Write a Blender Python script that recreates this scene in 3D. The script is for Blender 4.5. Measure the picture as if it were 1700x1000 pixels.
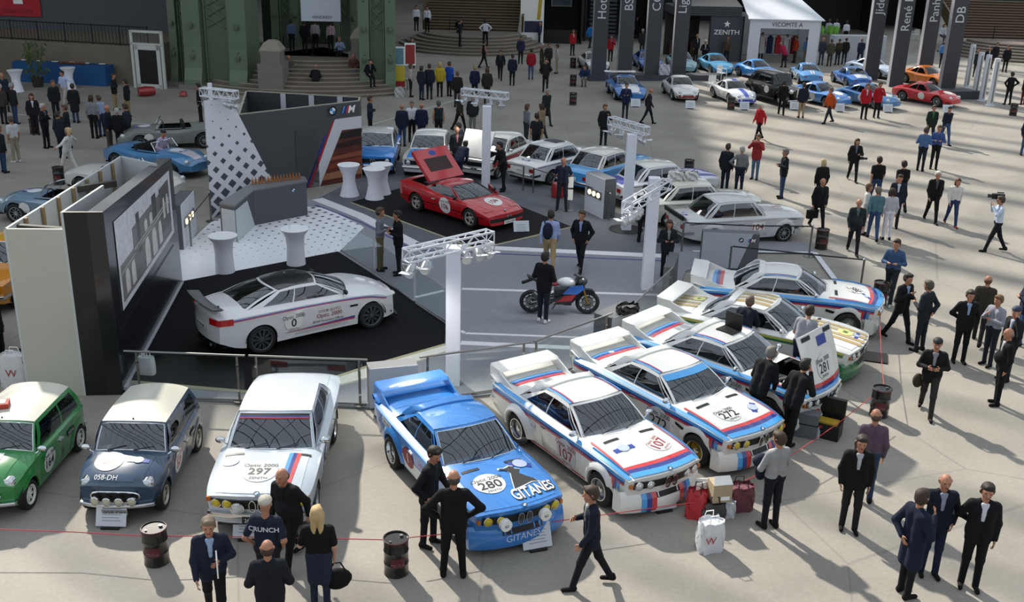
import bpy, bmesh, math, random
import numpy as np
from mathutils import Matrix, Vector

for _o in list(bpy.data.objects):
 bpy.data.objects.remove(_o)
random.seed(7)
SC = bpy.context.scene
COL = SC.collection
PI = math.pi

# ---------------------------------------------------------------- camera, sky, sun, exposure
cam_data = bpy.data.cameras.new('camera')
cam = bpy.data.objects.new('camera', cam_data)
COL.objects.link(cam)
cam_data.sensor_width = 36.0
cam_data.lens = 37.51
cam_data.clip_end = 500
_pitch, _roll = 0.358781, 0.0268232
_F = Vector((0, math.cos(_pitch), -math.sin(_pitch)))
_U0 = Vector((0, math.sin(_pitch), math.cos(_pitch)))
_X0 = Vector((1, 0, 0))
_X = math.cos(_roll) * _X0 + math.sin(_roll) * _U0
_U = -math.sin(_roll) * _X0 + math.cos(_roll) * _U0
_m = Matrix((_X, _U, -_F)).transposed().to_4x4()
_m.translation = Vector((0, 0, 9.8546))
cam.matrix_world = _m
SC.camera = cam  # most coordinates below come from image pixels, back-projected through this camera and baked in

world = bpy.data.worlds.new('world')
SC.world = world
world.use_nodes = True
_bg = world.node_tree.nodes['Background']
_bg.inputs[0].default_value = (0.80, 0.89, 1.0, 1)
_bg.inputs[1].default_value = 0.95

sun_data = bpy.data.lights.new('sun', 'SUN')
sun_data.energy = 6.4
sun_data.color = (1.0, 0.93, 0.82)
sun_data.angle = math.radians(1.5)
sun = bpy.data.objects.new('sun', sun_data)
COL.objects.link(sun)
SUN_AZ, SUN_EL = math.radians(-59), math.radians(37)      # direction the light travels
SUN_DIR = Vector((math.cos(SUN_AZ) * math.cos(SUN_EL), math.sin(SUN_AZ) * math.cos(SUN_EL), -math.sin(SUN_EL)))
sun.rotation_euler = SUN_DIR.to_track_quat('-Z', 'Y').to_euler()
sun.location = (-20, 30, 40)

SC.view_settings.view_transform = 'Standard'
SC.view_settings.look = 'None'
SC.view_settings.gamma = 1
SC.view_settings.exposure = 0.16
SC.view_settings.use_curve_mapping = False

# ---------------------------------------------------------------- materials
MATS = {}
def srgb(c):
 if isinstance(c, str):
  c = c.lstrip('#'); c = [int(c[i:i + 2], 16) / 255 for i in (0, 2, 4)]
  return tuple(x / 12.92 if x <= 0.04045 else ((x + 0.055) / 1.055) ** 2.4 for x in c)
 return tuple(c)

def mat(name, col='#808080', rough=0.6, metal=0.0, coat=0.0, var=0.08, scale=8.0, emit=0.0, spec=0.5, bump=0.0):
 """Principled material whose colour wanders a little with a noise field."""
 if name in MATS:
  return MATS[name]
 m = bpy.data.materials.new(name); MATS[name] = m
 m.use_nodes = True
 nt = m.node_tree; b = nt.nodes['Principled BSDF']
 c = srgb(col)
 b.inputs['Roughness'].default_value = rough
 b.inputs['Metallic'].default_value = metal
 b.inputs['Coat Weight'].default_value = coat
 b.inputs['Coat Roughness'].default_value = 0.06
 b.inputs['Specular IOR Level'].default_value = spec
 tc = nt.nodes.new('ShaderNodeTexCoord')
 n = nt.nodes.new('ShaderNodeTexNoise'); n.inputs['Scale'].default_value = scale; n.inputs['Detail'].default_value = 3
 nt.links.new(tc.outputs['Object'], n.inputs['Vector'])
 mx = nt.nodes.new('ShaderNodeMix'); mx.data_type = 'RGBA'
 mx.inputs[6].default_value = (*[max(0, x * (1 - var)) for x in c], 1)
 mx.inputs[7].default_value = (*[min(1, x * (1 + var)) for x in c], 1)
 nt.links.new(n.outputs['Fac'], mx.inputs[0])
 nt.links.new(mx.outputs[2], b.inputs['Base Color'])
 if emit:
  b.inputs['Emission Strength'].default_value = emit
  nt.links.new(mx.outputs[2], b.inputs['Emission Color'])
 if bump:
  bp = nt.nodes.new('ShaderNodeBump'); bp.inputs['Strength'].default_value = bump; bp.inputs['Distance'].default_value = 0.01
  nt.links.new(n.outputs['Fac'], bp.inputs['Height']); nt.links.new(bp.outputs[0], b.inputs['Normal'])
 return m

def paint(col):
 return mat('paint_' + str(col).strip('#'), col, 0.30, 0.0, 0.9, 0.03, 3.0)

def cloth(col):
 return mat('cloth_' + str(col).strip('#'), col, 0.85, 0, 0, 0.16, 14.0, spec=0.25, bump=0.25)

def glass_mat(name, tint, fac_transp, rough=0.02, k=1.6):
 if name in MATS:
  return MATS[name]
 m = bpy.data.materials.new(name); MATS[name] = m
 m.use_nodes = True
 nt = m.node_tree; nt.nodes.clear()
 out = nt.nodes.new('ShaderNodeOutputMaterial')
 tr = nt.nodes.new('ShaderNodeBsdfTransparent'); tr.inputs[0].default_value = (*tint, 1)
 gl = nt.nodes.new('ShaderNodeBsdfGlossy'); gl.inputs['Roughness'].default_value = rough
 gl.inputs[0].default_value = (0.9, 0.95, 1, 1)
 L = nt.links.new
 def mth(op, x, y=0.0, z=0.0):
  n = nt.nodes.new('ShaderNodeMath'); n.operation = op
  for i, v in enumerate((x, y, z)):
   if isinstance(v, (int, float)): n.inputs[i].default_value = v
   else: L(v, n.inputs[i])
  return n.outputs[0]
 ge = nt.nodes.new('ShaderNodeNewGeometry'); dt = nt.nodes.new('ShaderNodeVectorMath'); dt.operation = 'DOT_PRODUCT'
 L(ge.outputs['Incoming'], dt.inputs[0]); L(ge.outputs['Normal'], dt.inputs[1])
 ns = nt.nodes.new('ShaderNodeTexNoise'); ns.inputs['Scale'].default_value = 2.0
 fac = mth('MULTIPLY_ADD', mth('POWER', mth('SUBTRACT', 1.0, mth('ABSOLUTE', dt.outputs['Value'])), 4.0), k, fac_transp)
 fac = mth('MULTIPLY_ADD', ns.outputs['Fac'], .02, fac)
 mix = nt.nodes.new('ShaderNodeMixShader')
 nt.links.new(fac, mix.inputs[0]); nt.links.new(tr.outputs[0], mix.inputs[1]); nt.links.new(gl.outputs[0], mix.inputs[2])
 nt.links.new(mix.outputs[0], out.inputs[0])
 return m

M_GLASS = glass_mat('car_glass', (0.30, 0.33, 0.33), 0.11, 0.02, 0.8)
M_PANE = glass_mat('clear_glass', (0.94, 0.965, 0.96), 0.03, 0.02, 0.6)
M_DARKGLASS = mat('dark_glass', '#0c1013', 0.04, 0, 0.5, 0.2)
M_CHROME = mat('chrome', '#d8dadc', 0.12, 1.0, 0, 0.03)
M_STEEL = mat('brushed_steel', '#8a8a86', 0.32, 0.9, 0, 0.08)
M_BLACK = mat('black_plastic', '#0d0d0e', 0.45, 0, 0, 0.25)
M_RUBBER = mat('tyre_rubber', '#161616', 0.8, 0, 0, 0.25, 20)
M_WHITE = mat('white_print', '#ecece8', 0.5, 0, 0, 0.03)
M_WPAINT = mat('white_lacquer', '#dfe1e2', 0.35, 0, 0.3, 0.03, 2)
M_INTERIOR = mat('dark_interior', '#17181a', 0.8, 0, 0, 0.3)

# ---------------------------------------------------------------- mesh helpers
def newmesh(name, verts, faces, smooth=None, mats=None, fm=None):
 me = bpy.data.meshes.new(name)
 me.from_pydata([tuple(v) for v in verts], [], [tuple(f) for f in faces])
 for m in (mats or []):
  me.materials.append(m)
 if fm is not None:
  me.polygons.foreach_set('material_index', list(fm))
 if smooth is not None:
  me.polygons.foreach_set('use_smooth', [True] * len(me.polygons))
  if smooth < 180:
   me.set_sharp_from_angle(angle=math.radians(smooth))
 me.update()
 return me

def link(name, me, parent=None, loc=None, rotz=None):
 o = bpy.data.objects.new(name, me)
 COL.objects.link(o)
 if parent is not None:
  o.parent = parent
 if loc is not None:
  o.location = loc
 if rotz is not None:
  o.rotation_euler = (0, 0, rotz)
 return o

def tag(o, label, cat, group=None):
 o['label'] = label; o['category'] = cat
 if group:
  o['group'] = group
 return o

def thing(name, label, cat, loc=(0, 0, 0), rotz=0.0, group=None):
 o = bpy.data.objects.new(name, None); COL.objects.link(o)
 o.empty_display_size = 0.1
 o.location = (loc[0], loc[1], loc[2] if len(loc) > 2 else 0.0); o.rotation_euler = (0, 0, rotz)
 return tag(o, label, cat, group)

def struct(name, me, label=None, parent=None, loc=None, rotz=None):
 o = link(name, me, parent, loc, rotz)
 if parent is None:
  o['kind'] = 'structure'
  if label:
   o['label'] = label
 return o

class MB:
 """collects shapes, then links them as one mesh object"""
 def __init__(s):
  s.v = []; s.f = []; s.m = []
 def add(s, vs, fs, mi=0):
  n = len(s.v); s.v += [tuple(v) for v in vs]; s.f += [tuple(i + n for i in f) for f in fs]; s.m += [mi] * len(fs)
  return s
 def box(s, c, d, rz=0.0, mi=0, M=None):
  x, y, z = d[0] / 2, d[1] / 2, d[2] / 2
  vs = [(i * x, j * y, k * z) for k in (-1, 1) for j in (-1, 1) for i in (-1, 1)]
  if M is not None:
   vs = [M @ Vector(v) for v in vs]
  cs, sn = math.cos(rz), math.sin(rz)
  vs = [(c[0] + v[0] * cs - v[1] * sn, c[1] + v[0] * sn + v[1] * cs, c[2] + v[2]) for v in vs]
  return s.add(vs, [(0, 2, 3, 1), (4, 5, 7, 6), (0, 1, 5, 4), (2, 6, 7, 3), (0, 4, 6, 2), (1, 3, 7, 5)], mi)
 def prism(s, poly, z0, z1, mi=0):
  """polygon in xy, extruded along z"""
  n = len(poly)
  a = sum(poly[i][0] * poly[(i + 1) % n][1] - poly[(i + 1) % n][0] * poly[i][1] for i in range(n))
  if a < 0:
   poly = list(poly)[::-1]
  vs = [(p[0], p[1], z0) for p in poly] + [(p[0], p[1], z1) for p in poly]
  fs = [tuple(range(n))[::-1], tuple(range(n, 2 * n))] + [(i, (i + 1) % n, n + (i + 1) % n, n + i) for i in range(n)]
  return s.add(vs, fs, mi)
 def slab(s, pts, nrm, t, mi=0):
  """planar 3d polygon pts extruded by t along nrm"""
  n = len(pts); N = Vector(nrm).normalized() * t
  vs = [Vector(p) for p in pts] + [Vector(p) + N for p in pts]
  fs = [tuple(range(n))[::-1], tuple(range(n, 2 * n))] + [(i, (i + 1) % n, n + (i + 1) % n, n + i) for i in range(n)]
  return s.add(vs, fs, mi)
 def tube(s, pts, r, n=6, mi=0, caps=True):
  pts = [Vector(p) for p in pts]
  rs = r if isinstance(r, (list, tuple)) else [r] * len(pts)
  rings = []; prev = None
  for i, p in enumerate(pts):
   t = (pts[min(i + 1, len(pts) - 1)] - pts[max(i - 1, 0)]).normalized()
   a = Vector((0, 0, 1)) if abs(t.z) < 0.9 else Vector((1, 0, 0))
   if prev is not None:
    a = prev
   u = t.cross(a).normalized(); w = u.cross(t).normalized(); prev = w
   rings.append([p + rs[i] * (math.cos(2 * PI * k / n) * u + math.sin(2 * PI * k / n) * w) for k in range(n)])
  vs = [v for rg in rings for v in rg]; fs = []
  for i in range(len(pts) - 1):
   for k in range(n):
    fs.append((i * n + k, i * n + (k + 1) % n, (i + 1) * n + (k + 1) % n, (i + 1) * n + k))
  if caps:
   fs.append(tuple(range(n))[::-1]); fs.append(tuple((len(pts) - 1) * n + k for k in range(n)))
  return s.add(vs, fs, mi)
 def lathe(s, prof, n=24, c=(0, 0, 0), axis='z', mi=0, close=True, a0=0.0, a1=2 * PI):
  full = abs(a1 - a0 - 2 * PI) < 1e-6
  m = n if full else n + 1
  vs = []
  for k in range(m):
   a = a0 + (a1 - a0) * k / n
   for r, h in prof:
    p = (r * math.cos(a), r * math.sin(a), h) if axis == 'z' else ((r * math.cos(a), h, r * math.sin(a)) if axis == 'y' else (h, r * math.cos(a), r * math.sin(a)))
    vs.append((p[0] + c[0], p[1] + c[1], p[2] + c[2]))
  L = len(prof); fs = []
  for k in range(n):
   k2 = (k + 1) % m
   for i in range(L - 1):
    q = (k * L + i, k2 * L + i, k2 * L + i + 1, k * L + i + 1)
    fs.append(q if axis != 'y' else q[::-1])
  return s.add(vs, fs, mi)
 def grid(s, fn, us, vs_, mi=0, skip=None, flip=False):
  nu, nv = len(us), len(vs_)
  V = [fn(u, v) for u in us for v in vs_]; F = []
  for i in range(nu - 1):
   for j in range(nv - 1):
    if skip and skip((us[i] + us[i + 1]) / 2, (vs_[j] + vs_[j + 1]) / 2):
     continue
    q = (i * nv + j, (i + 1) * nv + j, (i + 1) * nv + j + 1, i * nv + j + 1)
    F.append(q[::-1] if flip else q)
  return s.add(V, F, mi)
 def ball(s, c, r, nu=10, nv=7, mi=0):
  r = r if isinstance(r, (tuple, list)) else (r, r, r)
  vs = []; fs = []
  for j in range(nv + 1):
   th = PI * j / nv
   for i in range(nu):
    a = 2 * PI * i / nu
    vs.append((c[0] + r[0] * math.sin(th) * math.cos(a), c[1] + r[1] * math.sin(th) * math.sin(a), c[2] - r[2] * math.cos(th)))
  for j in range(nv):
   for i in range(nu):
    fs.append((j * nu + i, j * nu + (i + 1) % nu, (j + 1) * nu + (i + 1) % nu, (j + 1) * nu + i))
  return s.add(vs, fs, mi)
 def mesh(s, name, mats, smooth=None):
  return newmesh(name, s.v, s.f, smooth, mats if isinstance(mats, (list, tuple)) else [mats], s.m)
 def obj(s, name, mats, parent=None, smooth=None, loc=None, rotz=None):
  return link(name, s.mesh(name, mats, smooth), parent, loc, rotz)

def lin(a, b, n):
 return [a + (b - a) * i / (n - 1) for i in range(n)]

def copy_tree(o, parent=None, name=None):
 c = o.copy(); COL.objects.link(c)
 if parent is not None:
  c.parent = parent
 for ch in list(o.children):
  copy_tree(ch, c)
 return c

# flat text as triangles in a unit frame (height 1, centred)
_TEXT = {}
def text_tris(s, bold=0.0):
 key = (s, bold)
 if key in _TEXT:
  return _TEXT[key]
 cu = bpy.data.curves.new('text_tmp', 'FONT'); cu.body = s; cu.resolution_u = 3
 cu.offset = bold; cu.align_x = 'CENTER'
 ob = bpy.data.objects.new('text_tmp', cu); COL.objects.link(ob)
 bpy.context.view_layer.update()
 me = bpy.data.meshes.new_from_object(ob.evaluated_get(bpy.context.evaluated_depsgraph_get()))
 v = np.array([tuple(x.co)[:2] for x in me.vertices]); f = [tuple(p.vertices) for p in me.polygons]
 bpy.data.objects.remove(ob); bpy.data.curves.remove(cu); bpy.data.meshes.remove(me)
 if len(v):
  v[:, 0] -= (v[:, 0].min() + v[:, 0].max()) / 2; v[:, 1] -= (v[:, 1].min() + v[:, 1].max()) / 2
  v /= 0.7
 _TEXT[key] = (v, f)
 return _TEXT[key]

def text_on(name, s, size, fn, m, parent=None, bold=0.0, width=None):
 """lettering laid on a surface; fn maps (right, up) in metres to a 3d point"""
 v, f = text_tris(s, bold)
 k = size; kx = size
 if width:
  kx = width / (v[:, 0].max() - v[:, 0].min())
 me = newmesh(name, [fn(float(a * kx), float(b * k)) for a, b in v], f, None, [m])
 return link(name, me, parent)

def plane_fn(o, r, u, lift=0.0):
 """point + right + up vectors -> mapping of a flat frame, lifted along the normal"""
 o = Vector(o); r = Vector(r).normalized(); u = Vector(u).normalized(); n = r.cross(u) * lift
 return lambda a, b: tuple(o + a * r + b * u + n)

def disc2d(r, n=20, rings=2, squash=1.0):
 v = [(0, 0)]; f = []
 for q in range(1, rings + 1):
  for k in range(n):
   a = 2 * PI * k / n
   v.append((r * q / rings * math.cos(a), r * squash * q / rings * math.sin(a)))
 for k in range(n):
  f.append((0, 1 + k, 1 + (k + 1) % n))
 for q in range(1, rings):
  b0 = 1 + (q - 1) * n; b1 = 1 + q * n
  for k in range(n):
   f.append((b0 + k, b1 + k, b1 + (k + 1) % n, b0 + (k + 1) % n))
 return v, f

def rect2d(w, h, nu=5, nv=3):
 v = [(w * (i / (nu - 1) - .5), h * (j / (nv - 1) - .5)) for i in range(nu) for j in range(nv)]
 f = [(i * nv + j, (i + 1) * nv + j, (i + 1) * nv + j + 1, i * nv + j + 1) for i in range(nu - 1) for j in range(nv - 1)]
 return v, f

def roundel_logo(name, fn, r, parent):
 """round badge: dark ring, quartered blue and white centre"""
 v = []; f = []; m = []
 def ringsec(r0, r1, a0, a1, mi, n=6):
  for k in range(n):
   t0 = a0 + (a1 - a0) * k / n; t1 = a0 + (a1 - a0) * (k + 1) / n; b = len(v)
   v.extend([(r0 * math.cos(t0), r0 * math.sin(t0)), (r1 * math.cos(t0), r1 * math.sin(t0)), (r1 * math.cos(t1), r1 * math.sin(t1)), (r0 * math.cos(t1), r0 * math.sin(t1))])
   f.append((b, b + 1, b + 2, b + 3)); m.append(mi)
 ringsec(.94 * r, r, 0, 2 * PI, 3, 24); ringsec(.62 * r, .94 * r, 0, 2 * PI, 0, 24)
 for q in range(4):
  ringsec(0.001, .6 * r, q * PI / 2, (q + 1) * PI / 2, 1 + q % 2, 5)
 ringsec(.58 * r, .63 * r, 0, 2 * PI, 3, 24)
 me = newmesh(name, [fn(a, b) for a, b in v], f, None, [mat('badge_black', '#15171a', .3), mat('badge_white', '#e9ecee', .3), mat('badge_blue', '#2f86c6', .3), M_CHROME], m)
 return link(name, me, parent)

# ---------------------------------------------------------------- floor
def floor_material():
 m = bpy.data.materials.new('concrete'); m.use_nodes = True
 nt = m.node_tree; b = nt.nodes['Principled BSDF']; b.inputs['Roughness'].default_value = .72; b.inputs['Specular IOR Level'].default_value = .35
 tc = nt.nodes.new('ShaderNodeTexCoord')
 n1 = nt.nodes.new('ShaderNodeTexNoise'); n1.inputs['Scale'].default_value = .35; n1.inputs['Detail'].default_value = 6; n1.inputs['Roughness'].default_value = .6
 n2 = nt.nodes.new('ShaderNodeTexNoise'); n2.inputs['Scale'].default_value = 14; n2.inputs['Detail'].default_value = 5
 vo = nt.nodes.new('ShaderNodeTexVoronoi'); vo.feature = 'DISTANCE_TO_EDGE'; vo.inputs['Scale'].default_value = .16; vo.inputs['Randomness'].default_value = 1
 r1 = nt.nodes.new('ShaderNodeValToRGB')
 r1.color_ramp.elements[0].position = .3; r1.color_ramp.elements[0].color = (*srgb('#827d75'), 1)
 r1.color_ramp.elements[1].position = .72; r1.color_ramp.elements[1].color = (*srgb('#9b968d'), 1)
 mx = nt.nodes.new('ShaderNodeMix'); mx.data_type = 'RGBA'; mx.blend_type = 'MULTIPLY'; mx.inputs[0].default_value = 1
 r2 = nt.nodes.new('ShaderNodeValToRGB'); r2.color_ramp.elements[0].position = .3; r2.color_ramp.elements[0].color = (.90, .90, .90, 1); r2.color_ramp.elements[1].position = .7; r2.color_ramp.elements[1].color = (1.03, 1.03, 1.03, 1)
 r3 = nt.nodes.new('ShaderNodeValToRGB'); r3.color_ramp.elements[0].position = .0; r3.color_ramp.elements[0].color = (.45, .45, .45, 1); r3.color_ramp.elements[1].position = .0022; r3.color_ramp.elements[1].color = (1, 1, 1, 1)
 mx2 = nt.nodes.new('ShaderNodeMix'); mx2.data_type = 'RGBA'; mx2.blend_type = 'MULTIPLY'; mx2.inputs[0].default_value = .4
 L = nt.links.new
 for n in (n1, n2, vo): L(tc.outputs['Object'], n.inputs['Vector'])
 L(n1.outputs['Fac'], r1.inputs[0]); L(n2.outputs['Fac'], r2.inputs[0]); L(vo.outputs['Distance'], r3.inputs[0])
 L(r1.outputs[0], mx.inputs[6]); L(r2.outputs[0], mx.inputs[7])
 L(mx.outputs[2], mx2.inputs[6]); L(r3.outputs[0], mx2.inputs[7]); L(mx2.outputs[2], b.inputs['Base Color'])
 bp = nt.nodes.new('ShaderNodeBump'); bp.inputs['Strength'].default_value = .05; bp.inputs['Distance'].default_value = .01
 L(n2.outputs['Fac'], bp.inputs['Height']); L(bp.outputs[0], b.inputs['Normal'])
 return m
_b = MB(); _b.prism([(-75, -12), (75, -12), (95, 130), (-95, 130)], -.3, 0)
struct('floor', _b.mesh('floor', floor_material()), 'weathered beige concrete floor of the hall')

# ---------------------------------------------------------------- hall: roof, walls, stairs, iron columns
M_STONE = mat('stone', '#77706a', .85, 0, 0, .15, 3, bump=.3)
M_STEP = mat('stair_stone', '#6a6158', .85, 0, 0, .18, 4, bump=.2)
M_STEPL = mat('step_nosing', '#958a7c', .8, 0, 0, .12, 4)
M_IRON = mat('green_iron', '#5c6d57', .5, 0, .1, .12, 1.5)
M_IRON2 = mat('green_iron_detail', '#4e5e4a', .5, 0, .1, .15, 3)
M_RAIL = mat('black_railing', '#16171a', .5, .3, 0, .2)
M_GREYWALL = mat('grey_wall', '#4f5257', .8, 0, 0, .06, .6)
M_DARKWALL = mat('dark_hall_wall', '#2e2f2f', .85, 0, 0, .25, .5)
M_OAK = mat('oak_floor', '#7a5c33', .6, 0, 0, .2, 3)
M_ROOFIRON = mat('roof_iron', '#4d5a4c', .6, .2, 0, .15)
M_SHADE_SLAB = mat('shade_slab', '#8b8a86', .9, 0, 0, .08, .4)
ROOF_Z = 24.0
_off = ROOF_Z / math.tan(SUN_EL)
def roof_over(p):          # point of the roof whose shadow falls on floor point p
 return (p[0] - _off * math.cos(SUN_AZ), p[1] - _off * math.sin(SUN_AZ))
_sh = [(-70, 20.5), (-10.14, 19.01), (-6.71, 19.59), (-3.58, 20.01), (-1.12, 20.99), (2.11, 22.50), (4.92, 22.68), (6.57, 21.47), (8.22, 22.90), (10.37, 30.13), (9.30, 32.43), (7.89, 41.52), (9.11, 55.50), (10.32, 68.73), (22.54, 72.55), (37.30, 80.44), (75, 90), (75, 130), (-70, 130)]
_b = MB(); _b.prism([roof_over(p) for p in _sh], ROOF_Z, ROOF_Z + .2)  # unseen slab added overhead, cut so its shadow fills this floor outline
ceiling_shade = struct('ceiling_shade', _b.mesh('ceiling_shade', M_SHADE_SLAB), 'unseen opaque roof slab shaped to shade the hall floor')
_ra = math.radians(-39)
_ru = Vector((math.cos(_ra), math.sin(_ra), 0)); _rn = Vector((-math.sin(_ra), math.cos(_ra), 0))
for k in range(-14, 26):      # purlins
 c0 = Vector((0, 30, ROOF_Z - .3)) + _rn * (k * 3.1 + .5 * math.sin(k * 2.3))
 _b = MB(); _b.box((0, 0, 0), (150, (.34 if k % 3 else .75) if k > 5 else .16, .4)); o = _b.obj('roof_purlin', M_ROOFIRON, ceiling_shade, loc=c0); o.rotation_euler = (0, 0, _ra)
for k in range(-9, 12):       # ribs, arched
 c0 = Vector((0, 30, 0)) + _ru * (k * 7.0)
 _b = MB(); _b.tube([c0 + _rn * t + Vector((0, 0, ROOF_Z + .9 - 5.0 * (t / 70) ** 2)) for t in lin(-70, 70, 25)], .11, 4); _b.obj('roof_rib', M_ROOFIRON, ceiling_shade)
# outer walls
def wallbox(name, p0, p1, h, t, m, label):
 p0 = Vector((*p0, 0)); p1 = Vector((*p1, 0)); d = (p1 - p0)
 b = MB(); b.box(((p0 + p1) / 2)[:2] + (h / 2,) if False else ((p0.x + p1.x) / 2, (p0.y + p1.y) / 2, h / 2), (d.length, t, h), math.atan2(d.y, d.x))
 return struct(name, b.mesh(name, m), label)
wallbox('wall_back', (-75, 112), (90, 126), 9.0, .6, M_DARKWALL, 'dark far wall of the hall')
wallbox('wall_left', (-74, -12), (-74, 112), 9.0, .6, M_GREYWALL, 'left wall of the hall')
wallbox('wall_right', (84, -12), (84, 125), 9.0, .6, M_GREYWALL, 'right wall of the hall')
wallbox('wall_front', (-74, -12), (84, -12), 9.0, .6, M_GREYWALL, 'wall behind the viewer')

# raised terrace at the left
_b = MB(); _b.prism([(-75, 68), (-75, 60.2), (-31, 60.2), (-19.8, 58.0), (-18.5, 66)], 0, 2.05); struct('trim_1', _b.mesh('terrace', mat('terrace_stone', '#6e6658', .85, 0, 0, .2, 1.2, bump=.2)), 'stone base of the raised terrace')
_b = MB(); _b.prism([(-75, 66.0), (-75, 65.4), (-17, 64.0), (-17, 64.6)], 2.05, 7.5); struct('wall_terrace', _b.mesh('wall_terrace', M_GREYWALL), 'plain grey screen wall above the terrace')
rail = thing('terrace_railing', 'black iron railing along the edge of the raised terrace', 'railing', (-31, 60.2, 2.05))
def _rl(t): return Vector((11.2 * t, -2.2 * t, 0))
for z in (.08, 1.02):
 _b = MB(); _b.tube([_rl(-.05) + Vector((0, 0, z)), _rl(1) + Vector((0, 0, z))], .03, 5); _b.obj('handrail' if z > .5 else 'bottom_rail', M_RAIL, rail)
_me = MB().tube([(0, 0, .08), (0, 0, 1.02)], .014, 4).mesh('baluster', M_RAIL)
_me2 = MB().tube([(0, 0, 0), (0, 0, 1.1)], .035, 5).mesh('post', M_RAIL)
for k in range(57):
 link('post' if k % 8 == 0 else 'baluster', _me2 if k % 8 == 0 else _me, rail, _rl(k / 56))
# red poster on the grey screen wall
_w = thing('red_banner', 'red banner hung on the grey screen wall', 'banner', (-29.4, 64.22, 2.8), math.radians(-1.4))
_b = MB(); _b.box((0, 0, 1.2), (2.75, .05, 2.4)); _b.obj('banner_cloth', mat('red_cloth', '#a8222e', .8), _w)
text_on('lettering', 'TOUR AUTO', .22, plane_fn((.0, -.04, .28), (1, 0, 0), (0, 0, 1)), mat('ink_6d1018', '#6d1018', .6), _w); _b = MB(); _b.box((.1, -.035, .95), (.55, .02, .5)); _b.obj('white_emblem', M_WHITE, _w)

# iron columns on stone feet
def iron_column(name, x, y, w, d, h, label, rz=0.0, foot=1.35):
 c = thing(name, label, 'column', (x, y, 0), rz)
 b = MB(); prof = [(0, foot), (.5, foot * .96), (1.1, 1.1), (2.2, 1.02), (h, 1.0)]
 for s in (-1, 1):
  q = MB(); x0 = s * w * .36
  q.grid(lambda i, k: (x0 + [-1, 1, 1, -1, -1][int(k)] * w * .14, [-1, -1, 1, 1, -1][int(k)] * d / 2 * prof[int(i)][1] , prof[int(i)][0]), list(range(5)), list(range(5)), flip=True)
  q.obj('flange', M_IRON, c)
  for z in lin(.6, h - .3, 9):
   r = MB(); r.ball((x0, -d / 2 * (1.14 if z < 1.1 else 1.03), z), .07, 6, 4); r.obj('rivet', M_IRON2, c)
  for z in (1.7, 3.3):
   r = MB(); r.lathe([(.10, -.12), (.13, 0), (.10, .12)], 8, (x0, -d / 2 * 1.05 - .05, z)); r.obj('boss', M_IRON2, c, 40)
 q = MB(); q.box((0, .1, h / 2), (w * .5, d * .7, h)); q.obj('web', M_IRON2, c)
 for s in (-1, 1):
  q = MB(); q.box((s * w * .18, -d * .32, h / 2), (.06, .10, h)); q.obj('rib', M_IRON, c)
 q = MB()
 for k in range(5):
  q.tube([(-w * .14, -d * .34, 3.2 + k * .55), (w * .14, -d * .34, 3.75 + k * .55)], .03, 4); q.tube([(w * .14, -d * .34, 3.2 + k * .55), (-w * .14, -d * .34, 3.75 + k * .55)], .03, 4)
 q.obj('lattice', M_IRON, c)
 q = MB(); q.box((0, 0, .12), (w * 1.15, d * 1.5, .24)); q.obj('stone_foot', M_STONE, c)
 return c
iron_column('iron_column', -15.9, 58.2, 3.5, 1.8, 12, 'broad green riveted iron column left of the curved steps', math.radians(-8))
iron_column('iron_column', -17.9, 58.9, 1.5, 1.4, 12, 'narrow green iron column beside the white glazed door', math.radians(-8))
iron_column('iron_column', -7.6, 58.6, 1.9, 1.5, 12, 'green riveted iron column right of the curved steps', math.radians(5))
iron_column('iron_column', -10.0, 63.5, 1.4, 1.2, 12, 'green iron column behind the white hanging banner', 0)
iron_column('iron_column', -13.7, 64.5, 1.6, 1.2, 12, 'green iron column at the back of the stair landing', 0)
q = MB(); q.prism([(-15.5, 66), (-15.5, 69), (-8.8, 69), (-8.8, 66)], 0, 9); struct('wall_stair', q.mesh('wall_stair', mat('deep_green_wall', '#2c3a2a', .8, 0, 0, .3, .6)), 'dark green wall behind the stair landing')

# curved steps between the columns
def curved_steps(name, cx, cy, r0, dr, n, hz, a0, a1, label, z0=0.0, top_r=None):
 s = thing(name, label, 'steps', (cx, cy, z0))
 s['kind'] = 'structure'
 for i in range(n):
  r = r0 - dr * i; ro = r; ri = max(.05, r - dr - .25) if i < n - 1 else .05
  q = MB(); prof = [(ri, i * hz), (ri, (i + 1) * hz), (ro, (i + 1) * hz), (ro, i * hz)]
  q.lathe(prof, 30, a0=a0, a1=a1); q.obj('step', M_STEP, s, 35)
  e = MB(); e.lathe([(ro - .06, (i + 1) * hz + .004), (ro + .012, (i + 1) * hz + .004), (ro + .012, (i + 1) * hz - .05), (ro, (i + 1) * hz - .05)], 30, a0=a0, a1=a1); e.obj('step_nosing', M_STEPL, s, 35)
 return s
curved_steps('stair_flight', -11.6, 64.6, 9.2, .42, 9, .16, math.radians(-126), math.radians(-56), 'curved stone steps between the green columns')
q = MB(); q.prism([(-16, 60.6), (-7.2, 60.6), (-7.2, 66.2), (-16, 66.2)], 0, 1.44); struct('floor_landing', q.mesh('landing', M_STEP), 'stone landing above the curved steps')
def pedestal(x, y, h, label, rz=0.0):
 p = thing('stone_pedestal', label, 'pedestal', (x, y, 0), rz)
 q = MB(); q.box((0, 0, h * .35), (1.3, 1.6, h * .7)); q.obj('plinth', M_STONE, p)
 q = MB(); q.box((0, 0, h * .8), (1.0, 1.2, h * .3)); q.obj('shaft', M_STONE, p)
 q = MB(); q.lathe([(.75, h * .92), (.82, h * .98), (.7, h * 1.05), (.5, h * 1.15), (.25, h * 1.2), (0, h * 1.2)], 4, a0=PI / 4, a1=PI / 4 + 2 * PI); q.obj('capstone', mat('pale_stone', '#8d857b', .85, 0, 0, .12, 3), p)
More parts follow.
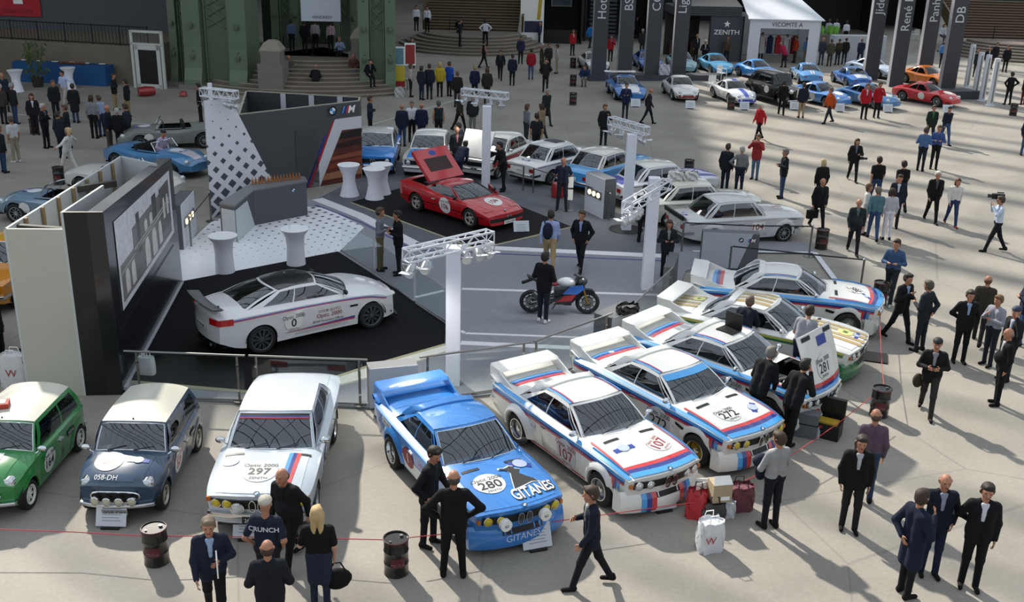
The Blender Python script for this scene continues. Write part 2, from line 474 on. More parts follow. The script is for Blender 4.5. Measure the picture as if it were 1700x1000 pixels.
pedestal(-12.9, 56.8, 2.3, 'carved stone pedestal at the left foot of the curved steps'); pedestal(-8.75, 60.6, 2.6, 'carved stone pedestal at the right of the curved steps')
# rope posts on the landing
for x, w_ in ((-13.2, 'leftmost'), (-11.6, 'middle'), (-10.2, 'rightmost')):
 t = thing('barrier_post', w_ + ' slim black barrier post on the stair landing', 'post', (x, 61.0, 1.44), 0, 'barrier posts on the landing'); q = MB(); q.lathe([(.16, 0), (.16, .02), (.03, .04), (.03, .95), (.045, .97), (0, 1.0)], 10); q.obj('stem', M_RAIL, t, 40)
# hanging white banner
t = thing('hanging_banner', 'white banner hanging in front of the stair landing', 'banner', (-10.9, 60.2, 3.4), math.radians(6))
q = MB(); q.box((0, 0, 1.6), (2.15, .03, 3.2)); q.obj('banner_cloth', mat('banner_white', '#c3cad6', .7, 0, 0, .03), t); text_on('lettering', 'VENDREDI', .16, plane_fn((.05, -.03, .22), (1, 0, 0), (0, 0, 1)), mat('ink_2a2c34', '#2a2c34', .6), t)

# great staircases with round landings
def great_stair(cx, cy, label, wide=6.6, steps=9, rz=0.0):
 s = curved_steps('stair_flight', cx, cy, 5.6, .42, 6, .17, math.radians(180), math.radians(360), 'round stone landing of the ' + label)
 f = thing('stair_flight', 'broad upper flight of the ' + label, 'steps', (cx, cy + .2, 1.02), rz); f['kind'] = 'structure'
 m1 = mat('wood_step', '#75624a', .7, 0, 0, .15, 3); m2 = mat('wood_riser', '#4b3c2b', .8, 0, 0, .2, 3)
 for i in range(14):
  q = MB(); q.box((0, .2 + .36 * i, .085 + .17 * i), (wide + .04 * i, .38, .17)); q.obj('step', m2, f)
  q = MB(); q.box((0, .16 + .36 * i, .165 + .17 * i), (wide + .06 + .04 * i, .40, .03)); q.obj('tread', m1, f)
 for sd in (-1, 1):
  q = MB(); q.slab([(sd * (wide / 2 + .25), 0, 0), (sd * (wide / 2 + .25), 5.2, 2.4), (sd * (wide / 2 + .6), 5.2, 3.6), (sd * (wide / 2 + .25), -.3, 1.1)], (1, 0, 0), .15); q.obj('balustrade', mat('ornate_bronze', '#5d5036', .5, .4, 0, .35, 5), f)
 for x in (-1.6, .9):
  q = MB(); q.tube([(x, -.35, 0), (x, -.35, 1.0)], .03, 5); q.obj('post', M_RAIL, f)
 q = MB(); q.tube([(-3.2, -.35, .97), (3.2, -.35, .97)], .025, 5); q.obj('rope', M_RAIL, f)
 return f
great_stair(-3.4, 78.6, 'grand staircase behind the crowd')
great_stair(37.2, 82.5, 'grand staircase at the right edge', 8.5)

# ---------------------------------------------------------------- far booths, banners, tent
M_ANTH = mat('anthracite_board', '#3b3c42', .6, 0, 0, .06, 1)
M_LETTER = mat('pale_letter', '#c9ccd2', .5, 0, 0, .03)
plinths = {}
def name_pillar(px, py, text, w=.86, h=6.2):
 t = thing('name_pillar', 'dark grey sign pillar lettered ' + text, 'sign', (px, py, 0), math.radians(4), 'dark sign pillars')
 q = MB(); q.box((0, 0, h / 2), (w, .35, h)); q.obj('board', M_ANTH, t)
 q = MB(); q.box((-w / 2 - .012, 0, h / 2), (.02, .36, h)); q.obj('edge_strip', mat('pale_edge', '#9a9ba0', .5), t)
 n = len(text); size = .50
 text_on('lettering', text, size, plane_fn((0.02, -.185, 4.35 - (0 if n > 3 else -.25) + (n - 3) * .10 * 1.0), (0, 0, 1), (-1, 0, 0)), M_LETTER, t)
for (p, s) in (((4.77, 64.12), 'Hotchkiss'), ((6.36, 64.62), 'BSH'), ((7.99, 64.67), 'CG'), ((9.72, 65.43), 'Ligier')):
 name_pillar(p[0], p[1] + .3, s)
for (p, s) in (((21.83, 66.80), 'Jide'), ((22.62, 64.42), 'René Bonnet'), ((25.15, 66.89), 'Panhard'), ((24.78, 62.01), 'DB')):
 name_pillar(p[0], p[1] + .3, s)
def slab_plinth(poly, h, label):
 q = MB(); q.prism(poly, 0, h); o = q.obj('sign_plinth', M_ANTH); tag(o, label, 'plinth')
slab_plinth([(4.2, 63.6), (12.4, 65.2), (12.2, 66.2), (4.0, 64.7)], .32, 'low dark plinth under the left row of sign pillars')
slab_plinth([(24.0, 60.4), (26.2, 60.8), (25.9, 61.9), (23.8, 61.5)], .45, 'low grey plinth with white top under the DB sign pillar')
# watch booth
zb = thing('watch_booth', 'dark grey booth with a white star and ZENITH sign', 'booth', (10.5, 73.4, 0), math.radians(5))
q = MB(); q.box((3.45, .1, 1.5), (2.2, .2, 3.0)); q.obj('sign_panel', mat('booth_grey', '#43464c', .6), zb)
q = MB(); q.box((1.15, 3.2, 1.5), (2.4, .2, 3.0)); q.obj('back_panel', M_DARKWALL, zb); q = MB(); q.box((2.1, 1.6, 3.25), (4.5, 3.4, .5)); q.obj('fascia', M_ANTH, zb)
for k in range(4):
 q = MB(); q.box((2.1, -.12, 3.08 + .13 * k), (4.5, .04, .10)); q.obj('fascia_board', M_ANTH, zb)
q = MB(); q.slab([(-.2, -.15, 3.5), (4.35, -.15, 3.5), (4.0, 3.4, 4.6), (-.2, 3.4, 4.6)], (0, 0, 1), .12); q.obj('roof', mat('booth_roof', '#3a3b40', .7), zb)
for x in (.0, 2.3, 4.58):
 q = MB(); q.box((x, 0, 1.5), (.08, .12, 3.0)); q.obj('frame_post', M_BLACK, zb)
for k in range(3):
 q = MB(); q.box((.5 + .7 * k, 2.6, 1.0 + .2 * k), (.6, .4, .06)); q.box((.5 + .7 * k, 2.6, .5), (.5, .4, .9)); q.obj('display_shelf', mat('shelf_brown', '#4c3524', .6), zb)
text_on('lettering', 'ZENITH', .30, plane_fn((3.45, -.02, 1.95), (1, 0, 0), (0, 0, 1)), M_WHITE, zb, bold=.01, width=1.75)
_st = [((.24 if k % 2 == 0 else .10) * math.sin(PI * k / 5), (.24 if k % 2 == 0 else .10) * math.cos(PI * k / 5)) for k in range(10)]
link('star_emblem', newmesh('star_emblem', [(3.45 + a, -.02, 2.48 + b) for a, b in _st] , [tuple(range(10))], None, [M_WHITE]), zb)
# white tent
tt = thing('white_tent', 'white pitched marquee with a shop sign over its opening', 'tent', (15.3, 72.9, 0), math.radians(2))
mt = mat('tent_canvas', '#d6dae0', .7, 0, 0, .03)
for pts in (((0, 0), (.75, 0), (.75, 2.35), (0, 2.35)), ((4.0, 0), (4.75, 0), (4.75, 2.35), (4.0, 2.35)), ((0, 2.35), (4.75, 2.35), (4.75, 2.95), (0, 2.95))):
 q = MB(); q.slab([(x, 0, z) for x, z in pts], (0, 1, 0), .06); q.obj('front_panel', mt, tt)
q = MB(); q.slab([(-.15, -.15, 2.9), (4.95, -.15, 2.9), (3.4, 4.5, 4.7), (-.1, 4.5, 4.7)], (0, 0, 1), .06); q.obj('roof', mt, tt)
q = MB(); q.slab([(0, 5, 0), (4.75, 5, 0), (4.75, 5, 2.9), (0, 5, 2.9)], (0, 1, 0), .06); q.obj('back_panel', mt, tt)
q = MB(); q.slab([(4.72, 0, 0), (4.72, 5, 0), (4.72, 5, 2.9), (4.72, 0, 2.9)], (1, 0, 0), .05); q.obj('side_panel', mt, tt)
text_on('lettering', 'VICOMTE A', .28, plane_fn((2.5, -.03, 2.62), (1, 0, 0), (0, 0, 1)), mat('ink_5a3040', '#5a3040', .6), tt)
for k in range(6):
 q = MB(); q.box((.95 + .55 * k, 2.2, 1.0), (.34, .3, 1.1)); q.box((.95 + .55 * k, 2.2, 1.6), (.2, .1, .12)); q.obj('hanging_garment', cloth(['#a12a30', '#c8c4be', '#23304d', '#b0343a', '#d0d0d0', '#7c2630'][k]), tt)
q = MB(); q.tube([(.8, 2.2, 1.7), (3.95, 2.2, 1.7)], .02, 5); q.obj('clothes_rail', M_STEEL, tt)
# other background furniture: dark stands along the far side
def stand_box(name, label, x0, x1, y0, y1, h, m, cat='booth'):
 t = thing(name, label, cat, ((x0 + x1) / 2, (y0 + y1) / 2, 0)); w, d = x1 - x0, y1 - y0
 q = MB(); q.box((0, d / 2 - .05, h / 2), (w, .1, h)); q.obj('back_panel', m, t)
 for s in (-1, 1):
  q = MB(); q.box((s * w / 2, 0, h / 2), (.1, d, h)); q.obj('side_panel', m, t)
 q = MB(); q.box((0, 0, h), (w + .2, d + .2, .12)); q.obj('roof_panel', m, t)
 return t
b1 = stand_box('trade_stand', 'black trade stand with a framed screen behind the sign pillars', 1.6, 4.6, 81, 85, 4.5, mat('stand_black', '#17181b', .7))
q = MB(); q.box((.1, 1.8, 2.9), (1.6, .06, 1.1)); d = q.obj('screen', M_STEEL, b1); q = MB(); q.box((.1, 1.76, 2.9), (1.4, .03, .9)); q.obj('screen_picture', mat('screen_teal', '#5c7a86', .4, 0, 0, .4, 3), d)
q = MB(); q.box((-.2, -1.6, .5), (2.8, .6, 1.0)); q.obj('counter', M_BLACK, b1)
t = thing('roll_up_banner', 'white roll-up poster with a dark car picture', 'banner', (.9, 79.0, 0), .1); q = MB(); q.box((0, 0, 2.2), (1.7, .05, 4.2)); q.obj('panel', M_WHITE, t); q = MB(); q.box((.1, -.03, 1.4), (1.3, .02, .8)); q.obj('car_picture', mat('picture_navy', '#1e2742', .5, 0, 0, .5, 6), t); q = MB(); q.slab([(.35, -.035, 1.9), (.6, -.035, 1.9), (.75, -.035, 4.2), (.5, -.035, 4.2)], (0, -1, 0), .01); q.obj('yellow_band', mat('picture_yellow', '#b79c2c', .5), t)
b2 = stand_box('trade_stand', 'dark slatted trade stand behind the first sign pillar', 5.0, 10.0, 83, 88, 4.8, mat('stand_slate', '#24272b', .7))
for k in range(14):
 q = MB(); q.box((-1.2, -2.5, .5 + .28 * k), (2.0, .06, .14)); q.obj('slat', M_ANTH, b2)
q = MB(); q.box((.9, 2.2, 2.4), (.7, .06, 1.8)); q.obj('blue_poster', mat('poster_blue', '#2f6ea6', .5, 0, 0, .3, 3), b2)
for i, (x0, x1, y0, c, l) in enumerate(((21, 30, 92, '#1d1f22', 'long black trade stand behind the sign pillars at right'), (11, 20, 96, '#232529', 'dark trade stand beyond the marquee'), (30.5, 36, 96, '#1b1c1e', 'black trade stand left of the right staircase'), (-40, -22, 80, '#2a2c2e', 'dark stand beyond the terrace wall'))):
 stand_box('trade_stand', l, x0, x1, y0, y0 + 5, 5.5, mat('stand_%d' % i, c, .75, 0, 0, .25, 1))
q = MB(); q.prism([(21.8, 75.6), (25.6, 76.2), (25.5, 77.0), (21.7, 76.4)], 0, 1.7); tag(q.obj('white_counter', mat('counter_white', '#a9b0b6', .6)), 'pale reception counter between the sign pillars', 'counter')
t = thing('planter_box', 'low planter with bright green leaves beyond the marquee', 'planter', (23.5, 84.5, 0)); q = MB(); q.box((0, 0, .4), (3.0, .8, .8)); q.obj('box', M_STEP, t)
for k in range(26):
 q = MB(); x, y = random.uniform(-1.3, 1.3), random.uniform(-.3, .3); q.slab([(x, y, .8), (x + .16, y + .05, 1.2), (x + random.uniform(-.1, .3), y, 1.55), (x - .1, y, 1.15)], (0, 1, 0), .01); q.obj('leaf', mat('leaf_bright', '#6aa63a', .6), t)
# blue-clothed buffet tables, plants and glazed door by the terrace
t = thing('buffet_table', 'long buffet table under a blue cloth by the terrace', 'table', (-24.6, 58.2, 0), math.radians(-9)); bc = mat('blue_cloth', '#12497c', .8, 0, 0, .08)
q = MB(); q.box((0, 0, .53), (5.4, .9, 1.06)); q.obj('tablecloth', bc, t)
for k in range(6):
 f = thing('food_tray', ['leftmost', 'second', 'third', 'fourth', 'fifth', 'rightmost'][k] + ' small white tray on the blue buffet table', 'tray', (-26.9 + .9 * k, 58.75 - .14 * k, 1.06), 0, 'trays on the buffet'); q = MB(); q.lathe([(.12, 0), (.2, .03), (.19, .035), (0, .02)], 10); q.obj('dish', M_WHITE, f, 40)
t = thing('bread_display', 'heap of brown rolls on the blue buffet table', 'bread', (-23.9, 57.85, 1.062)); q = MB(); [q.ball((-.6 + .2 * k, random.uniform(-.1, .1), .06), (.12, .1, .07), 7, 5) for k in range(7)]; q.obj('rolls', mat('bread', '#5e3a22', .8, 0, 0, .3, 8), t, 60)
def tall_plant(x, y, label, h=2.2):
 t = thing('potted_bamboo', label, 'plant', (x, y, 0)); q = MB(); q.lathe([(.25, 0), (.32, .5), (.28, .5), (0, .45)], 12); q.obj('pot', mat('pot_dark', '#2b2622', .7), t, 40)
 for k in range(9):
  a = random.uniform(0, 6.28); q = MB(); q.tube([(.1 * math.cos(a), .1 * math.sin(a), .4), (.3 * math.cos(a), .3 * math.sin(a), h * .6), (.45 * math.cos(a), .45 * math.sin(a), h)], .015, 4); q.obj('cane', mat('cane', '#4f5a2c', .7), t)
 me = newmesh('leaf', [(0, 0, 0), (.05, .02, -.1), (0, 0, -.32), (-.05, .02, -.1)], [(0, 1, 2, 3)], None, [mat('bamboo_leaf', '#48562c', .7, 0, 0, .3, 3)])
 for k in range(150):
  a = random.uniform(0, 6.28); r = random.uniform(.1, .6); o = link('leaf', me, t, (r * math.cos(a), r * math.sin(a), random.uniform(.7, h + .2))); o.rotation_euler = (random.uniform(-.6, .6), random.uniform(-.8, .8), a)
tall_plant(-28.8, 57.2, 'leafy potted bamboo at the left edge of the picture'); tall_plant(-25.4, 56.7, 'leafy potted bamboo in front of the blue buffet table')
t = thing('glazed_door', 'white framed glass door standing by the green column', 'door', (-19.6, 57.2, 0), math.radians(-9))
mw = mat('door_white', '#b9bdb6', .5, 0, 0, .05)
for x, z, w, h in ((-.85, 1.5, .14, 3.0), (.85, 1.5, .14, 3.0), (0, 2.95, 1.8, .12), (0, 2.3, 1.8, .12), (-.62, 1.15, .2, 2.3), (.62, 1.15, .2, 2.3), (0, .12, 1.4, .2), (0, 2.12, 1.4, .22)):
 q = MB(); q.box((x, 0, z), (w, .12, h)); q.obj('frame_member', mw, t)
q = MB(); q.box((0, 0, 1.15), (1.05, .02, 1.9)); q.obj('glass', M_DARKGLASS, t); q = MB(); q.box((0, 0, 2.62), (1.6, .02, .55)); q.obj('transom_glass', M_PANE, t)
for (x, y, l) in ((-19.0, 54.8, 'red fire extinguisher lying by the green column'), (-17.2, 55.0, 'small red helmet on the floor by the green column')):
 t = thing('red_case', l, 'case', (x, y, 0), .6); q = MB(); q.lathe([(0, -.45), (.22, -.42), (.26, 0), (.2, .4), (0, .45)] if 'fire' in l else [(0, 0), (.2, .05), (.18, .22), (0, .3)], 10, (0, 0, .26 if 'fire' in l else 0), 'x' if 'fire' in l else 'z'); q.obj('shell', mat('case_red', '#8e1e24', .4, 0, .4), t, 60)
# four leaning white posts at the right
for k, (bx, by) in enumerate(((26.99, 64.91), (25.99, 61.19), (26.01, 60.22), (25.85, 58.69))):
 t = thing('light_column', ['leftmost', 'second', 'third', 'rightmost'][k] + ' of four white light columns by the DB sign pillar', 'post', (bx, by, 0), 0, 'white light columns'); q = MB(); q.lathe([(.24, 0), (.24, .06), (.16, .07), (.16, 2.5), (.15, 2.56), (0, 2.58)], 14); q.obj('shaft', mat('post_white', '#c4cad2', .4), t, 40); q = MB(); q.box((0, -.165, 1.3), (.07, .02, 2.2)); q.obj('groove', M_STEEL, t)
# white painted floor lines
for k, (a, b) in enumerate((((-8.54, 45.71), (-7.08, 48.28)), ((-7.08, 48.28), (-3.14, 56.31)), ((-24.07, 49.37), (-13.93, 47.22)), ((-8.77, 71.42), (5.01, 72.64)), ((25.22, 84.91), (25.80, 75.14)))):
 a = Vector((*a, 0)); b = Vector((*b, 0)); d = (b - a); q = MB(); q.box(((a.x + b.x) / 2, (a.y + b.y) / 2, .003), (d.length, .12, .006), math.atan2(d.y, d.x)); struct('trim_%d' % (k + 2), q.mesh('floor_line', mat('line_white', '#a9aaa8', .7)), 'white line painted on the floor')

# ---------------------------------------------------------------- the exhibition stand
def carpet(name, col, rough=.9, var=.1, scale=6):
 return mat(name, col, rough, 0, 0, var, scale, spec=.2)
def lattice_mat(name, base, ink, cell, zgrad=None, plane='xy', rng=(.12, .46), axis=None):
 """white laminate printed with dark diamonds that grow along a direction"""
 m = bpy.data.materials.new(name); MATS[name] = m; m.use_nodes = True
 nt = m.node_tree; b = nt.nodes['Principled BSDF']; b.inputs['Roughness'].default_value = .35
 L = nt.links.new; N = nt.nodes.new
 tc = N('ShaderNodeTexCoord'); sp = N('ShaderNodeSeparateXYZ'); L(tc.outputs['Object'], sp.inputs[0])
 def mth(op, a, b_=None, c=None):
  n = N('ShaderNodeMath'); n.operation = op
  for i, v in enumerate((a, b_, c)):
   if v is None: continue
   if isinstance(v, (int, float)): n.inputs[i].default_value = v
   else: L(v, n.inputs[i])
  return n.outputs[0]
 A = sp.outputs[0]; B = sp.outputs[1 if plane == 'xy' else 2]
 u = mth('DIVIDE', mth('ADD', A, B), cell); v = mth('DIVIDE', mth('SUBTRACT', A, B), cell)
 fu = mth('ABSOLUTE', mth('SUBTRACT', mth('FRACT', u), .5)); fv = mth('ABSOLUTE', mth('SUBTRACT', mth('FRACT', v), .5))
 d = mth('MAXIMUM', fu, fv)
 g = mth('MULTIPLY_ADD', sp.outputs[axis], zgrad[0], zgrad[1]); g = mth('MINIMUM', mth('MAXIMUM', g, rng[0]), rng[1])
 t = mth('LESS_THAN', d, g)
 mx = N('ShaderNodeMix'); mx.data_type = 'RGBA'; mx.inputs[6].default_value = (*srgb(base), 1); mx.inputs[7].default_value = (*srgb(ink), 1)
 L(t, mx.inputs[0]); L(mx.outputs[2], b.inputs['Base Color'])
 return m
def pad(name, pts, z0, z1, m, label, edge=None):
 q = MB(); q.prism(pts, z0, z1)
 ms = [m, edge or m];
 q.m = [1, 0] + [1] * (len(q.f) - 2)
 return struct(name, q.mesh(name, ms), label)
pad('floor_stand', [(-7.99, 19.91), (-2.79, 19.72), (-0.07, 20.60), (2.27, 22.78), (4.26, 26.38), (4.96, 29.02), (7.52, 31.04), (9.20, 31.12), (9.22, 32.10), (5.62, 32.10), (4.09, 33.82), (2.18, 37.48), (-0.36, 39.91), (-5.19, 41.76), (-5.80, 38.93), (-6.92, 35.72), (-9.63, 32.52), (-8.88, 26.99)], 0, .05, carpet('grey_carpet', '#84878d'), 'grey carpeted floor of the exhibition stand', mat('alu_edge', '#94989c', .4, .6))
pad('floor_dark', [(-6.86, 35.57), (-5.79, 38.84), (-5.18, 41.66), (-0.36, 39.81), (2.18, 37.40), (4.09, 33.75), (5.09, 32.37), (4.69, 30.44), (-2.98, 31.02)], .05, .056, carpet('slate_tiles', '#5d6066', .7, .18, 3), 'dark slate carpet round the red car')
pad('floor_lattice', [(-8.88, 26.99), (-9.75, 29.54), (-9.63, 32.52), (-8.77, 34.53), (-6.93, 34.64), (-6.35, 34.55), (-4.74, 32.45), (-5.15, 29.76)], .05, .058, lattice_mat('lattice_floor', '#e2e4e8', '#4a4e60', .50, (.030, -.83), 'xy', (.0, .24), 1), 'white floor printed with grey diamonds')
cream = mat('cream_edge', '#cfc9a6', .6)
pad('floor_black', [(-8.82, 26.80), (-5.14, 29.71), (-1.49, 24.23), (-1.54, 23.02), (-3.29, 21.54), (-4.73, 20.11), (-8.04, 20.55)], .05, .12, carpet('black_carpet', '#0e0e10', .85, .3, 9), 'black carpeted platform under the white coupe', cream)
pad('trim_20', [(-4.71, 20.05), (-3.28, 21.48), (-1.52, 22.99), (-1.47, 22.67), (-3.07, 21.11), (-4.57, 19.95)], .05, .09, mat('ramp_white', '#d5d3c8', .6), 'pale ramp edge of the black platform')
pad('floor_red_car', [(-5.58, 35.23), (-2.67, 39.27), (1.84, 32.99), (-1.08, 30.41)], .056, .10, carpet('black_carpet2', '#141416', .9, .3, 7), 'black carpet under the red sports car', cream)
def strip(name, pts, w, m, label, z=.06):
 q = MB(); P_ = [Vector((p[0], p[1], 0)) for p in pts]
 for i in range(len(P_) - 1):
  a, b = P_[i], P_[i + 1]; d = (b - a).normalized(); n = Vector((-d.y, d.x, 0)) * w / 2
  q.prism([(a - n)[:2], (b - n)[:2], (b + n)[:2], (a + n)[:2]], .05, z)
 return struct(name, q.mesh(name, m), label)
wl = mat('floor_white', '#d0d2d6', .5); pul = mat('floor_violet', '#5b4f86', .6);
for k, (pts, w, m, z, lb) in enumerate((
 ([(-6.81, 35.65), (-5.01, 33.66)], .42, wl, .062, 'white floor band'), ([(-5.01, 33.66), (-2.96, 30.78)], .42, wl, .062, 'white floor band'), ([(-2.96, 30.78), (4.46, 30.30)], .36, wl, .062, 'white floor band'), ([(-6.73, 34.88), (-4.91, 32.97), (-2.94, 30.24), (4.36, 29.84)], .08, pul, .063, 'violet floor line'),
 ([(-1.35, 26.96), (3.91, 26.90)], .14, wl, .06, 'white floor line'), ([(-2.53, 26.22), (-1.83, 26.78)], .12, wl, .06, 'white floor line'), ([(-1.22, 23.98), (-1.11, 23.83), (1.98, 23.74)], .10, wl, .06, 'white floor line'), ([(-1.18, 23.23), (1.94, 23.08)], .22, wl, .06, 'white floor band'),
 ([(5.44, 30.86), (9.18, 31.06)], .10, wl, .06, 'white floor line'), ([(9.18, 31.06), (9.12, 28.63)], .16, wl, .062, 'white floor line'))):
 strip('trim_%d' % (30 + k), pts, w, m, lb, z)
# --- glass balustrades
def balustrade(name, label, pts, posts, h=1.02, z=.05, rail=True, pane=True):
 P_ = [Vector((p[0], p[1], z)) for p in pts]; o = P_[0]
 t = thing(name, label, 'balustrade', tuple(o))
 L = [p - o for p in P_]
 if rail:
  q = MB(); q.tube([p + Vector((0, 0, h)) for p in L], .025, 8); q.obj('handrail', M_STEEL, t, 60)
 for a, b in zip(L[:-1], L[1:]):
  d = (b - a).normalized(); n = Vector((-d.y, d.x, 0)) * .006
  q = MB(); a2 = a + d * .05; b2 = b - d * .05; zz = Vector((0, 0, 1))
  q.slab([a2 - n + zz * .08, b2 - n + zz * .08, b2 - n + zz * (h - .06), a2 - n + zz * (h - .06)], n, .012); q.obj('glass_pane', M_PANE, t)
  q = MB(); q.tube([a + zz * .03, b + zz * .03], .02, 6); q.obj('bottom_rail', M_STEEL, t)
 for f in posts:
  i = min(int(f), len(L) - 2); p = L[i] + (L[i + 1] - L[i]) * (f - i)
  q = MB(); q.tube([p, p + Vector((0, 0, h))], .027, 8); q.lathe([(.12, .012), (.12, 0)], 14, tuple(p)); q.lathe([(0, .012), (.12, .012)], 14, tuple(p)); po = q.obj('post', M_STEEL, t, 50)
  for zc in (.25, .8):
   c = MB(); c.box((p.x, p.y - .02, zc), (.05, .05, .04)); c.obj('clamp', M_CHROME, po)
balustrade('glass_balustrade', 'steel and glass balustrade in front of the black platform, left length', [(-7.88, 19.92), (-5.39, 19.84)], (.1, .93))
balustrade('glass_balustrade', 'steel and glass balustrade behind the silver saloon', [(-5.32, 19.85), (-2.90, 19.80)], (.06, .93))
balustrade('glass_balustrade', 'steel and glass balustrade behind the blue winged coupe', [(-1.86, 20.00), (0.44, 20.96)], (.07, .93))
balustrade('glass_balustrade', 'steel and glass balustrade behind the number 107 coupe', [(0.49, 21.00), (2.30, 22.79)], (.03, .93))
balustrade('glass_balustrade', 'short steel and glass balustrade beside the dark panel', [(2.81, 23.32), (4.15, 26.23)], (.05, .95))
balustrade('glass_screen', 'frameless glass screen along the black platform beside two visitors', [(-5.05, 29.72), (-3.82, 27.89), (-2.51, 25.64)], (), 1.0, .12, rail=False)
balustrade('glass_screen', 'frameless glass screen beside the nearest truss pole', [(-2.47, 25.56), (-1.57, 24.15), (-1.53, 23.06)], (), 1.0, .12, rail=False)
# --- plinths and light boxes
M_PODG = mat('podium_grey', '#a9b0b8', .5, 0, 0, .03, 1.5); M_PODD = mat('podium_dark', '#55585d', .55, 0, 0, .05, 1.5)
def podium(label, a, b, depth, h, face=M_PODG, side=M_PODD, logo=False, z=.05, name='display_podium', slant=0.0):
 a = Vector((a[0], a[1], 0)); b = Vector((b[0], b[1], 0)); d = b - a; L = d.length; rz = math.atan2(d.y, d.x)
 t = thing(name, label, 'podium', (a.x, a.y, z), rz)
 q = MB(); q.box((L / 2, depth / 2, h / 2), (L, depth, h)); q.obj('core', side, t)
 q = MB(); q.slab([(.0, -.012, 0), (L - slant, -.012, 0), (L - slant * .35, -.012, h), (0, -.012, h)], (0, 1, 0), .012); q.obj('front_panel', face, t)
 if logo:
  roundel_logo('round_logo', plane_fn((L * .68, -.02, h * .82), (1, 0, 0), (0, 0, 1)), .07, t); m_logo(t, (L * .86, -.02, h * .82), .10)
 return t
def m_logo(parent, o, s):
 for k, c in enumerate(('#4a8fce', '#23307d', '#c2303a')):
  q = MB(); x = o[0] - s * 1.1 + .32 * s * k; q.slab([(x, o[1], o[2] - s / 2), (x + .26 * s, o[1], o[2] - s / 2), (x + .62 * s, o[1], o[2] + s / 2), (x + .36 * s, o[1], o[2] + s / 2)], (0, -1, 0), .004); q.obj('logo_bar', paint(c), parent)
 text_on('logo_letter', 'M', s * 1.0, plane_fn((o[0] + .55 * s, o[1] - .004, o[2]), (1, 0, 0), (.25, 0, 1)), M_WHITE, parent, bold=.03)
podium('pale blue-grey podium between the two glass balustrades', (-2.85, 19.66), (-1.89, 19.94), .35, .88)
podium('grey podium with dark end and a black bag on top', (2.29, 22.65), (2.99, 23.48), .5, .95, M_PODG)
podium('tall dark grey end panel beside the short glass balustrade', (4.16, 26.24), (4.48, 27.56), .25, 1.0, M_PODD)
podium('grey podium with round logo in front of the number 104 saloon', (5.43, 29.38), (7.04, 29.30), .35, 1.05, M_PODG, M_PODD, True, slant=.55)
def light_box(label, a, b, depth, h):
 t = podium(label, a, b, depth, h, mat('lightbox_white', '#c9ced4', .4), M_PODD, name='light_box')
 L = (Vector(b) - Vector(a)).length
 q = MB(); q.box((L * .5, -.02, h * .55), (L * .75, .03, .26)); f = q.obj('lamp_frame', M_STEEL, t)
 for k in range(3):
  q = MB(); q.lathe([(.085, -.0), (.085, -.03), (.0, -.04)], 12, (L * (.27 + .23 * k), -.02, h * .55), 'y'); q.obj('lamp', mat('warm_lamp', '#ffdca0', .3, 0, 0, .02, emit=6.0), f)
light_box('white light box with three round lamps beside the blue-roofed saloon', (2.38, 35.11), (2.94, 34.07), .45, 1.35)
light_box('white light box with round lamps behind the high table', (-9.63, 29.66), (-9.74, 31.34), .4, 1.35)
# --- high tables
_me_t = {}
def high_table(p, kind, label, z=.058):
 t = thing('high_table', label, 'table', (p[0], p[1], z), 0, 'white-draped high tables')
 prof = [(.34, 0), (.30, .12), (.21, .5), (.23, .75), (.36, 1.05), (.385, 1.09)] if kind == 0 else [(.27, 0), (.25, .3), (.24, .6), (.27, .9), (.38, 1.06), (.385, 1.09)]
 if kind not in _me_t:
  q = MB(); q.lathe(prof, 24); a = q.mesh('stretch_cover', mat('stretch_cloth', '#dcdde6', .75, 0, 0, .03), 60); q = MB(); q.lathe([(.39, 1.085), (.39, 1.10), (.0, 1.105)], 24); _me_t[kind] = (a, q.mesh('table_top', mat('table_white', '#e3e4e8', .5, 0, 0, .02), 40))
 link('stretch_cover', _me_t[kind][0], t); link('table_top', _me_t[kind][1], t)
high_table((-7.90, 27.66), 1, 'white high table nearest the screen wall'); high_table((-6.11, 28.48), 1, 'white high table on the diamond floor with a small glass')
high_table((-5.79, 36.24), 0, 'white high table nearest the slanted picture frame'); high_table((-4.85, 35.77), 0, 'white high table between two others near the red car'); high_table((-4.68, 36.44), 0, 'white high table hidden behind its neighbour near the red car')
t = thing('drinking_glass', 'small glass on the high table', 'glass', ((-6.14, 28.47)[0] - .1, (-6.14, 28.47)[1], 1.163)); q = MB(); q.lathe([(0, 0), (.03, 0), (.035, .12), (.03, .12), (.026, .01)], 10); q.obj('tumbler', M_PANE, t, 60)
# --- screen wall booth at the left
A0 = Vector((*(-9.98, 19.93), 0)); A1 = Vector((*(-8.80, 20.00), 0)); A2 = Vector((*(-8.06, 20.08), 0)); A3 = Vector((*(-8.85, 26.89), 0)); B2 = Vector((*(-9.95, 26.34, 3.55)[:2], 0)); B3 = Vector((*(-8.80, 25.62, 3.40)[:2], 0))
booth = thing('screen_wall', 'open-topped white and black booth carrying a big picture screen', 'booth', tuple(A0))
def wall_panel(name, a, b, h0, h1, t, m, parent, org, inward=1):
 d = (b - a).normalized(); n = Vector((-d.y, d.x, 0)) * inward; Z = Vector((0, 0, 1))
 q = MB(); a = a - org; b = b - org; q.slab([a, b, b + Z * h1, a + Z * h0], n, t); return q.obj(name, m, parent)
M_BOOTH = mat('booth_cream', '#b4b3a6', .6, 0, 0, .05, 1.2); M_BBLACK = mat('booth_black', '#0f0f11', .45, 0, 0, .3, 2)
wall_panel('white_end_panel', A0, A1, 3.6, 3.6, .06, M_BOOTH, booth, A0)
wall_panel('black_end_panel', A1, A2, 3.95, 3.95, .06, M_BBLACK, booth, A0)
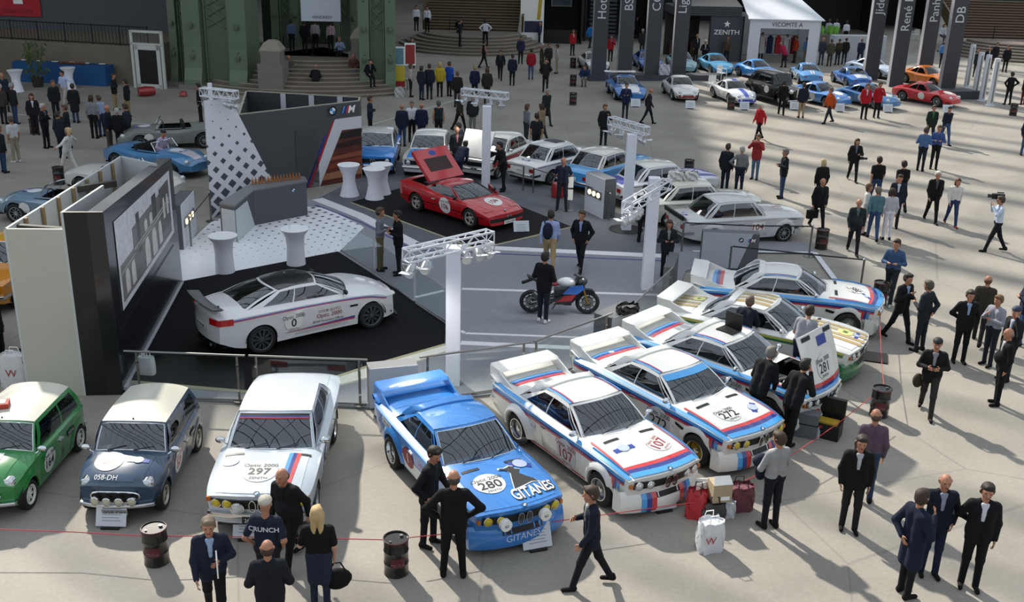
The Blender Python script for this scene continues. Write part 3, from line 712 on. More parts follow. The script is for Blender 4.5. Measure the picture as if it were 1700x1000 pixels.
wall_panel('screen_panel', A2, A3, 3.95, 3.45, .30, mat('screen_panel_black', '#17171b', .25, 0, .3, .2, 2), booth, A0)
wall_panel('left_panel', B2, A0, 3.6, 3.6, .05, mat('panel_white', '#b9bcbc', .6, 0, 0, .04, 1), booth, A0)
wall_panel('back_panel', B3, B2, 3.6, 3.6, .05, mat('panel_white', '#b9bcbc', .6, 0, 0, .04, 1), booth, A0)
wall_panel('black_partition', A1, A1 + (A3 - A2) * .45, 3.95, 3.7, .05, mat('panel_white', '#b9bcbc', .6), booth, A0)
for k in range(1, 8):
 p = A0 + (B2 - A0) * (k / 8) - A0; q = MB(); q.box((p.x + .09, p.y, 1.8), (.05, .08, 3.6)); q.obj('stud', mat('pine', '#8f7a55', .7, 0, 0, .15, 4), booth)
for f0, f1 in ((.08, .04), (.55, .6)):
 p = A0 + (B2 - A0) * f0 - A0; r = A1 + (A3 - A2) * f1 - A0; d = r - p; q = MB(); q.box(((p.x + r.x) / 2, (p.y + r.y) / 2, 3.48), (d.length, .12, .14), math.atan2(d.y, d.x)); q.obj('cross_beam', mat('beam_dark', '#3c3c36', .7), booth)
# picture on the screen: grey street facades
sd = (A3 - A2).normalized(); sl = (A3 - A2).length; so = A2 - A0 + Vector((sd.y, -sd.x, 0)) * .012
def on_screen(name, pts, m, lift=0.0):
 nrm = Vector((sd.y, -sd.x, 0)); q = MB(); q.slab([so + sd * (u * sl) + Vector((0, 0, v)) + nrm * lift for u, v in pts], nrm, .006); return q.obj(name, m, booth)
g = lambda n, c: mat('screen_' + n, c, .35, 0, 0, .35, 5)
on_screen('screen_picture', [(.10, 1.62), (.92, 1.62), (.92, 3.25), (.10, 3.55)], g('sky', '#d6d7da'))
on_screen('screen_seam', [(.05, 1.32), (.9, 1.32), (.9, 1.34), (.05, 1.34)], M_BLACK)
for i, (u0, u1, v0, v1, c) in enumerate(((.12, .40, 1.75, 2.55, '#807b78'), (.30, .88, 1.75, 3.0, '#6e6a6a'), (.36, .40, 2.3, 3.2, '#3a3a3a'), (.60, .66, 2.6, 3.15, '#3c3b3b'), (.72, .88, 2.0, 3.1, '#565252'))):
 on_screen('facade', [(u0, v0), (u1, v0), (u1, v1), (u0, v1)], g('facade%d' % i, c), .007 + .001 * i)
for i, (u, v, w, h) in enumerate(((.16, 1.85, .05, .5), (.24, 1.85, .05, .5), (.44, 1.8, .07, .62), (.55, 1.8, .07, .62), (.66, 1.85, .05, .55), (.46, 2.6, .04, .25), (.54, 2.6, .04, .25), (.76, 2.3, .03, .5), (.82, 2.3, .03, .5))):
 on_screen('pale_window', [(u, v), (u + w, v), (u + w, v + h * .75), (u + w * .75, v + h), (u + w * .25, v + h), (u, v + h * .75)], g('pale', '#d8d2ce'), .016)
for v, a, b in ((2.42, .30, .88), (2.5, .30, .88), (2.35, .12, .40)):
 on_screen('cornice', [(a, v), (b, v + .1), (b, v + .14), (a, v + .04)], g('cornice', '#aaa6a2'), .015)
# --- printed lattice wall
LW = lambda *a: Vector(a)
_l0 = (-9.78, 33.20, 0.00); lw = thing('lattice_wall', 'tall slanted white panel printed with growing grey diamonds', 'panel', _l0)
_lp = [Vector(p) - Vector(_l0) for p in ((-9.78, 33.20, 0.00), (-8.11, 34.59, 0.48), (-8.04, 34.65, 0.92), (-9.06, 33.80, 3.77), (-9.74, 33.23, 3.77))]
_ld = (_lp[1]).normalized(); lw.rotation_euler = (0, 0, math.atan2(_ld.y, _ld.x))
_q2 = [(p.x * _ld.x + p.y * _ld.y, 0, p.z) for p in _lp]
q = MB(); q.slab(_q2, (0, 1, 0), .08); q.obj('printed_panel', lattice_mat('lattice_wall', '#d6d9e0', '#4c4f58', .52, (-.11, .40), 'xz', (.04, .36), 2), lw)
# spotlights over it
# --- dark logo wall: a box of boards with a slanted picture frame
W0 = (513, 327, 595, 298)
Wn = Vector((-9.30, 35.65, 0)); We = Vector((-5.73, 38.82, 0)); wd = (We - Wn).normalized(); Ws = Wn
dw = thing('logo_wall', 'dark grey board wall with round logo and slanted picture frame', 'wall', tuple(Ws), math.atan2(wd.y, wd.x))
WL = (We - Ws).length; _wi = Matrix.Rotation(-math.atan2(wd.y, wd.x), 3, 'Z'); B0 = _wi @ (Vector((-10.16, 40.2, 0)) - Ws); B1 = _wi @ (Vector((-5.8, 39.5, 0)) - Ws)
wx = lambda p: (Vector((p[0], p[1], 0)) - Ws).dot(wd)
Z_ = Vector((0, 0, 2.9)); O_ = Vector((0, 0, 0)); E_ = Vector((WL, 0, 0))
for nm, p0, p1, mm in (('front_board', O_, E_, mat('board_dark', '#45474a', .6, 0, 0, .05, 1.5)), ('end_board', E_, B1, mat('board_dark', '#45474a', .6)), ('back_board', B0, B1, mat('board_inner', '#33363b', .7, 0, 0, .08, 1.5)), ('side_board', O_, B0, mat('board_inner', '#33363b', .7))):
 nn = Vector((-(p1 - p0).y, (p1 - p0).x, 0)); q = MB(); q.slab([p0, p1, p1 + Z_, p0 + Z_], nn, .06); q.obj(nm, mm, dw)
 q = MB(); q.slab([p0 + Z_, p1 + Z_, p1 + Z_ * 1.01, p0 + Z_ * 1.01], nn, .065); q.obj('top_edge', mat('ply_edge', '#a09a8a', .7), dw)
for f_ in (.3, .55, .8):
 p_ = B0 + (B1 - B0) * f_; dd = (B1 - B0).normalized(); nn = Vector((dd.y, -dd.x, 0)) * .03; q = MB(); q.slab([p_ + nn, p_ + nn + dd * .2, p_ + nn + dd * .2 + Z_, p_ + nn + Z_], nn, .02); q.obj('white_upright', mat('upright', '#b7bbc2', .6), dw)
def on_wall(name, pts, m, lift):
 q = MB(); q.slab([(a, -lift, b) for a, b in pts], (0, -1, 0), .02); return q.obj(name, m, dw)
fz = lambda p: (wx(p), p[2])
_F = [fz(p) for p in ((-7.38, 37.36, -0.03), (-6.55, 38.11, 2.35), (-5.71, 38.87, 2.36), (-5.74, 38.84, -0.02))]
_I = [fz(p) for p in ((-7.08, 37.63, -0.00), (-6.34, 38.30, 1.93), (-5.72, 38.86, 1.92), (-5.76, 38.82, 0.00))]
on_wall('picture_frame', _F, mat('frame_white', '#c9cbcf', .5), .0)
pm = mat('picture_red', '#5a2a20', .5, 0, 0, .8, 2.0); on_wall('landscape_picture', _I, pm, .022)
for k, (u0, u1, c) in enumerate(((.10, .22, '#9a6a4a'), (.30, .40, '#7c3424'), (.46, .52, '#8a4a34'), (.68, .76, '#2a1512'), (.84, .95, '#1c1010'))):
 L_ = lambda t: (_I[0][0] + (_I[1][0] - _I[0][0]) * t, _I[0][1] + (_I[1][1] - _I[0][1]) * t); R_ = lambda t: (_I[3][0], _I[3][1] + (_I[2][1] - _I[3][1]) * t)
 on_wall('picture_streak', [L_(u0), R_(u0 + .02), R_(u1 + .05), L_(u1)], mat('streak_%d' % k, c, .5, 0, 0, .3, 3), .043)
for k, (o0, o1, top, c) in enumerate(((.0, .12, 1.0, '#b02a38'), (.12, .24, .8, '#2a3f92'))):
 a = _F[0]; b = _F[1]; on_wall('frame_stripe', [(a[0] - o1, a[1]), (a[0] - o0, a[1]), (a[0] + (b[0] - a[0]) * top - o0, a[1] + (b[1] - a[1]) * top), (a[0] + (b[0] - a[0]) * top - o1, a[1] + (b[1] - a[1]) * (top - .05))], paint(c), .0)
_lg = fz((-6.62, 38.05, 2.67)); roundel_logo('round_logo', plane_fn((_lg[0], -.03, _lg[1]), (1, 0, 0), (0, 0, 1)), .20, dw); _lg = fz((-6.13, 38.49, 2.66)); m_logo(dw, (_lg[0], -.03, _lg[1]), .26)
on_wall('door_panel', [(wx((-7.75, 37.0)), .0), (wx((-7.75, 37.0)) + .9, 0), (wx((-7.75, 37.0)) + .9, 2.1), (wx((-7.75, 37.0)), 2.1)], mat('board_door', '#3f4144', .6), .0)
# --- bar counter
_c = [Vector((*p, 0)) for p in ((-8.30, 30.54), (-8.17, 32.33), (-6.76, 33.63), (-6.98, 34.26), (-8.47, 33.25), (-8.82, 30.80))]
bar = thing('bar_counter', 'dark grey bar counter with white slanted end panel and logo', 'counter', tuple(_c[0]) [:2] + (.058,))
_cl = [(v - _c[0])[:2] for v in _c]
q = MB(); q.prism(_cl, 0, 1.08); q.obj('body', mat('bar_grey', '#4d4f54', .5, 0, 0, .05, 2), bar)
q = MB(); q.prism([(x * 1.02, y * 1.02) for x, y in _cl], 1.08, 1.13); q.obj('worktop', mat('bar_top', '#6a6d70', .35), bar)
for e0, e1, t0, t1 in ((_cl[5], _cl[0], .12, 1.0), (_cl[0], _cl[1], .0, .62)):
 e0 = Vector((*e0, 0)); e1 = Vector((*e1, 0)); d = e1 - e0; nn = Vector((d.y, -d.x, 0)).normalized(); q = MB()
 q.slab([e0 + d * t0 + nn * .01, e0 + d * (t1 if t1 == 1 else .95) + nn * .01, e0 + d * t1 + nn * .01 + Vector((0, 0, .98)), e0 + d * t0 + nn * .01 + Vector((0, 0, .98))], nn, .012); q.obj('white_panel', mat('panel_pale', '#b9bec2', .5), bar)
_f0 = Vector((*_cl[1], 0)); _f1 = Vector((*_cl[2], 0)); _fd = (_f1 - _f0).normalized(); _fn = Vector((_fd.y, -_fd.x, 0))
_p = _f0 + _fd * ((_f1 - _f0).length * .74) + _fn * .02; roundel_logo('round_logo', plane_fn((_p.x, _p.y, .92), _fd, (0, 0, 1)), .09, bar)
for k in range(16):
 w = thing('bottle', ['leftmost', 'second', 'third', 'fourth', 'fifth', 'sixth', 'seventh', 'eighth', 'ninth', 'tenth', 'eleventh', 'twelfth', 'thirteenth', 'fourteenth', 'fifteenth', 'rightmost'][k] + ' small amber bottle in the row on the bar counter', 'bottle', (_c[4].x + .12 + (_c[3].x - _c[4].x) * k / 17, _c[4].y - .22 + (_c[3].y - _c[4].y) * k / 17, 1.188), 0, 'amber bottles on the bar');
 if k == 0: q = MB(); q.lathe([(0, 0), (.035, 0), (.035, .13), (.012, .19), (.012, .23), (0, .23)], 8); _bm = q.mesh('bottle', mat('amber_glass', '#9a5a20', .15, 0, .5), 60)
 link('glass_body', _bm, w)
# --- lighting towers
def truss(parent, a, b, s=.24, n=8):
 a = Vector(a); b = Vector(b); d = (b - a); L = d.length; d.normalize(); n_ = Vector((-d.y, d.x, 0)); Z = Vector((0, 0, 1))
 cor = [n_ * i * s / 2 + Z * j * s / 2 for i, j in ((-1, -1), (1, -1), (1, 1), (-1, 1))]
 q = MB()
 for c in cor: q.tube([a + c, b + c], .024, 6)
 for f in (0, 1):
  p = a + d * (L * f)
  for i in range(4): q.tube([p + cor[i], p + cor[(i + 1) % 4]], .014, 5)
 for k in range(n):
  p0 = a + d * (L * k / n); p1 = a + d * (L * (k + 1) / n)
  for i in range(4):
   u, v = (cor[i], cor[(i + 1) % 4]) if k % 2 == 0 else (cor[(i + 1) % 4], cor[i]); q.tube([p0 + u, p1 + v], .012, 4, caps=False)
 return q.obj('truss_beam', mat('truss_white', '#cfd4da', .35, .1, .2, .03), parent, 60)
def spot_mesh():
 q = MB(); q.lathe([(0, .16), (.08, .15), (.105, .05), (.11, -.12), (.10, -.12), (.07, -.02), (0, 0)], 14, axis='x'); q.tube([(.0, -.14, 0), (.0, -.14, .18), (0, .14, .18), (0, .14, 0)], .012, 5)
 return q.mesh('spotlight', mat('lamp_alu', '#bfc2c4', .25, .8, 0, .05), 45)
_SP = spot_mesh(); _q = MB(); _q.slab([(-.13, -.12, .1), (-.13, .12, .1), (-.26, .12, .17), (-.26, -.12, .17)], (0, 0, 1), .005); _BD = _q.mesh('barn_door', mat('barn_white', '#d6d9dc', .4))
_q = MB(); _q.lathe([(0, -.115), (.098, -.115)], 14, axis='x'); _LN = _q.mesh('lens', mat('lamp_glass', '#c9d0d2', .08, .3, .8, .1))
def tower(label, base, e0, e1, spots, w=.30, z=.05, h=3.1, pole=True, lamp=170):
 t = thing('lighting_tower', label, 'light tower', (base[0], base[1], z if pole else z), 0, 'white lighting towers')
 if pole:
  q = MB(); q.box((0, 0, h / 2), (w, w, h)); q.obj('fabric_sleeve', mat('sleeve_white', '#dcdfe8', .7, 0, 0, .03, 1), t)
  if 'disc' in label: q = MB(); q.lathe([(.55, 0), (.55, .02), (0, .025)], 24); q.obj('base_plate', M_BLACK, t)
 o = Vector((base[0], base[1], z)); a = Vector(e0) - o; b = Vector(e1) - o
 truss(t, a, b)
 ld = bpy.data.lights.new('tower_lamp', 'SPOT'); ld.energy = lamp; ld.spot_size = 2.6; ld.spot_blend = 1.0; ld.shadow_soft_size = .4; ld.color = (1, .95, .88); lo = link('tower_lamp', ld, t, a + (b - a) * .12 + Vector((0, 0, -.5)))
 for f, yaw, pitch in spots:
  p = a + (b - a) * f + Vector((0, 0, -.34))
  s = link('spotlight', _SP, t, p); s.rotation_euler = (0, pitch, yaw); link('barn_door', _BD, s); link('lens', _LN, s)
tower('white lighting tower behind the blue winged coupe', (-1.23, 20.98), (-2.11, 19.99, 3.25), (-0.49, 21.47, 3.25), ((.05, 1.2, -.5), (.22, 1.4, -.4), (.70, 1.7, -.3), (.86, 1.9, -.4), (.97, 2.2, -.4)))
tower('white lighting tower behind the red sports car', (-1.05, 37.14), (-2.04, 39.70, 3.20), (-0.37, 38.92, 3.20), ((.03, .3, -.5), (.3, 1.4, -.6), (.62, 1.6, -.5), (.85, 1.8, -.5)))
tower('white lighting tower on a black disc beside the violet saloon', (3.60, 32.96), (3.03, 34.33, 3.30), (4.02, 32.73, 3.30), ((.05, .6, -.5), (.3, 1.2, -.5), (.62, 2.6, -.4), (.9, 2.9, -.4)))
tower('white lighting tower beside the short glass balustrade', (3.66, 27.40), (2.64, 24.35, 3.15), (3.91, 26.78, 3.15), ((.02, .4, -.4), (.15, .8, -.5), (.3, 1.0, -.5)))
tower('white lamps on a short truss above the diamond panel', (-10.21, 35.54), (-9.92, 33.62, 4.00), (-8.72, 33.15, 4.00), ((.1, 1.3, -.3), (.75, 2.8, -.2), (.95, 2.9, -.2)), w=.12, h=3.9, lamp=6)
strip('trim_45', [(-8.81, 26.75), (-8.05, 20.19)], .10, mat('base_strip', '#a9acb2', .5), 'pale strip along the foot of the screen wall', .125)

# ---------------------------------------------------------------- cars
def curve(pts):
 xs = [p[0] for p in pts]; ys = [p[1] for p in pts]; n = len(pts)
 d = [(ys[i + 1] - ys[i]) / (xs[i + 1] - xs[i]) for i in range(n - 1)]
 m = [d[0]] + [0 if d[i - 1] * d[i] <= 0 else 2 * d[i - 1] * d[i] / (d[i - 1] + d[i]) for i in range(1, n - 1)] + [d[-1]]
 def f(x):
  if x <= xs[0]: return ys[0]
  if x >= xs[-1]: return ys[-1]
  i = 0
  while x > xs[i + 1]: i += 1
  h = xs[i + 1] - xs[i]; t = (x - xs[i]) / h
  return ((1 + 2 * t) * (1 - t) ** 2 * ys[i] + t * (1 - t) ** 2 * h * m[i] + t * t * (3 - 2 * t) * ys[i + 1] + t * t * (t - 1) * h * m[i + 1])
 return f

def sstep(a, b, x):
 t = min(1, max(0, (x - a) / (b - a))); return t * t * (3 - 2 * t)

_WHEEL = {}
def wheel_meshes(kind, R, tw):
 key = (kind, R, tw)
 if key in _WHEEL:
  return _WHEEL[key]
 rr = R * (0.66 if kind not in ('modern', 'steel13') else (0.76 if kind == 'modern' else 0.62))
 t = MB(); h = tw / 2
 t.lathe([(rr, h - .005), (rr + .02, h), (R - .03, h), (R - .005, h - .025), (R, h - .05), (R, -h + .05), (R - .005, -h + .025), (R - .03, -h), (rr, -h)], 28, axis='y')
 me_t = t.mesh('wheel', M_RUBBER, 50)
 gold = mat('gold_wheel', '#a8842e', 0.35, 0.7, 0, .05); silver = mat('silver_wheel', '#a3a6a8', 0.35, 0.7, 0, .05)
 dark = mat('dark_wheel', '#3d4043', 0.3, 0.8, 0, .05); wht = mat('white_wheel', '#d9d8d0', 0.5, 0, 0, .04); pale = mat('pale_alloy', '#b4b0a4', .4, .5, 0, .05)
 mm = {'bbs_gold': gold, 'bbs': silver, 'modern': mat('m4_wheel', '#6d7175', .3, .7, 0, .05), 'minilite': pale, 'white': wht, 'steel13': wht, 'alloy': silver, 'm1': pale}[kind]
 r = MB(); ho = h - .012
 deep = .10 if kind.startswith('bbs') else (.045 if kind != 'modern' else .03)
 r.lathe([(rr + .004, ho + .006), (rr - .018, ho + .006), (rr - .03, ho - deep * .6)], 28, axis='y', mi=1 if kind.startswith('bbs') else 0)
 r.lathe([(rr - .028, ho - deep * .6), (rr - .03, -h + .02)], 28, axis='y', mi=2)
 r.lathe([(rr, ho - deep - .05), (0.0, ho - deep - .05)], 28, axis='y', mi=2)
 ns = {'bbs_gold': 16, 'bbs': 16, 'modern': 10, 'minilite': 8, 'white': 8, 'steel13': 0, 'alloy': 10, 'm1': 5}[kind]
 wsp = {'modern': .018, 'minilite': .034, 'white': .036, 'm1': .06}.get(kind, .014)
 for k in range(ns):
  a = 2 * PI * k / ns
  for da in ((-.10, .10) if kind in ('bbs', 'bbs_gold', 'modern') else (0,)):
   p0 = (.045 * math.cos(a), ho - deep * .5, .045 * math.sin(a)); p1 = ((rr - .02) * math.cos(a + da), ho - deep * .75, (rr - .02) * math.sin(a + da))
   d = Vector(p1) - Vector(p0); nrm = Vector((-math.sin(a), 0, math.cos(a))) * wsp / 2
   b = Vector((0, -.03, 0))
   A, B = Vector(p0), Vector(p1)
   vs = [A - nrm * 1.3, A + nrm * 1.3, B + nrm, B - nrm]; vs = vs + [v + b for v in vs]
   r.add(vs, [(0, 1, 2, 3), (0, 4, 5, 1), (1, 5, 6, 2), (3, 2, 6, 7), (0, 3, 7, 4)])
 if kind == 'steel13':
  r.lathe([(rr - .03, ho - .03), (rr * .62, ho - .01), (rr * .5, ho - .03), (rr * .3, ho - .015), (0, ho - .01)], 20, axis='y')
 r.lathe([(.062, ho - deep - .03), (.058, ho - deep * .4), (.03, ho - deep * .3), (0, ho - deep * .3)], 12, axis='y', mi=1 if kind.startswith('bbs') else 0)
 me_r = r.mesh('rim', [mm, M_CHROME if kind.startswith('bbs') else mm, M_BLACK], 35)
 _WHEEL[key] = (me_t, me_r)
 return _WHEEL[key]

class Car:
 def __init__(c, S, name, label, pos, ang, group=None, z=0.0, cat='car', **over):
  S = dict(S); S.update(over); c.S = S
  c.root = thing(name, label, cat, (pos[0], pos[1], z), ang, group)
  c.w = curve(S['w']); c.zt = curve(S['zt']); c.zb = curve(S['zb']); c.zl0 = curve(S['zl'])
  c.xf = S['w'][-1][0]; c.xr = S['w'][0][0]; c.wb = S['wb']; c.R = S['R']
  c.Wm = max(p[1] for p in S['w'])
  c.p = S.get('p', 5); c.tuck = S.get('tuck', .10)
  c.kf = S.get('kf', .22); c.kr = S.get('kr', .12); c.sf = S.get('sf', .0); c.sr = S.get('sr', 0.0)
  c.ra = S.get('ra', c.R + .055)
  c.det = S.get('det', 2)
  c.M = paint(S['col'])
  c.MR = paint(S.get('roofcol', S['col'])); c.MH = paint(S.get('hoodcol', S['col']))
  c.glass = M_GLASS if c.det >= 2 else M_DARKGLASS
  c.build()
 # --- surfaces
 def zl(c, x):
  z = c.zl0(x)
  for xa in (-c.wb / 2, c.wb / 2):
   d = abs(x - xa)
   if d < c.ra:
    z = max(z, c.R + math.sqrt(max(0, c.ra ** 2 - d * d)))
  return z
 def warp(c, x, y, z):
  q = (abs(y) / c.Wm)
  tf = sstep(c.xf - .9, c.xf, x); tr = sstep(c.xr + .8, c.xr, x) if False else 1 - sstep(c.xr, c.xr + .8, x)
  x2 = x - tf * c.kf * q ** 2.2 + tr * c.kr * q ** 2.4
  zz = c.zb(x)
  x2 += tf * c.sf * (z - zz) - tr * c.sr * (z - zz)
  return (x2, y, z)
 def side_y(c, x, z):
  zb = c.zb(x); t = max(0, (zb - z) / max(.05, zb - .2))
  return c.w(x) * (1 - c.tuck * t * t)
 def deck_z(c, x, y):
  w = c.w(x); zb = c.zb(x); zt = c.zt(x)
  return zt - (zt - zb) * min(1, abs(y) / w) ** c.p
 def side(c, x, z, s, lift=0.0):
  return c.warp(x, s * (c.side_y(x, z) + lift), z)
 def deck(c, x, y, lift=0.0):
  return c.warp(x, y, c.deck_z(x, y) + lift)
 def nose(c, y, z, lift=0.0):
  q = c.warp(c.xf, y, z); return (q[0] + lift, q[1], q[2])
 def tail(c, y, z, lift=0.0):
  q = c.warp(c.xr, y, z); return (q[0] - lift, q[1], q[2])
 # --- decals
 def decal(c, name, v2, f, fn, m, parent=None):
  return link(name, newmesh(name, [fn(a, b) for a, b in v2], f, 60, [m]), parent or c.root)
 def hood_fn(c, x, y, lift=.014, rot=0.0):
  cs, sn = math.cos(rot), math.sin(rot)
  def f(a, b):
   u = a * cs - b * sn; v = a * sn + b * cs
   return c.deck(x - v, y + u, lift)
  return f
 def side_fn(c, x, z, s, lift=.014):
  return lambda a, b: c.side(x + (a if s < 0 else -a), z + b, s, lift)
 def roof_fn(c, x, y, lift=.012):
  return lambda a, b: (lambda q: (q[0], q[1], q[2] + lift))(c.roof_pt(x - b, y + a))
 def band_side(c, name, pts, m, s, lift=.009, n=14):
  f0 = curve([(p[0], p[1]) for p in pts]); f1 = curve([(p[0], p[2]) for p in pts])
  b = MB(); b.grid(lambda x, t: c.side(x, f0(x) + t * (f1(x) - f0(x)), s, lift), lin(pts[0][0], pts[-1][0], n * 2), [0, .5, 1], flip=(s < 0))
  return b.obj(name, m, c.root, 60)
 def band_deck(c, name, pts, m, lift=.011, n=10, mirror=False):
  f0 = curve([(p[0], p[1]) for p in pts]); f1 = curve([(p[0], p[2]) for p in pts])
  b = MB()
  b.grid(lambda x, t: c.deck(x, f0(x) + t * (f1(x) - f0(x)), lift), lin(pts[0][0], pts[-1][0], n * 2), [0, .34, .67, 1], flip=(pts[0][2] < pts[0][1]))
  return b.obj(name, m, c.root, 60)
 def roundel(c, fn, r, lines, col='#c9cacc', ink='#15151a', sq=1.0):
  """race number patch: disc plus lettering lines [(text, size, dy)]"""
  v, f = disc2d(r, 24, 3, sq)
  d = c.decal('number_patch', v, f, lambda a, b: fn(a, b), mat('patch_' + col.strip('#'), col, .5, var=.03))
  mi = mat('ink_' + ink.strip('#'), ink, .5, var=.05)
  for t, sz, dy in lines:
   g = lambda a, b, dy=dy: (lambda q, o: (q[0] + o[0], q[1] + o[1], q[2] + o[2]))(fn(a, b + dy), c._lift)
   o = text_on('lettering', t, sz, g, mi, d, bold=.012 if sz > .1 else 0)
  return d
 _lift = (0, 0, 0)
 def hood_roundel(c, x, y, r, lines, rot=0.0, **k):
  c._lift = (0, 0, .005); return c.roundel(c.hood_fn(x, y, .014, rot), r, lines, **k)
 def side_roundel(c, x, z, s, r, lines, **k):
  c._lift = (0, s * .005, 0); return c.roundel(c.side_fn(x, z, s), r, lines, **k)
 def badge(c, fn, w, h, col='#27408f'):
  """small blue event sticker: a wide oval over a bar"""
  v, f = rect2d(w, h * .45); d = c.decal('event_sticker', v, f, fn, mat('sticker_blue', col, .4, var=.15, scale=40))
  v, f = disc2d(h * .42, 16, 2, 1.0); o = MB(); n = len(v)
  q = [fn(a, b + h * .08) for a, b in v]; q = [(p[0] + c._lift[0], p[1] + c._lift[1], p[2] + c._lift[2]) for p in q]
  o.add(q, f); e = o.obj('sticker_oval', mat('sticker_oval', '#aab6d6', .4, var=.3, scale=60), d)
  return d
 # --- cabin
 def cab_pts(c):
  C = c.S['cab']; cw, rw = C['cw'], C['rw']
  z = lambda x: c.deck_z(x, cw) - .01
  fb = (C['xwb'] - C.get('bw', .16), cw, z(C['xwb'] - C.get('bw', .16))); ft = (C['xwt'] - C.get('bt', .10), rw, C['zr'] - C['cr'])
  rb = (C['xrb'] + C.get('rbw', .10), cw * C.get('rcw', .97), z(C['xrb'] + C.get('rbw', .10))); rt = (C['xrt'] + C.get('rbt', .08), rw * C.get('rrw', .96), C['zr'] - C['cr'] - C.get('rdrop', .03))
  return fb, ft, rb, rt
 def roof_pt(c, x, y):
  C = c.S['cab']
  t = min(1, max(0, (C['xwt'] - x) / (C['xwt'] - C['xrt'])))
  hw = C['rw'] * (1 + (C.get('rrw', .96) - 1) * t)
  u = y / hw
  z = C['zr'] - C['cr'] * abs(u) ** 2.4 - C.get('rdrop', .03) * t ** 1.5 - C.get('fdrop', .02) * (1 - t) ** 3 + C.get('lc', .03) * math.sin(PI * t)
  return (x, y, z)
 def build_cabin(c):
  C = c.S['cab']; fb, ft, rb, rt = c.cab_pts(); det = c.det
  nu = 9 if det >= 2 else 5
  def edge(p, q, v, bulge=0.0):
   return tuple(p[i] + (q[i] - p[i]) * v for i in range(3))
  def ws(u, v):
   e = edge(fb, ft, v); bow = (C.get('bw', .16) * (1 - v) + C.get('bt', .10) * v) * (1 - u * u)
   zc = (c.deck_z(C['xwb'], 0) - c.deck_z(C['xwb'], C['cw'])) * (1 - v) * (1 - u * u) + C['cr'] * v * (1 - abs(u) ** 2.4) - C.get('fdrop', .02) * v
   b = .03 * math.sin(PI * v)
   return (e[0] + bow + b * .5, e[1] * u, e[2] + zc + b * .7)
  def rw(u, v):
   e = edge(rb, rt, v); bow = (C.get('rbw', .10) * (1 - v) + C.get('rbt', .08) * v) * (1 - u * u)
   zc = C['cr'] * v * (1 - abs(u) ** 2.4) + .01 * (1 - v)
   b = .03 * math.sin(PI * v)
   return (e[0] - bow - b * .4, e[1] * u, e[2] + zc + b)
  def sd(s):
   def f(u, v):      # u 0 rear .. 1 front
    b = edge(rb, fb, u); t = edge(rt, ft, u)
    b = (b[0], b[1] + .015 * math.sin(PI * u), c.deck_z(b[0], C['cw']) - .01 if u not in (0, 1) else b[2])
    t = (t[0], t[1] + .012 * math.sin(PI * u), t[2] + C.get('lc', .03) * math.sin(PI * u) + C.get('rdrop', .03) * (u - u) )
    q = edge(b, t, v); k = .035 * math.sin(PI * v)
    return (q[0], s * (q[1] + k), q[2])
   return f
  fr = MB(); fm = C.get('ft', .06)
  g0, g1 = C.get('wv', (.05, .93))
  us = [-1, -1 + fm] + lin(-1 + fm, 1 - fm, nu)[1:-1] + [1 - fm, 1]
  vs = [0, g0] + lin(g0, g1, 5)[1:-1] + [g1, 1]
  inw = lambda u, v: abs(u) < 1 - fm and g0 < v < g1
  tr = paint(C['framecol']) if C.get('framecol') else c.M
  def pane(name, fn, us, vs, inside, flip):
   fr.grid(fn, us, vs, skip=inside, flip=flip)
   gb = MB(); gb.grid(fn, us, vs, skip=lambda u, v: not inside(u, v), flip=flip)
   o = gb.obj(name, c.glass, c.root, 180)
   return o
  pane('windshield', ws, us, vs, inw, True)
  r0, r1 = C.get('rv', (.08, .93)); frr = C.get('frr', .10)
  us2 = [-1, -1 + frr] + lin(-1 + frr, 1 - frr, nu)[1:-1] + [1 - frr, 1]; vs2 = [0, r0] + lin(r0, r1, 4)[1:-1] + [r1, 1]
  pane('rear_window', rw, us2, vs2, lambda u, v: abs(u) < 1 - frr and r0 < v < r1, False)
  if det >= 2:      # chrome surrounds
   for fn, a, b0, b1 in ((ws, 1 - fm, g0, g1), (rw, 1 - frr, r0, r1)):
    pts = [fn(-a, b0)] + [fn(u, b0) for u in lin(-a, a, 9)[1:]] + [fn(a, v) for v in lin(b0, b1, 4)[1:]] + [fn(u, b1) for u in lin(a, -a, 9)[1:]] + [fn(-a, v) for v in lin(b1, b0, 4)[1:]]
    t = MB(); t.tube(pts, .011, 5, caps=False); t.obj('window_trim', c.S.get('trim', M_CHROME), c.root, 60)
  wins = C.get('wins', [(.10, .46), (.49, .93)])
  sv0, sv1 = C.get('sv', (.10, .90))
  for s in (1, -1):
   f = sd(s)
   ub = sorted(set([0, 1] + [x for w_ in wins for x in w_] + lin(0, 1, 7)))
   fr.grid(f, ub, [0, sv0, .5, sv1, 1], skip=lambda u, v: sv0 < v < sv1 and any(a < u < b for a, b in wins), flip=(s > 0))
   for a, b in wins:
    gb = MB(); gb.grid(f, lin(a, b, 5), [sv0, .5, sv1], flip=(s > 0))
    gb.obj('side_window', c.glass, c.root, 180)
  # skirts closing the pillar frame onto the body are covered by the deck
  fr.obj('pillar_frame', tr, c.root, 40)
  rf = MB()
  def rp(u, t):
   x = (C['xwt'] - C.get('bt', .10) * u * u) * (1 - t) + (C['xrt'] + C.get('rbt', .08) * u * u) * t
   hw = C['rw'] * (1 + (C.get('rrw', .96) - 1) * t) + .012 * math.sin(PI * t)
   tt = (C['xwt'] - x) / (C['xwt'] - C['xrt']); q = c.roof_pt(x, hw * u)
   return (q[0], hw * u, q[2] + .004)
  rf.grid(rp, lin(-1, 1, 11), lin(0, 1, 9), flip=False)
  rf.obj('roof', c.MR, c.root, 60)
  c.ws = ws; c.rwf = rw; c.sdf = sd
  if det >= 2:
   c.interior()
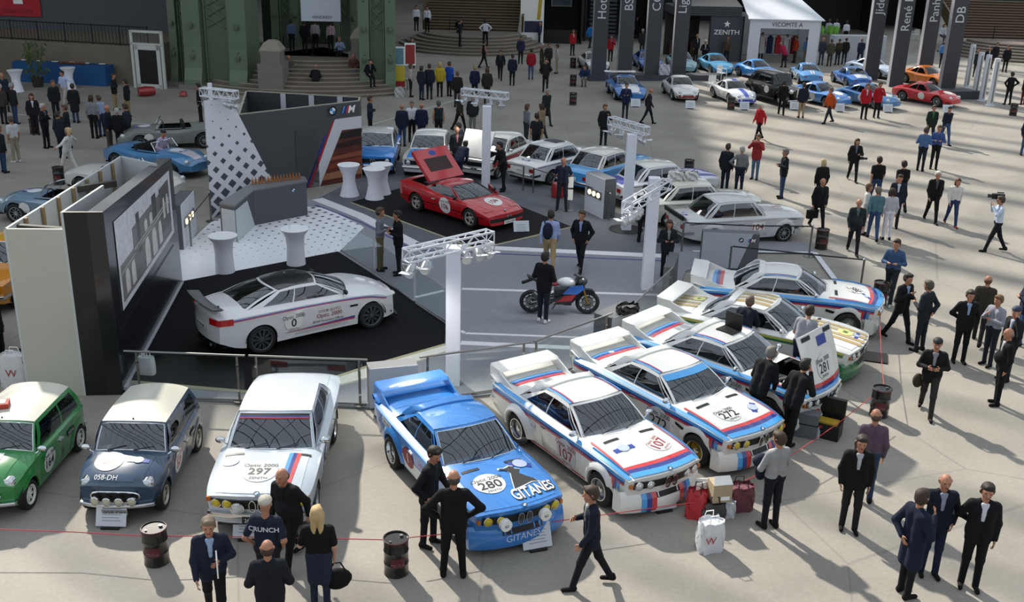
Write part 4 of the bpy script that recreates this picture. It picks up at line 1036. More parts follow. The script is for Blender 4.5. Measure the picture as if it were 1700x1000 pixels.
 def interior(c):
  C = c.S['cab']; x0, x1 = C['xrb'] + .12, C['xwb'] - .05; hw = C['cw'] - .06; zt = c.zb((x0 + x1) / 2) - .02
  t = MB(); t.add([(x0, -hw, .32), (x1, -hw, .32), (x1, hw, .32), (x0, hw, .32), (x0, -hw, zt), (x1, -hw, zt), (x1, hw, zt), (x0, hw, zt)],
      [(0, 1, 2, 3), (0, 4, 5, 1), (1, 5, 6, 2), (2, 6, 7, 3), (3, 7, 4, 0)])
  t.obj('cabin_lining', M_INTERIOR, c.root)
  d = MB(); d.grid(lambda u, v: (x1 - .34 + .34 * v + .05 * (1 - u * u), hw * u, zt - .06 + .07 * v), lin(-1, 1, 7), [0, .3, 1]); d.obj('dashboard', M_BLACK, c.root, 60)
  sc = mat('seat_' + c.S.get('seat', '#202124').strip('#'), c.S.get('seat', '#202124'), .8)
  xs = (x0 + x1) / 2 + .02
  for s in (1, -1):
   b = MB(); y = s * .34
   b.box((xs + .18, y, .46), (.52, .46, .16)); b.box((xs - .14, y, .78), (.14, .46, .56), M=Matrix.Rotation(-.25, 3, 'Y')); b.box((xs - .24, y, zt + .21), (.09, .24, .17))
   b.obj('seat', sc, c.root)
  b = MB(); b.box((x0 + .3, 0, .5), (.45, 1.1, .2)); b.box((x0 + .1, 0, .74), (.14, 1.1, .4)); b.obj('rear_bench', sc, c.root)
  r = MB(); n = 18
  r.tube([(x1 - .44 + .06 * math.sin(2 * PI * k / n), .34 + .18 * math.cos(2 * PI * k / n), zt + .02 + .17 * math.sin(2 * PI * k / n)) for k in range(n + 1)], .014, 5, caps=False)
  r.tube([(x1 - .44, .18, zt + .02), (x1 - .43, .34, zt), (x1 - .44, .52, zt + .02)], .012, 4)
  r.tube([(x1 - .43, .34, zt), (x1 - .2, .34, zt - .06)], .02, 5); r.obj('steering_wheel', M_BLACK, c.root, 60)
  if c.S.get('cage'):
   g = MB(); hw2 = C['rw'] - .06; zr = C['zr'] - .11; xb = C['xrt'] + .28
   g.tube([(xb, -hw, .4), (xb, -hw + .02, zt), (xb, -hw2, zr), (xb, hw2, zr), (xb, hw - .02, zt), (xb, hw, .4)], .022, 6)
   for s in (1, -1):
    g.tube([(xb, s * hw2, zr), (C['xwt'] - .08, s * hw2, zr), (C['xwb'] - .2, s * (hw - .02), zt)], .02, 6)
    g.tube([(xb, s * hw2, zr), (x0 + .05, s * (hw - .1), zt - .05)], .02, 6)
   g.tube([(xb, -hw2, zr), (xb, hw - .05, zt)], .02, 6)
   g.obj('roll_cage', mat('cage_' + c.S.get('cagecol', '#5b5f63').strip('#'), c.S.get('cagecol', '#5b5f63'), .4, .3), c.root, 60)
 # --- main body
 def build(c):
  S = c.S; det = c.det
  xs = set(lin(c.xr, c.xf, 44 if det >= 2 else 24))
  na = 14 if det >= 2 else 8
  for xa in (-c.wb / 2, c.wb / 2):
   xs = {x for x in xs if abs(x - xa) > c.ra + .02 }
   for k in range(na + 1):
    xs.add(xa - c.ra * math.cos(PI * k / na))
   xs.add(xa - c.ra - .012); xs.add(xa + c.ra + .012)
  xs |= {c.xf - .04, c.xf - .12, c.xr + .04, c.xr + .12}
  xs = sorted(xs)
  # drop near duplicates
  ys = [xs[0]]
  for x in xs[1:]:
   if x - ys[-1] > .008: ys.append(x)
  xs = ys
  sk = [0, .2, .4, .6, .78, .9, 1] if det >= 2 else [0, .35, .7, 1]
  dk = [1, .97, .92, .84, .72, .55, .36, .18, 0] if det >= 2 else [1, .95, .84, .6, .3, 0]
  def section(x):
   zl, zb, w = c.zl(x), c.zb(x), c.w(x)
   zl = min(zl, zb - .01)
   half = [(c.side_y(x, zl + s * (zb - zl)), zl + s * (zb - zl)) for s in sk] + [(w * t, c.deck_z(x, w * t)) for t in dk[1:]]
   return half
  hole = S.get('hole')
  C = S.get('cab')
  if C and det >= 2:
   hole = (C['xrb'] + .16, C['xwb'] - .22, C['cw'] - .05)
  eng = S.get('engine')
  V = []; Fc = []
  H = len(sk) + len(dk) - 1; n = 2 * H - 1
  for x in xs:
   h = section(x)
   e = sstep(c.xf - .10, c.xf, x) * S.get('ed', .03) + (1 - sstep(c.xr, c.xr + .10, x)) * S.get('ed', .03)
   ring = [(y, z) for y, z in h] + [(-y, z) for y, z in h[-2::-1]]
   for y, z in ring:
    V.append(c.warp(x, y, z - e * max(0, (z - .5)) * .6))
  for i in range(len(xs) - 1):
   xm = (xs[i] + xs[i + 1]) / 2
   for j in range(n - 1):
    jj = min(j, n - 2 - j)
    if jj >= len(sk) - 1:
     k = jj - (len(sk) - 1); ym = c.w(xm) * (dk[k] + dk[k + 1]) / 2
     if hole and hole[0] < xm < hole[1] and ym < hole[2]: continue
     if eng and eng[0] < xm < eng[1] and ym < eng[2]: continue
    Fc.append((i * n + j, i * n + j + 1, (i + 1) * n + j + 1, (i + 1) * n + j))
  # closed ends
  for xe, st, first in ((xs[0], 0, True), (xs[-1], (len(xs) - 1) * n, False)):
   nq = 7; base = len(V); h = H
   rows = []
   for k in range(h):
    a = V[st + k]; b = V[st + n - 1 - k]; row = []
    for q in range(nq):
     t = q / (nq - 1); y = a[1] + (b[1] - a[1]) * t
     if q == 0: row.append(st + k)
     elif q == nq - 1: row.append(st + n - 1 - k)
     else:
      p = c.warp(xe, y, a[2]); V.append((p[0], p[1], a[2])); row.append(len(V) - 1)
    rows.append(row)
   for k in range(h - 1):
    for q in range(nq - 1):
     f = (rows[k][q], rows[k][q + 1], rows[k + 1][q + 1], rows[k + 1][q])
     if len(set(f)) >= 3:
      Fc.append(f if first else f[::-1])
  if True:
   Fc = [f[::-1] for f in Fc]
  link('body', newmesh('body', V, Fc, 42, [c.M]), c.root)
  # inner floor pan and wheel wells
  u = MB(); u.box(((c.xf + c.xr) / 2, 0, c.S.get('pan', .27)), (c.xf - c.xr - .35, c.Wm * 1.55, .05)); u.obj('floor_pan', M_BLACK, c.root)
  ty = S['track']; tw = S['tw']
  kind = S.get('wheel', 'alloy')
  for xa in (c.wb / 2, -c.wb / 2):
   R = c.R
   mt, mr = wheel_meshes(kind, R, tw)
   for s in (1, -1):
    wl = link('wheel', mt, c.root, (xa, s * ty, R));
    st = S.get('steer', 0) if xa > 0 else 0
    wl.rotation_euler = (0, random.uniform(0, 3), 0) if s > 0 else (0, random.uniform(0, 3), PI)
    if st: wl.rotation_euler = (0, 0, st + (0 if s > 0 else PI))
    link('rim', mr, wl)
    a = MB(); yi = s * (ty - tw * .9); yo = s * (c.side_y(xa, c.R + c.ra * .7) - .01)
    a.lathe([(c.ra + .004, yo), (c.ra + .004, yi), (0.02, yi)], 14 if det >= 2 else 8, (xa, 0, c.R), 'y', a0=-.05, a1=PI + .05)
    a.obj('wheel_well', M_BLACK, c.root)
    fl = S.get('flare', (0, 0))[0 if xa > 0 else 1]
    if fl:
     b = MB(); rr = c.ra
     def fp(t, k):
      r_, o_ = [(rr + .15, -.004), (rr + .10, fl * .45), (rr + .05, fl), (rr + .012, fl * 1.05), (rr - .005, fl * .9), (rr, -.03)][k]
      ang = -.08 + (PI + .16) * t
      x = xa + r_ * math.cos(ang); z = max(.2, c.R + r_ * math.sin(ang)); z = min(z, c.zb(x) + .02)
      return c.warp(x, s * (c.side_y(x, z) + o_), z)
     b.grid(fp, lin(0, 1, 17), [0, 1, 2, 3, 4, 5], flip=(s > 0))
     b.obj('wheel_arch_flare', paint(S.get('flarecol', S['col'])), c.root, 50)
  if S.get('hood'):
   c.panel('hood', S['hood'], c.MH)
  if S.get('trunk'):
   c.panel('trunk_lid', S['trunk'], paint(S.get('trunkcol', S['col'])))
  for (x0, x1) in S.get('doors', []):
   for s in (1, -1):
    b = MB()
    z0 = c.zl0(0) + .06
    b.grid(lambda t, v: c.side(x0 + (x1 - x0) * t, z0 + (c.zb(x0) - .02 - z0) * v, s, .005 if 0 < t < 1 and 0 < v < 1 else -.004), [0, .015, .25, .5, .75, .985, 1], [0, .02, .3, .6, .85, .98, 1], flip=(s < 0))
    d = b.obj('door', paint(S.get('doorcol', S['col'])), c.root, 35)
    hb = MB(); q = c.side(x0 + .12, c.zb(x0) - .13, s, .02); hb.box(q, (.16, .03, .026)); hb.obj('door_handle', M_CHROME, d)
  if C:
   c.build_cabin()
  ex = S.get('extra')
  if ex:
   for e in (ex if isinstance(ex, (list, tuple)) else [ex]):
    e(c)
 def panel(c, name, b4, m, lift=.006):
  x0, x1, hw0, hw1 = b4
  b = MB()
  def f(t, u):
   x = x0 + (x1 - x0) * t; hw = hw0 + (hw1 - hw0) * t
   e = -.006 if (t in (0, 1) or abs(u) == 1) else lift
   return c.deck(x, hw * u, e)
  b.grid(f, [0, .012] + lin(.012, .988, 9)[1:-1] + [.988, 1], [-1, -.985] + lin(-.985, .985, 11)[1:-1] + [.985, 1], flip=(x1 < x0))
  op = c.S.get(name + '_open')
  if op:      # (hinge x, hinge z, angle about y)
   hx, hz, a = op
   b.v = [(v[0] - hx, v[1], v[2] - hz) for v in b.v]
   n = len(b.v); v0 = list(b.v)
   b.add([(v[0], v[1], v[2] - .025) for v in v0], [fc[::-1] for fc in list(b.f)], 1)
   o = b.obj(name, [m, M_BLACK], c.root, 35, (hx, 0, hz)); o.rotation_euler = (0, a, 0)
   c.open_panel = o; c.open_org = (hx, hz)
   return o
  return b.obj(name, m, c.root, 35)
 # --- add-ons
 def lamp(c, y, z, r, m=None, lift=.01, front=True, rim=True, ry=None):
  p = c.nose(y, z, lift) if front else c.tail(y, z, lift)
  d = 1 if front else -1
  b = MB()
  b.lathe([(r * 1.12, -.03 * d), (r * 1.12, .012 * d), (r * .96, .014 * d)], 16, p, 'x')
  o = b.obj('headlight' if front else 'taillight', M_CHROME if rim else M_BLACK, c.root, 40)
  g = MB(); g.lathe([(r * .98, .010 * d), (r * .8, .022 * d), (r * .45, .032 * d), (0, .036 * d)], 16, p, 'x')
  g.obj('lens', m or mat('lamp_glass', '#c9d0d2', .08, .3, .8, .1), o, 60)
  return o
 def patch(c, name, fn, w, h, m, nu=7, nv=3, thick=.0):
  v, f = rect2d(w, h, nu, nv); return c.decal(name, v, f, fn, m)
 def nose_panel(c, name, y0, y1, z0, z1, m, lift=.01, n=9, parent=None, edge=True):
  b = MB(); b.grid(lambda y, z: c.nose(y, z, lift), lin(y0, y1, n), lin(z0, z1, 3)); return b.obj(name, m, parent or c.root, 60)
 def tail_panel(c, name, y0, y1, z0, z1, m, lift=.01, n=9):
  b = MB(); b.grid(lambda y, z: c.tail(y, z, lift), lin(y0, y1, n), lin(z0, z1, 3), flip=True); return b.obj(name, m, c.root, 60)
 def bumper(c, front, z, h, proud, m, wrap=.35, hw=None, name='bumper', depth=.05):
  hw = hw or c.w(c.xf if front else c.xr) + .01
  b = MB(); d = 1 if front else -1; pts = []
  xe = c.xf if front else c.xr
  for u in [-1.0, -.97] + lin(-.94, .94, 13) + [.97, 1.0]:
   q = c.warp(xe, hw * u, z); pts.append((q[0] + d * proud, hw * u))
  pts = [(pts[0][0] - d * wrap, -hw - .01)] + pts + [(pts[-1][0] - d * wrap, hw + .01)]
  sec = [(-depth, -h / 2), (0, -h / 2), (.012, -h * .2), (.012, h * .2), (0, h / 2), (-depth, h / 2)]
  b.grid(lambda i, k: (pts[int(i)][0] + d * sec[int(k)][0], pts[int(i)][1] * (1 + (sec[int(k)][0] * .02)), z + sec[int(k)][1]), list(range(len(pts))), list(range(6)), flip=not front)
  return b.obj(name, m, c.root, 50)
 def plate(c, front, z, text, w=.50, h=.11, y=0, lift=.05, col='#e8e8e0', ink='#111111', blue=False):
  p = c.nose(y, z, lift) if front else c.tail(y, z, lift); d = 1 if front else -1
  b = MB(); b.box(p, (.012, w, h)); o = b.obj('licence_plate', mat('plate_' + col.strip('#'), col, .4), c.root)
  text_on('lettering', text, h * .62, plane_fn((p[0] + d * .009, p[1], p[2]), (0, d, 0), (0, 0, 1)), mat('ink_' + ink.strip('#'), ink, .5), o, width=w * .84)
  return o
 def mirror(c, s, x=None, m=None):
  C = c.S['cab']; x = x if x is not None else C['xwb'] - .30
  q = (x, s * (C['cw'] + .13), c.deck_z(x, C['cw']) + .09)
  b = MB(); b.ball(q, (.05, .09, .06)); b.tube([(x, s * (C['cw'] - .0), q[2] - .1), q], .014, 5)
  return b.obj('wing_mirror', m or M_CHROME, c.root, 60)
 def wipers(c):
  for y in (-.45, .12):
   a = c.ws(y / .8, .04); e = c.ws(y / .8 + .5, .16); b = MB()
   b.tube([(a[0] + .03, a[1], a[2] + .02), (e[0] + .03, e[1], e[2] + .03)], .008, 4); b.obj('wiper', M_BLACK, c.root)
 def roundel_badge(c, fn, r):
  return roundel_logo('bonnet_badge', fn, r, c.root)


# ---------------------------------------------------------------- coupe with the tall rear wing
E9 = dict(wb=2.625, R=.315, tw=.27, track=.765, ra=.365, wheel='bbs', col='#dcdcd8',
  w=[(-2.48, .78), (-2.2, .83), (-1.3, .865), (0, .865), (1.3, .86), (1.85, .835), (2.16, .79)],
  zt=[(-2.48, .885), (-2.25, .93), (-1.45, .985), (.72, .985), (1.3, .96), (1.95, .885), (2.16, .85)],
  zb=[(-2.48, .83), (-1.5, .87), (.6, .87), (1.5, .85), (2.16, .775)],
  zl=[(-2.48, .36), (-2.1, .27), (-1.7, .19), (1.7, .19), (2.16, .20)],
  p=4.5, kf=.20, kr=.10, sf=.22, sr=.05, flare=(.07, .10), cage=True,
  cab=dict(xwb=.78, xwt=.08, xrb=-1.62, xrt=-.88, cw=.74, rw=.60, zr=1.365, cr=.05, bw=.20, bt=.12, rbw=.14, wins=[(.10, .44), (.455, .90), (.91, .965)], sv=(.08, .86), fdrop=.01),
  hood=(.86, 2.10, .68, .66), trunk=(-1.72, -2.30, .62, .60), doors=[(-.55, .72)])
CB, CD, CR = '#3f97d8', '#22307f', '#c22a2c'
def wing(c, col, stripes=None):
 m = paint(col)
 for s in (1, -1):
  b = MB(); y = s * .70
  b.slab([(-1.66, y - .015, .93), (-1.85, y - .015, .97), (-2.20, y - .015, 1.10), (-2.26, y - .015, 1.14), (-2.58, y - .015, 1.15), (-2.56, y - .015, .80)], (0, 1, 0), .03)
  b.obj('wing_end_plate', m, c.root)
 b = MB()
 b.grid(lambda k, t: [(-2.23, t, 1.09), (-2.20, t, 1.105), (-2.24, t, 1.125), (-2.40, t, 1.145), (-2.60, t, 1.165), (-2.60, t, 1.15), (-2.40, t, 1.11), (-2.23, t, 1.09)][int(k)], list(range(8)), lin(-.69, .69, 5))
 b.obj('wing_blade', m, c.root, 50)
 b = MB(); b.grid(lambda k, t: [(-2.20, t, .90), (-2.46, t, .98), (-2.50, t, .97), (-2.45, t, .87)][int(k)], [0, 1, 2, 3], lin(-.78, .78, 5)); b.obj('trunk_spoiler', m, c.root, 40)
def roof_hoop(c, col):
 C = c.S['cab']; hw = C['rw'] * .95
 b = MB(); pts = [(C['xrt'] - .30, -hw - .10, 1.10), (C['xrt'] - .08, -hw - .02, 1.31)] + [(C['xrt'] + .04, hw * u, c.roof_pt(C['xrt'], hw * u)[2] + .055) for u in lin(-.92, .92, 9)] + [(C['xrt'] - .08, hw + .02, 1.31), (C['xrt'] - .30, hw + .10, 1.10)]
 b.grid(lambda i, k: (pts[int(i)][0] + [.07, .06, -.08, -.10][int(k)], pts[int(i)][1], pts[int(i)][2] + [-.045, -.005, .02, -.03][int(k)]), list(range(len(pts))), [0, 1, 2, 3], flip=True)
 b.obj('roof_spoiler', paint(col), c.root, 50)
def e9_front(c, dam, lights='clear', grille='#101113'):
 c.nose_panel('grille', -.70, .70, .60, .755, mat('grille_dark', '#111214', .5), .012)
 for s in (1, -1):
  b = MB(); y = s * .075
  p = c.nose(y, .66, .03); b.lathe([(.115, 0), (.115, .02), (.099, .02), (.096, 0)], 14, (0, 0, 0), 'x')
  b.v = [(p[0] + v[0] + .25 * (v[2] * .8) * .3, p[1] + v[1] * .52, p[2] + v[2] * .95) for v in b.v]; b.obj('kidney_grille', M_CHROME, c.root, 40)
  g = MB()
  for k in range(5):
   g.box((p[0] + .01, p[1] - .04 + .02 * k, p[2]), (.01, .006, .17))
  g.obj('grille_bars', M_STEEL, c.root)
  lm = None if lights == 'clear' else mat('yellow_lens', '#c9b21e', .1, .1, .8, .1)
  c.lamp(s * .40, .675, .075, None if lights != 'yellow' else lm); c.lamp(s * .60, .675, .08, lm if lights == 'yellow' else None)
  i = MB(); q = c.warp(c.xf - .02, s * .74, .72); i.box((q[0] + .0, q[1] + s * .01, q[2] - .05), (.10, .05, .07)); i.obj('indicator', mat('amber', '#b5651d', .2, 0, .5), c.root)
 # deep air dam under the nose
 b = MB(); prof = [(.0, .53), (.05, .48), (.10, .39), (.12, .22), (.09, .14), (.0, .13)]
 def dp(u, k):
  q = c.warp(c.xf, .84 * u, .5); o, z = prof[int(k)]
  x = q[0] - .06 + o * (1 - .35 * abs(u) ** 4)
  return (x, .87 * u * (1 + .02 * (o > .1)), z)
 us = lin(-1, 1, 17)
 b.grid(dp, us, list(range(6)), flip=True)
 # returns along the fenders
 for s in (1, -1):
  q0 = [dp(s, k) for k in range(6)]
  n = len(b.v); vs = q0 + [(1.70, s * (.865 + .01), z[2]) for z in q0]
  b.add(vs, [(k, k + 1, 7 + k, 6 + k) if s < 0 else (k, 6 + k, 7 + k, k + 1) for k in range(5)])
 d = b.obj('air_dam', paint(dam), c.root, 40)
 o = MB(); q = dp(0, 2); o.grid(lambda u, k: tuple(np.array(dp(u * .42, [1.0, 2.0, 3.0][int(k)])) + np.array((.006, 0, -.01))), lin(-1, 1, 7), [0, 1]); o.obj('air_intake', M_BLACK, d)
 return dp
def m_blocks(c, dp):
 for s in (1, -1):
  for k, col in enumerate((CB, CD, CR)):
   u0 = s * (.62 - .11 * k); u1 = s * (.51 - .11 * k)
   b = MB(); b.grid(lambda u, t: tuple(np.array(dp(u, t)) + np.array((.006, 0, 0))), sorted((u0, u1)), [0, 1, 2, 3, 4], flip=True); b.obj('spoiler_stripe', paint(col), c.root)
def e9_tail(c):
 c.tail_panel('tail_panel', -.62, .62, .60, .76, M_BLACK, .008)
 for s in (1, -1):
  b = MB(); q = c.tail(s * .56, .68, .01); b.box(q, (.03, .34, .12)); b.obj('taillight', mat('tail_red', '#8e1717', .2, 0, .6), c.root)
 c.bumper(False, .50, .09, .05, M_CHROME, name='rear_bumper')
def strakes(c, col):
 for s in (1, -1):
  b = MB(); pts = [c.deck(x, s * (c.w(x) - .085), .0) for x in lin(.95, 2.02, 8)]
  b.grid(lambda i, k: (pts[int(i)][0], pts[int(i)][1] + s * [.012, -.006, -.012][int(k)], pts[int(i)][2] + [-.01, .045, -.01][int(k)]), list(range(8)), [0, 1, 2]); b.obj('fender_strake', paint(col), c.root)
def vents(c):
 for s in (1, -1):
  v, f = rect2d(.32, .07); c.decal('hood_vent', v, f, c.hood_fn(.98, s * .40, .013), M_BLACK)
def m_livery(c, base='#dcdcd8', nosestripe=True, roofstripe=True):
 bl, db, rd = paint(CB), paint(CD), paint(CR)
 zb = c.zb
 for s in (1, -1):
  x0, x1 = -2.42, 2.08
  P = lambda o0, o1: [(x, zb(x) + o0, zb(x) + o1) for x in lin(x0, x1, 7)]
  c.band_side('side_stripe', P(-.055, -.002), bl, s, n=26); c.band_side('side_stripe', P(-.10, -.057), db, s, n=26); c.band_side('side_stripe', P(-.14, -.102), rd, s, n=26)
  c.band_side('sill_stripe', [(-.9, .22, .25), (.9, .22, .25)], rd, s)
  for k, m in enumerate((rd, db, bl)):
   c.band_side('fender_stripe', [(1.72 + .09 * k, .50 + .02 * k, .70), (1.80 + .09 * k, .50, .70)], m, s, n=3)
 [c.band_deck('shoulder_stripe', [(-2.4, q * .70, q * .775), (-1.6, q * .77, q * .855), (.7, q * .78, q * .858), (1.9, q * .75, q * .825), (2.12, q * .72, q * .785)], bl, n=22) for q in (1, -1)]
 [c.band_deck('hood_edge_stripe', [(.80, q * .69, q * .725), (1.85, q * .70, q * .735), (2.0, q * .69, q * .72)], rd, lift=.013) for q in (1, -1)]
 if nosestripe:
  for a, b_, m in ((1.80, 1.89, rd), (1.89, 1.99, db), (1.99, 2.12, bl)):
   b = MB(); b.grid(lambda y, t: c.deck(a + (b_ - a) * t, y, .014), lin(-.70, .70, 13), [0, .5, 1], flip=True); b.obj('nose_stripe', m, c.root, 60)
 if roofstripe:
  C = c.S['cab']
  for s in (1, -1):
   for o0, o1, m in ((.93, 1.0, bl), (.885, .93, db), (.85, .885, rd)):
    b = MB(); b.grid(lambda t, u: (lambda q: (q[0], q[1], q[2] + .010))(c.roof_pt(C['xwt'] - .10 + (C['xrt'] + .08 - C['xwt'] + .10) * t, s * u * C['rw'] * (1 - .04 * t))), lin(0, 1, 9), [o0, o1], flip=(s > 0)); b.obj('roof_stripe', m, c.root, 60)
 for k, m in enumerate((bl, db, rd)):
  b = MB(); x0 = -2.05 + .09 * k; b.grid(lambda y, t: c.deck(x0 + .09 * t, y, .014), lin(-.60, .60, 7), [0, .5, 1], flip=True); b.obj('trunk_stripe', m, c.root, 60)
def number(c, s_x, s_z, num, ink, sides=(1, -1)):
 for s in sides:
  c.side_roundel(s_x, s_z, s, .29, [('Optic 2000', .095, .14), (num, .22, -.03), ('ZENITH', .06, -.21)], ink=ink, col='#c2c3c6')
def small_sticker(c, s, x, z, text, w=.15, h=.13, ink='#5a2a86', col=None):
 v, f = rect2d(w, h); d = c.decal('sticker', v, f, c.side_fn(x, z, s), col or M_WHITE)
 text_on('lettering', text, h * .55, lambda a, b: (lambda q: (q[0], q[1] + s * .004, q[2]))(c.side_fn(x, z, s)(a, b)), mat('ink_' + ink.strip('#'), ink, .5), d, width=w * .8)
def fender_slot(c):
 for s in (1, -1):
  v, f = rect2d(.34, .07); c.decal('fender_vent', v, f, lambda a, b, s=s: c.side_fn(.92, .62, s)(a, b - .25 * a * (1 if s < 0 else -1)), M_BLACK)
def csl_base(c, col='#dcdcd8', lights='clear', dam=None):
 m_livery(c); wing(c, col); roof_hoop(c, col); dp = e9_front(c, dam or col, lights); m_blocks(c, dp); e9_tail(c); strakes(c, CB); vents(c)
 c.mirror(1); c.mirror(-1); c.wipers()
 if not c.S.get('hood_open'):
  c.roundel_badge(c.hood_fn(2.10, 0, .02), .05)
def csl_107(c):
 csl_base(c)
 number(c, .28, .52, '107', '#8e2230')
 c.hood_roundel(1.42, .30, .24, [('Optic 2000', .06, .12), ('107', .19, -.02), ('ZENITH', .045, -.18)], rot=.5, ink='#8e2230', col='#cfcfcb')
 c._lift = (0, 0, .004); c.badge(c.hood_fn(1.30, -.36), .42, .26)
 for s in (1, -1):
  small_sticker(c, s, -.80, .60, 'TC2')
  small_sticker(c, s, 1.66, .40, 'ISI', .12, .2, '#333333')
Car(E9, 'racing_coupe', 'white winged racing coupe with striped flanks and red number 107', (1.610, 17.809), -0.9905, group='winged racing coupes', extra=csl_107, seat='#7d1f1c')
def csl_272(c):
 csl_base(c, lights='yellow')
 number(c, .30, .52, '272', '#15151a'); fender_slot(c)
 c.hood_roundel(1.45, -.22, .24, [('Optic 2000', .075, .12), ('272', .19, -.02), ('ZENITH', .05, -.17)], col='#d8d8d4')
 c._lift = (0, 0, .004); c.badge(c.hood_fn(1.52, .42, rot=.9), .34, .26); c.badge(c.hood_fn(-1.92, -.1), .42, .16)
 b = MB(); b.grid(lambda u, v: (lambda q: (q[0] + .006, q[1], q[2] + .008))(c.ws(u, v)), lin(-.93, .93, 9), [.72, .83, .925], flip=True); b.obj('sun_strip', paint('#3f97d8'), c.root, 60)
 for s in (1, -1):
  small_sticker(c, s, .72, .56, 'TC2')
 b = MB(); q = c.nose(0, .34, .13); b.box(q, (.012, .55, .11)); d = b.obj('sponsor_plate', M_WHITE, c.root); text_on('lettering', 'CERAMI', .07, plane_fn((q[0] + .009, 0, q[2]), (0, 1, 0), (0, 0, 1)), mat('ink_15151a', '#15151a', .5), d)
Car(E9, 'racing_coupe', 'white winged racing coupe with gold wheels, blue sun strip and black number 272', (3.387, 19.295), -0.9159, group='winged racing coupes', extra=csl_272, wheel='bbs_gold', flare=(.03, .05))
def csl_281(c):
 csl_base(c)
 number(c, .35, .52, '281', '#15151a'); fender_slot(c)
 h = c.open_panel; hx, hz = c.open_org; loc = lambda fn: (lambda a, b: (lambda q: (q[0] - hx, q[1], q[2] - hz + .004))(fn(a, b)))
 v, f = disc2d(.25, 24, 3); d = c.decal('number_patch', v, f, loc(c.hood_fn(1.62, .0)), mat('patch_d4d4d0', '#d4d4d0', .5, var=.03), h)
 for t, sz, dy in (('Optic 2000', .08, .13), ('281', .19, -.02), ('ZENITH', .05, -.18)):
  o = text_on('lettering', t, sz, (lambda dy: lambda a, b: (lambda q: (q[0], q[1], q[2] + .004))(loc(c.hood_fn(1.62, 0))(a, b + dy)))(dy), mat('ink_15151a', '#15151a', .5), h, bold=.01)
 v, f = rect2d(.34, .2); c.decal('event_sticker', v, f, loc(c.hood_fn(1.10, .12)), mat('sticker_blue', '#27408f', .4), h)
 for s in (1, -1):
  v, f = rect2d(.3, .09); c.decal('hood_vent', v, f, loc(c.hood_fn(.95, s * .42)), M_BLACK, h)
 for a, b_, m in ((1.90, 1.97, CR), (1.97, 2.03, CD), (2.03, 2.08, CB)):
  b = MB(); b.grid(lambda y, t: (lambda q: (q[0] - hx, q[1], q[2] - hz))(c.deck(a + (b_ - a) * t, y, .014)), lin(-.62, .62, 13), [0, .5, 1], flip=True); b.obj('hood_stripe', paint(m), h, 60)
 # engine bay
 e = MB(); e.add([(.9, -.62, .45), (2.0, -.62, .45), (2.0, .62, .45), (.9, .62, .45), (.9, -.62, .86), (2.0, -.62, .82), (2.0, .62, .82), (.9, .62, .86)], [(0, 1, 2, 3), (0, 4, 5, 1), (1, 5, 6, 2), (2, 6, 7, 3), (3, 7, 4, 0)]); e.obj('engine_bay', M_BLACK, c.root)
 e = MB(); e.box((1.35, 0, .66), (.85, .26, .2)); e.obj('engine_block', M_STEEL, c.root)
 e = MB()
 for k in range(6):
  e.tube([(1.02 + .13 * k, .1, .74), (1.02 + .13 * k, -.26, .80), (1.02 + .13 * k, -.36, .70)], .035, 7)
 e.obj('intake_pipes', M_STEEL, c.root, 60)
Car(E9, 'racing_coupe', 'white winged racing coupe with number 281 and its bonnet raised', (4.844, 20.927), -0.7454, group='winged racing coupes', extra=csl_281, flare=(.03, .05), hood_open=(2.06, .86, 1.12), engine=(.90, 2.04, .62), cagecol='#9a9c9e')
GOLD = '#b3985a'
def csl_gold(c):
 wing(c, '#dcdcd8'); roof_hoop(c, '#dcdcd8'); dp = e9_front(c, '#1f6b3c', 'clear'); e9_tail(c); vents(c); c.mirror(1); c.mirror(-1); c.wipers()
 g = paint(GOLD); gr = paint('#1f6b3c'); ye = paint('#b9b83a'); C = c.S['cab']
 for s in (1, -1):
  for y0, y1 in ((.06, .19), (.27, .40)):
   c.band_deck('hood_gold_stripe', [(.86, s * y0, s * y1), (1.5, s * y0, s * y1), (2.13, s * y0, s * y1)], g, lift=.013)
   c.band_deck('trunk_gold_stripe', [(-2.4, s * y0, s * y1), (-1.7, s * y0, s * y1)], g, lift=.013)
   b = MB(); b.grid(lambda t, u: (lambda q: (q[0], q[1], q[2] + .010))(c.roof_pt(C['xwt'] - .06 + (C['xrt'] + .04 - C['xwt'] + .06) * t, s * u)), lin(0, 1, 9), [y0, y1], flip=(s > 0)); b.obj('roof_gold_stripe', g, c.root, 60)
  c.band_side('side_stripe', [(x, c.zb(x) - .06, c.zb(x) - .015) for x in lin(-2.4, 2.05, 7)], ye, s, n=26)
  c.band_side('side_stripe', [(x, c.zb(x) - .12, c.zb(x) - .065) for x in lin(-2.4, 2.05, 7)], gr, s, n=26)
 c.hood_roundel(1.66, .10, .17, [('M', .12, 0)], col='#cdd08a', ink='#55702a'); c.hood_roundel(-1.85, .22, .15, [('M', .1, 0)], col='#cdd08a', ink='#55702a')
 c._lift = (0, 0, .004); c.badge(c.hood_fn(1.92, .1), .4, .16)
 number(c, .28, .52, '283', '#15151a', (1,))
Car(E9, 'racing_coupe', 'white winged racing coupe with gold stripes and green front spoiler', (6.032, 23.092), -0.5099, group='winged racing coupes', extra=csl_gold, flare=(.07, .09), cagecol='#b9bbbd')
def csl_white(c):
 csl_base(c); fender_slot(c)
 c.hood_roundel(1.45, .0, .22, [('Optic 2000', .06, .12), ('285', .16, -.02), ('ZENITH', .045, -.15)], rot=.5, col='#d8d8d4'); c._lift = (0, 0, .004); c.badge(c.hood_fn(1.72, -.3, rot=.6), .36, .14)
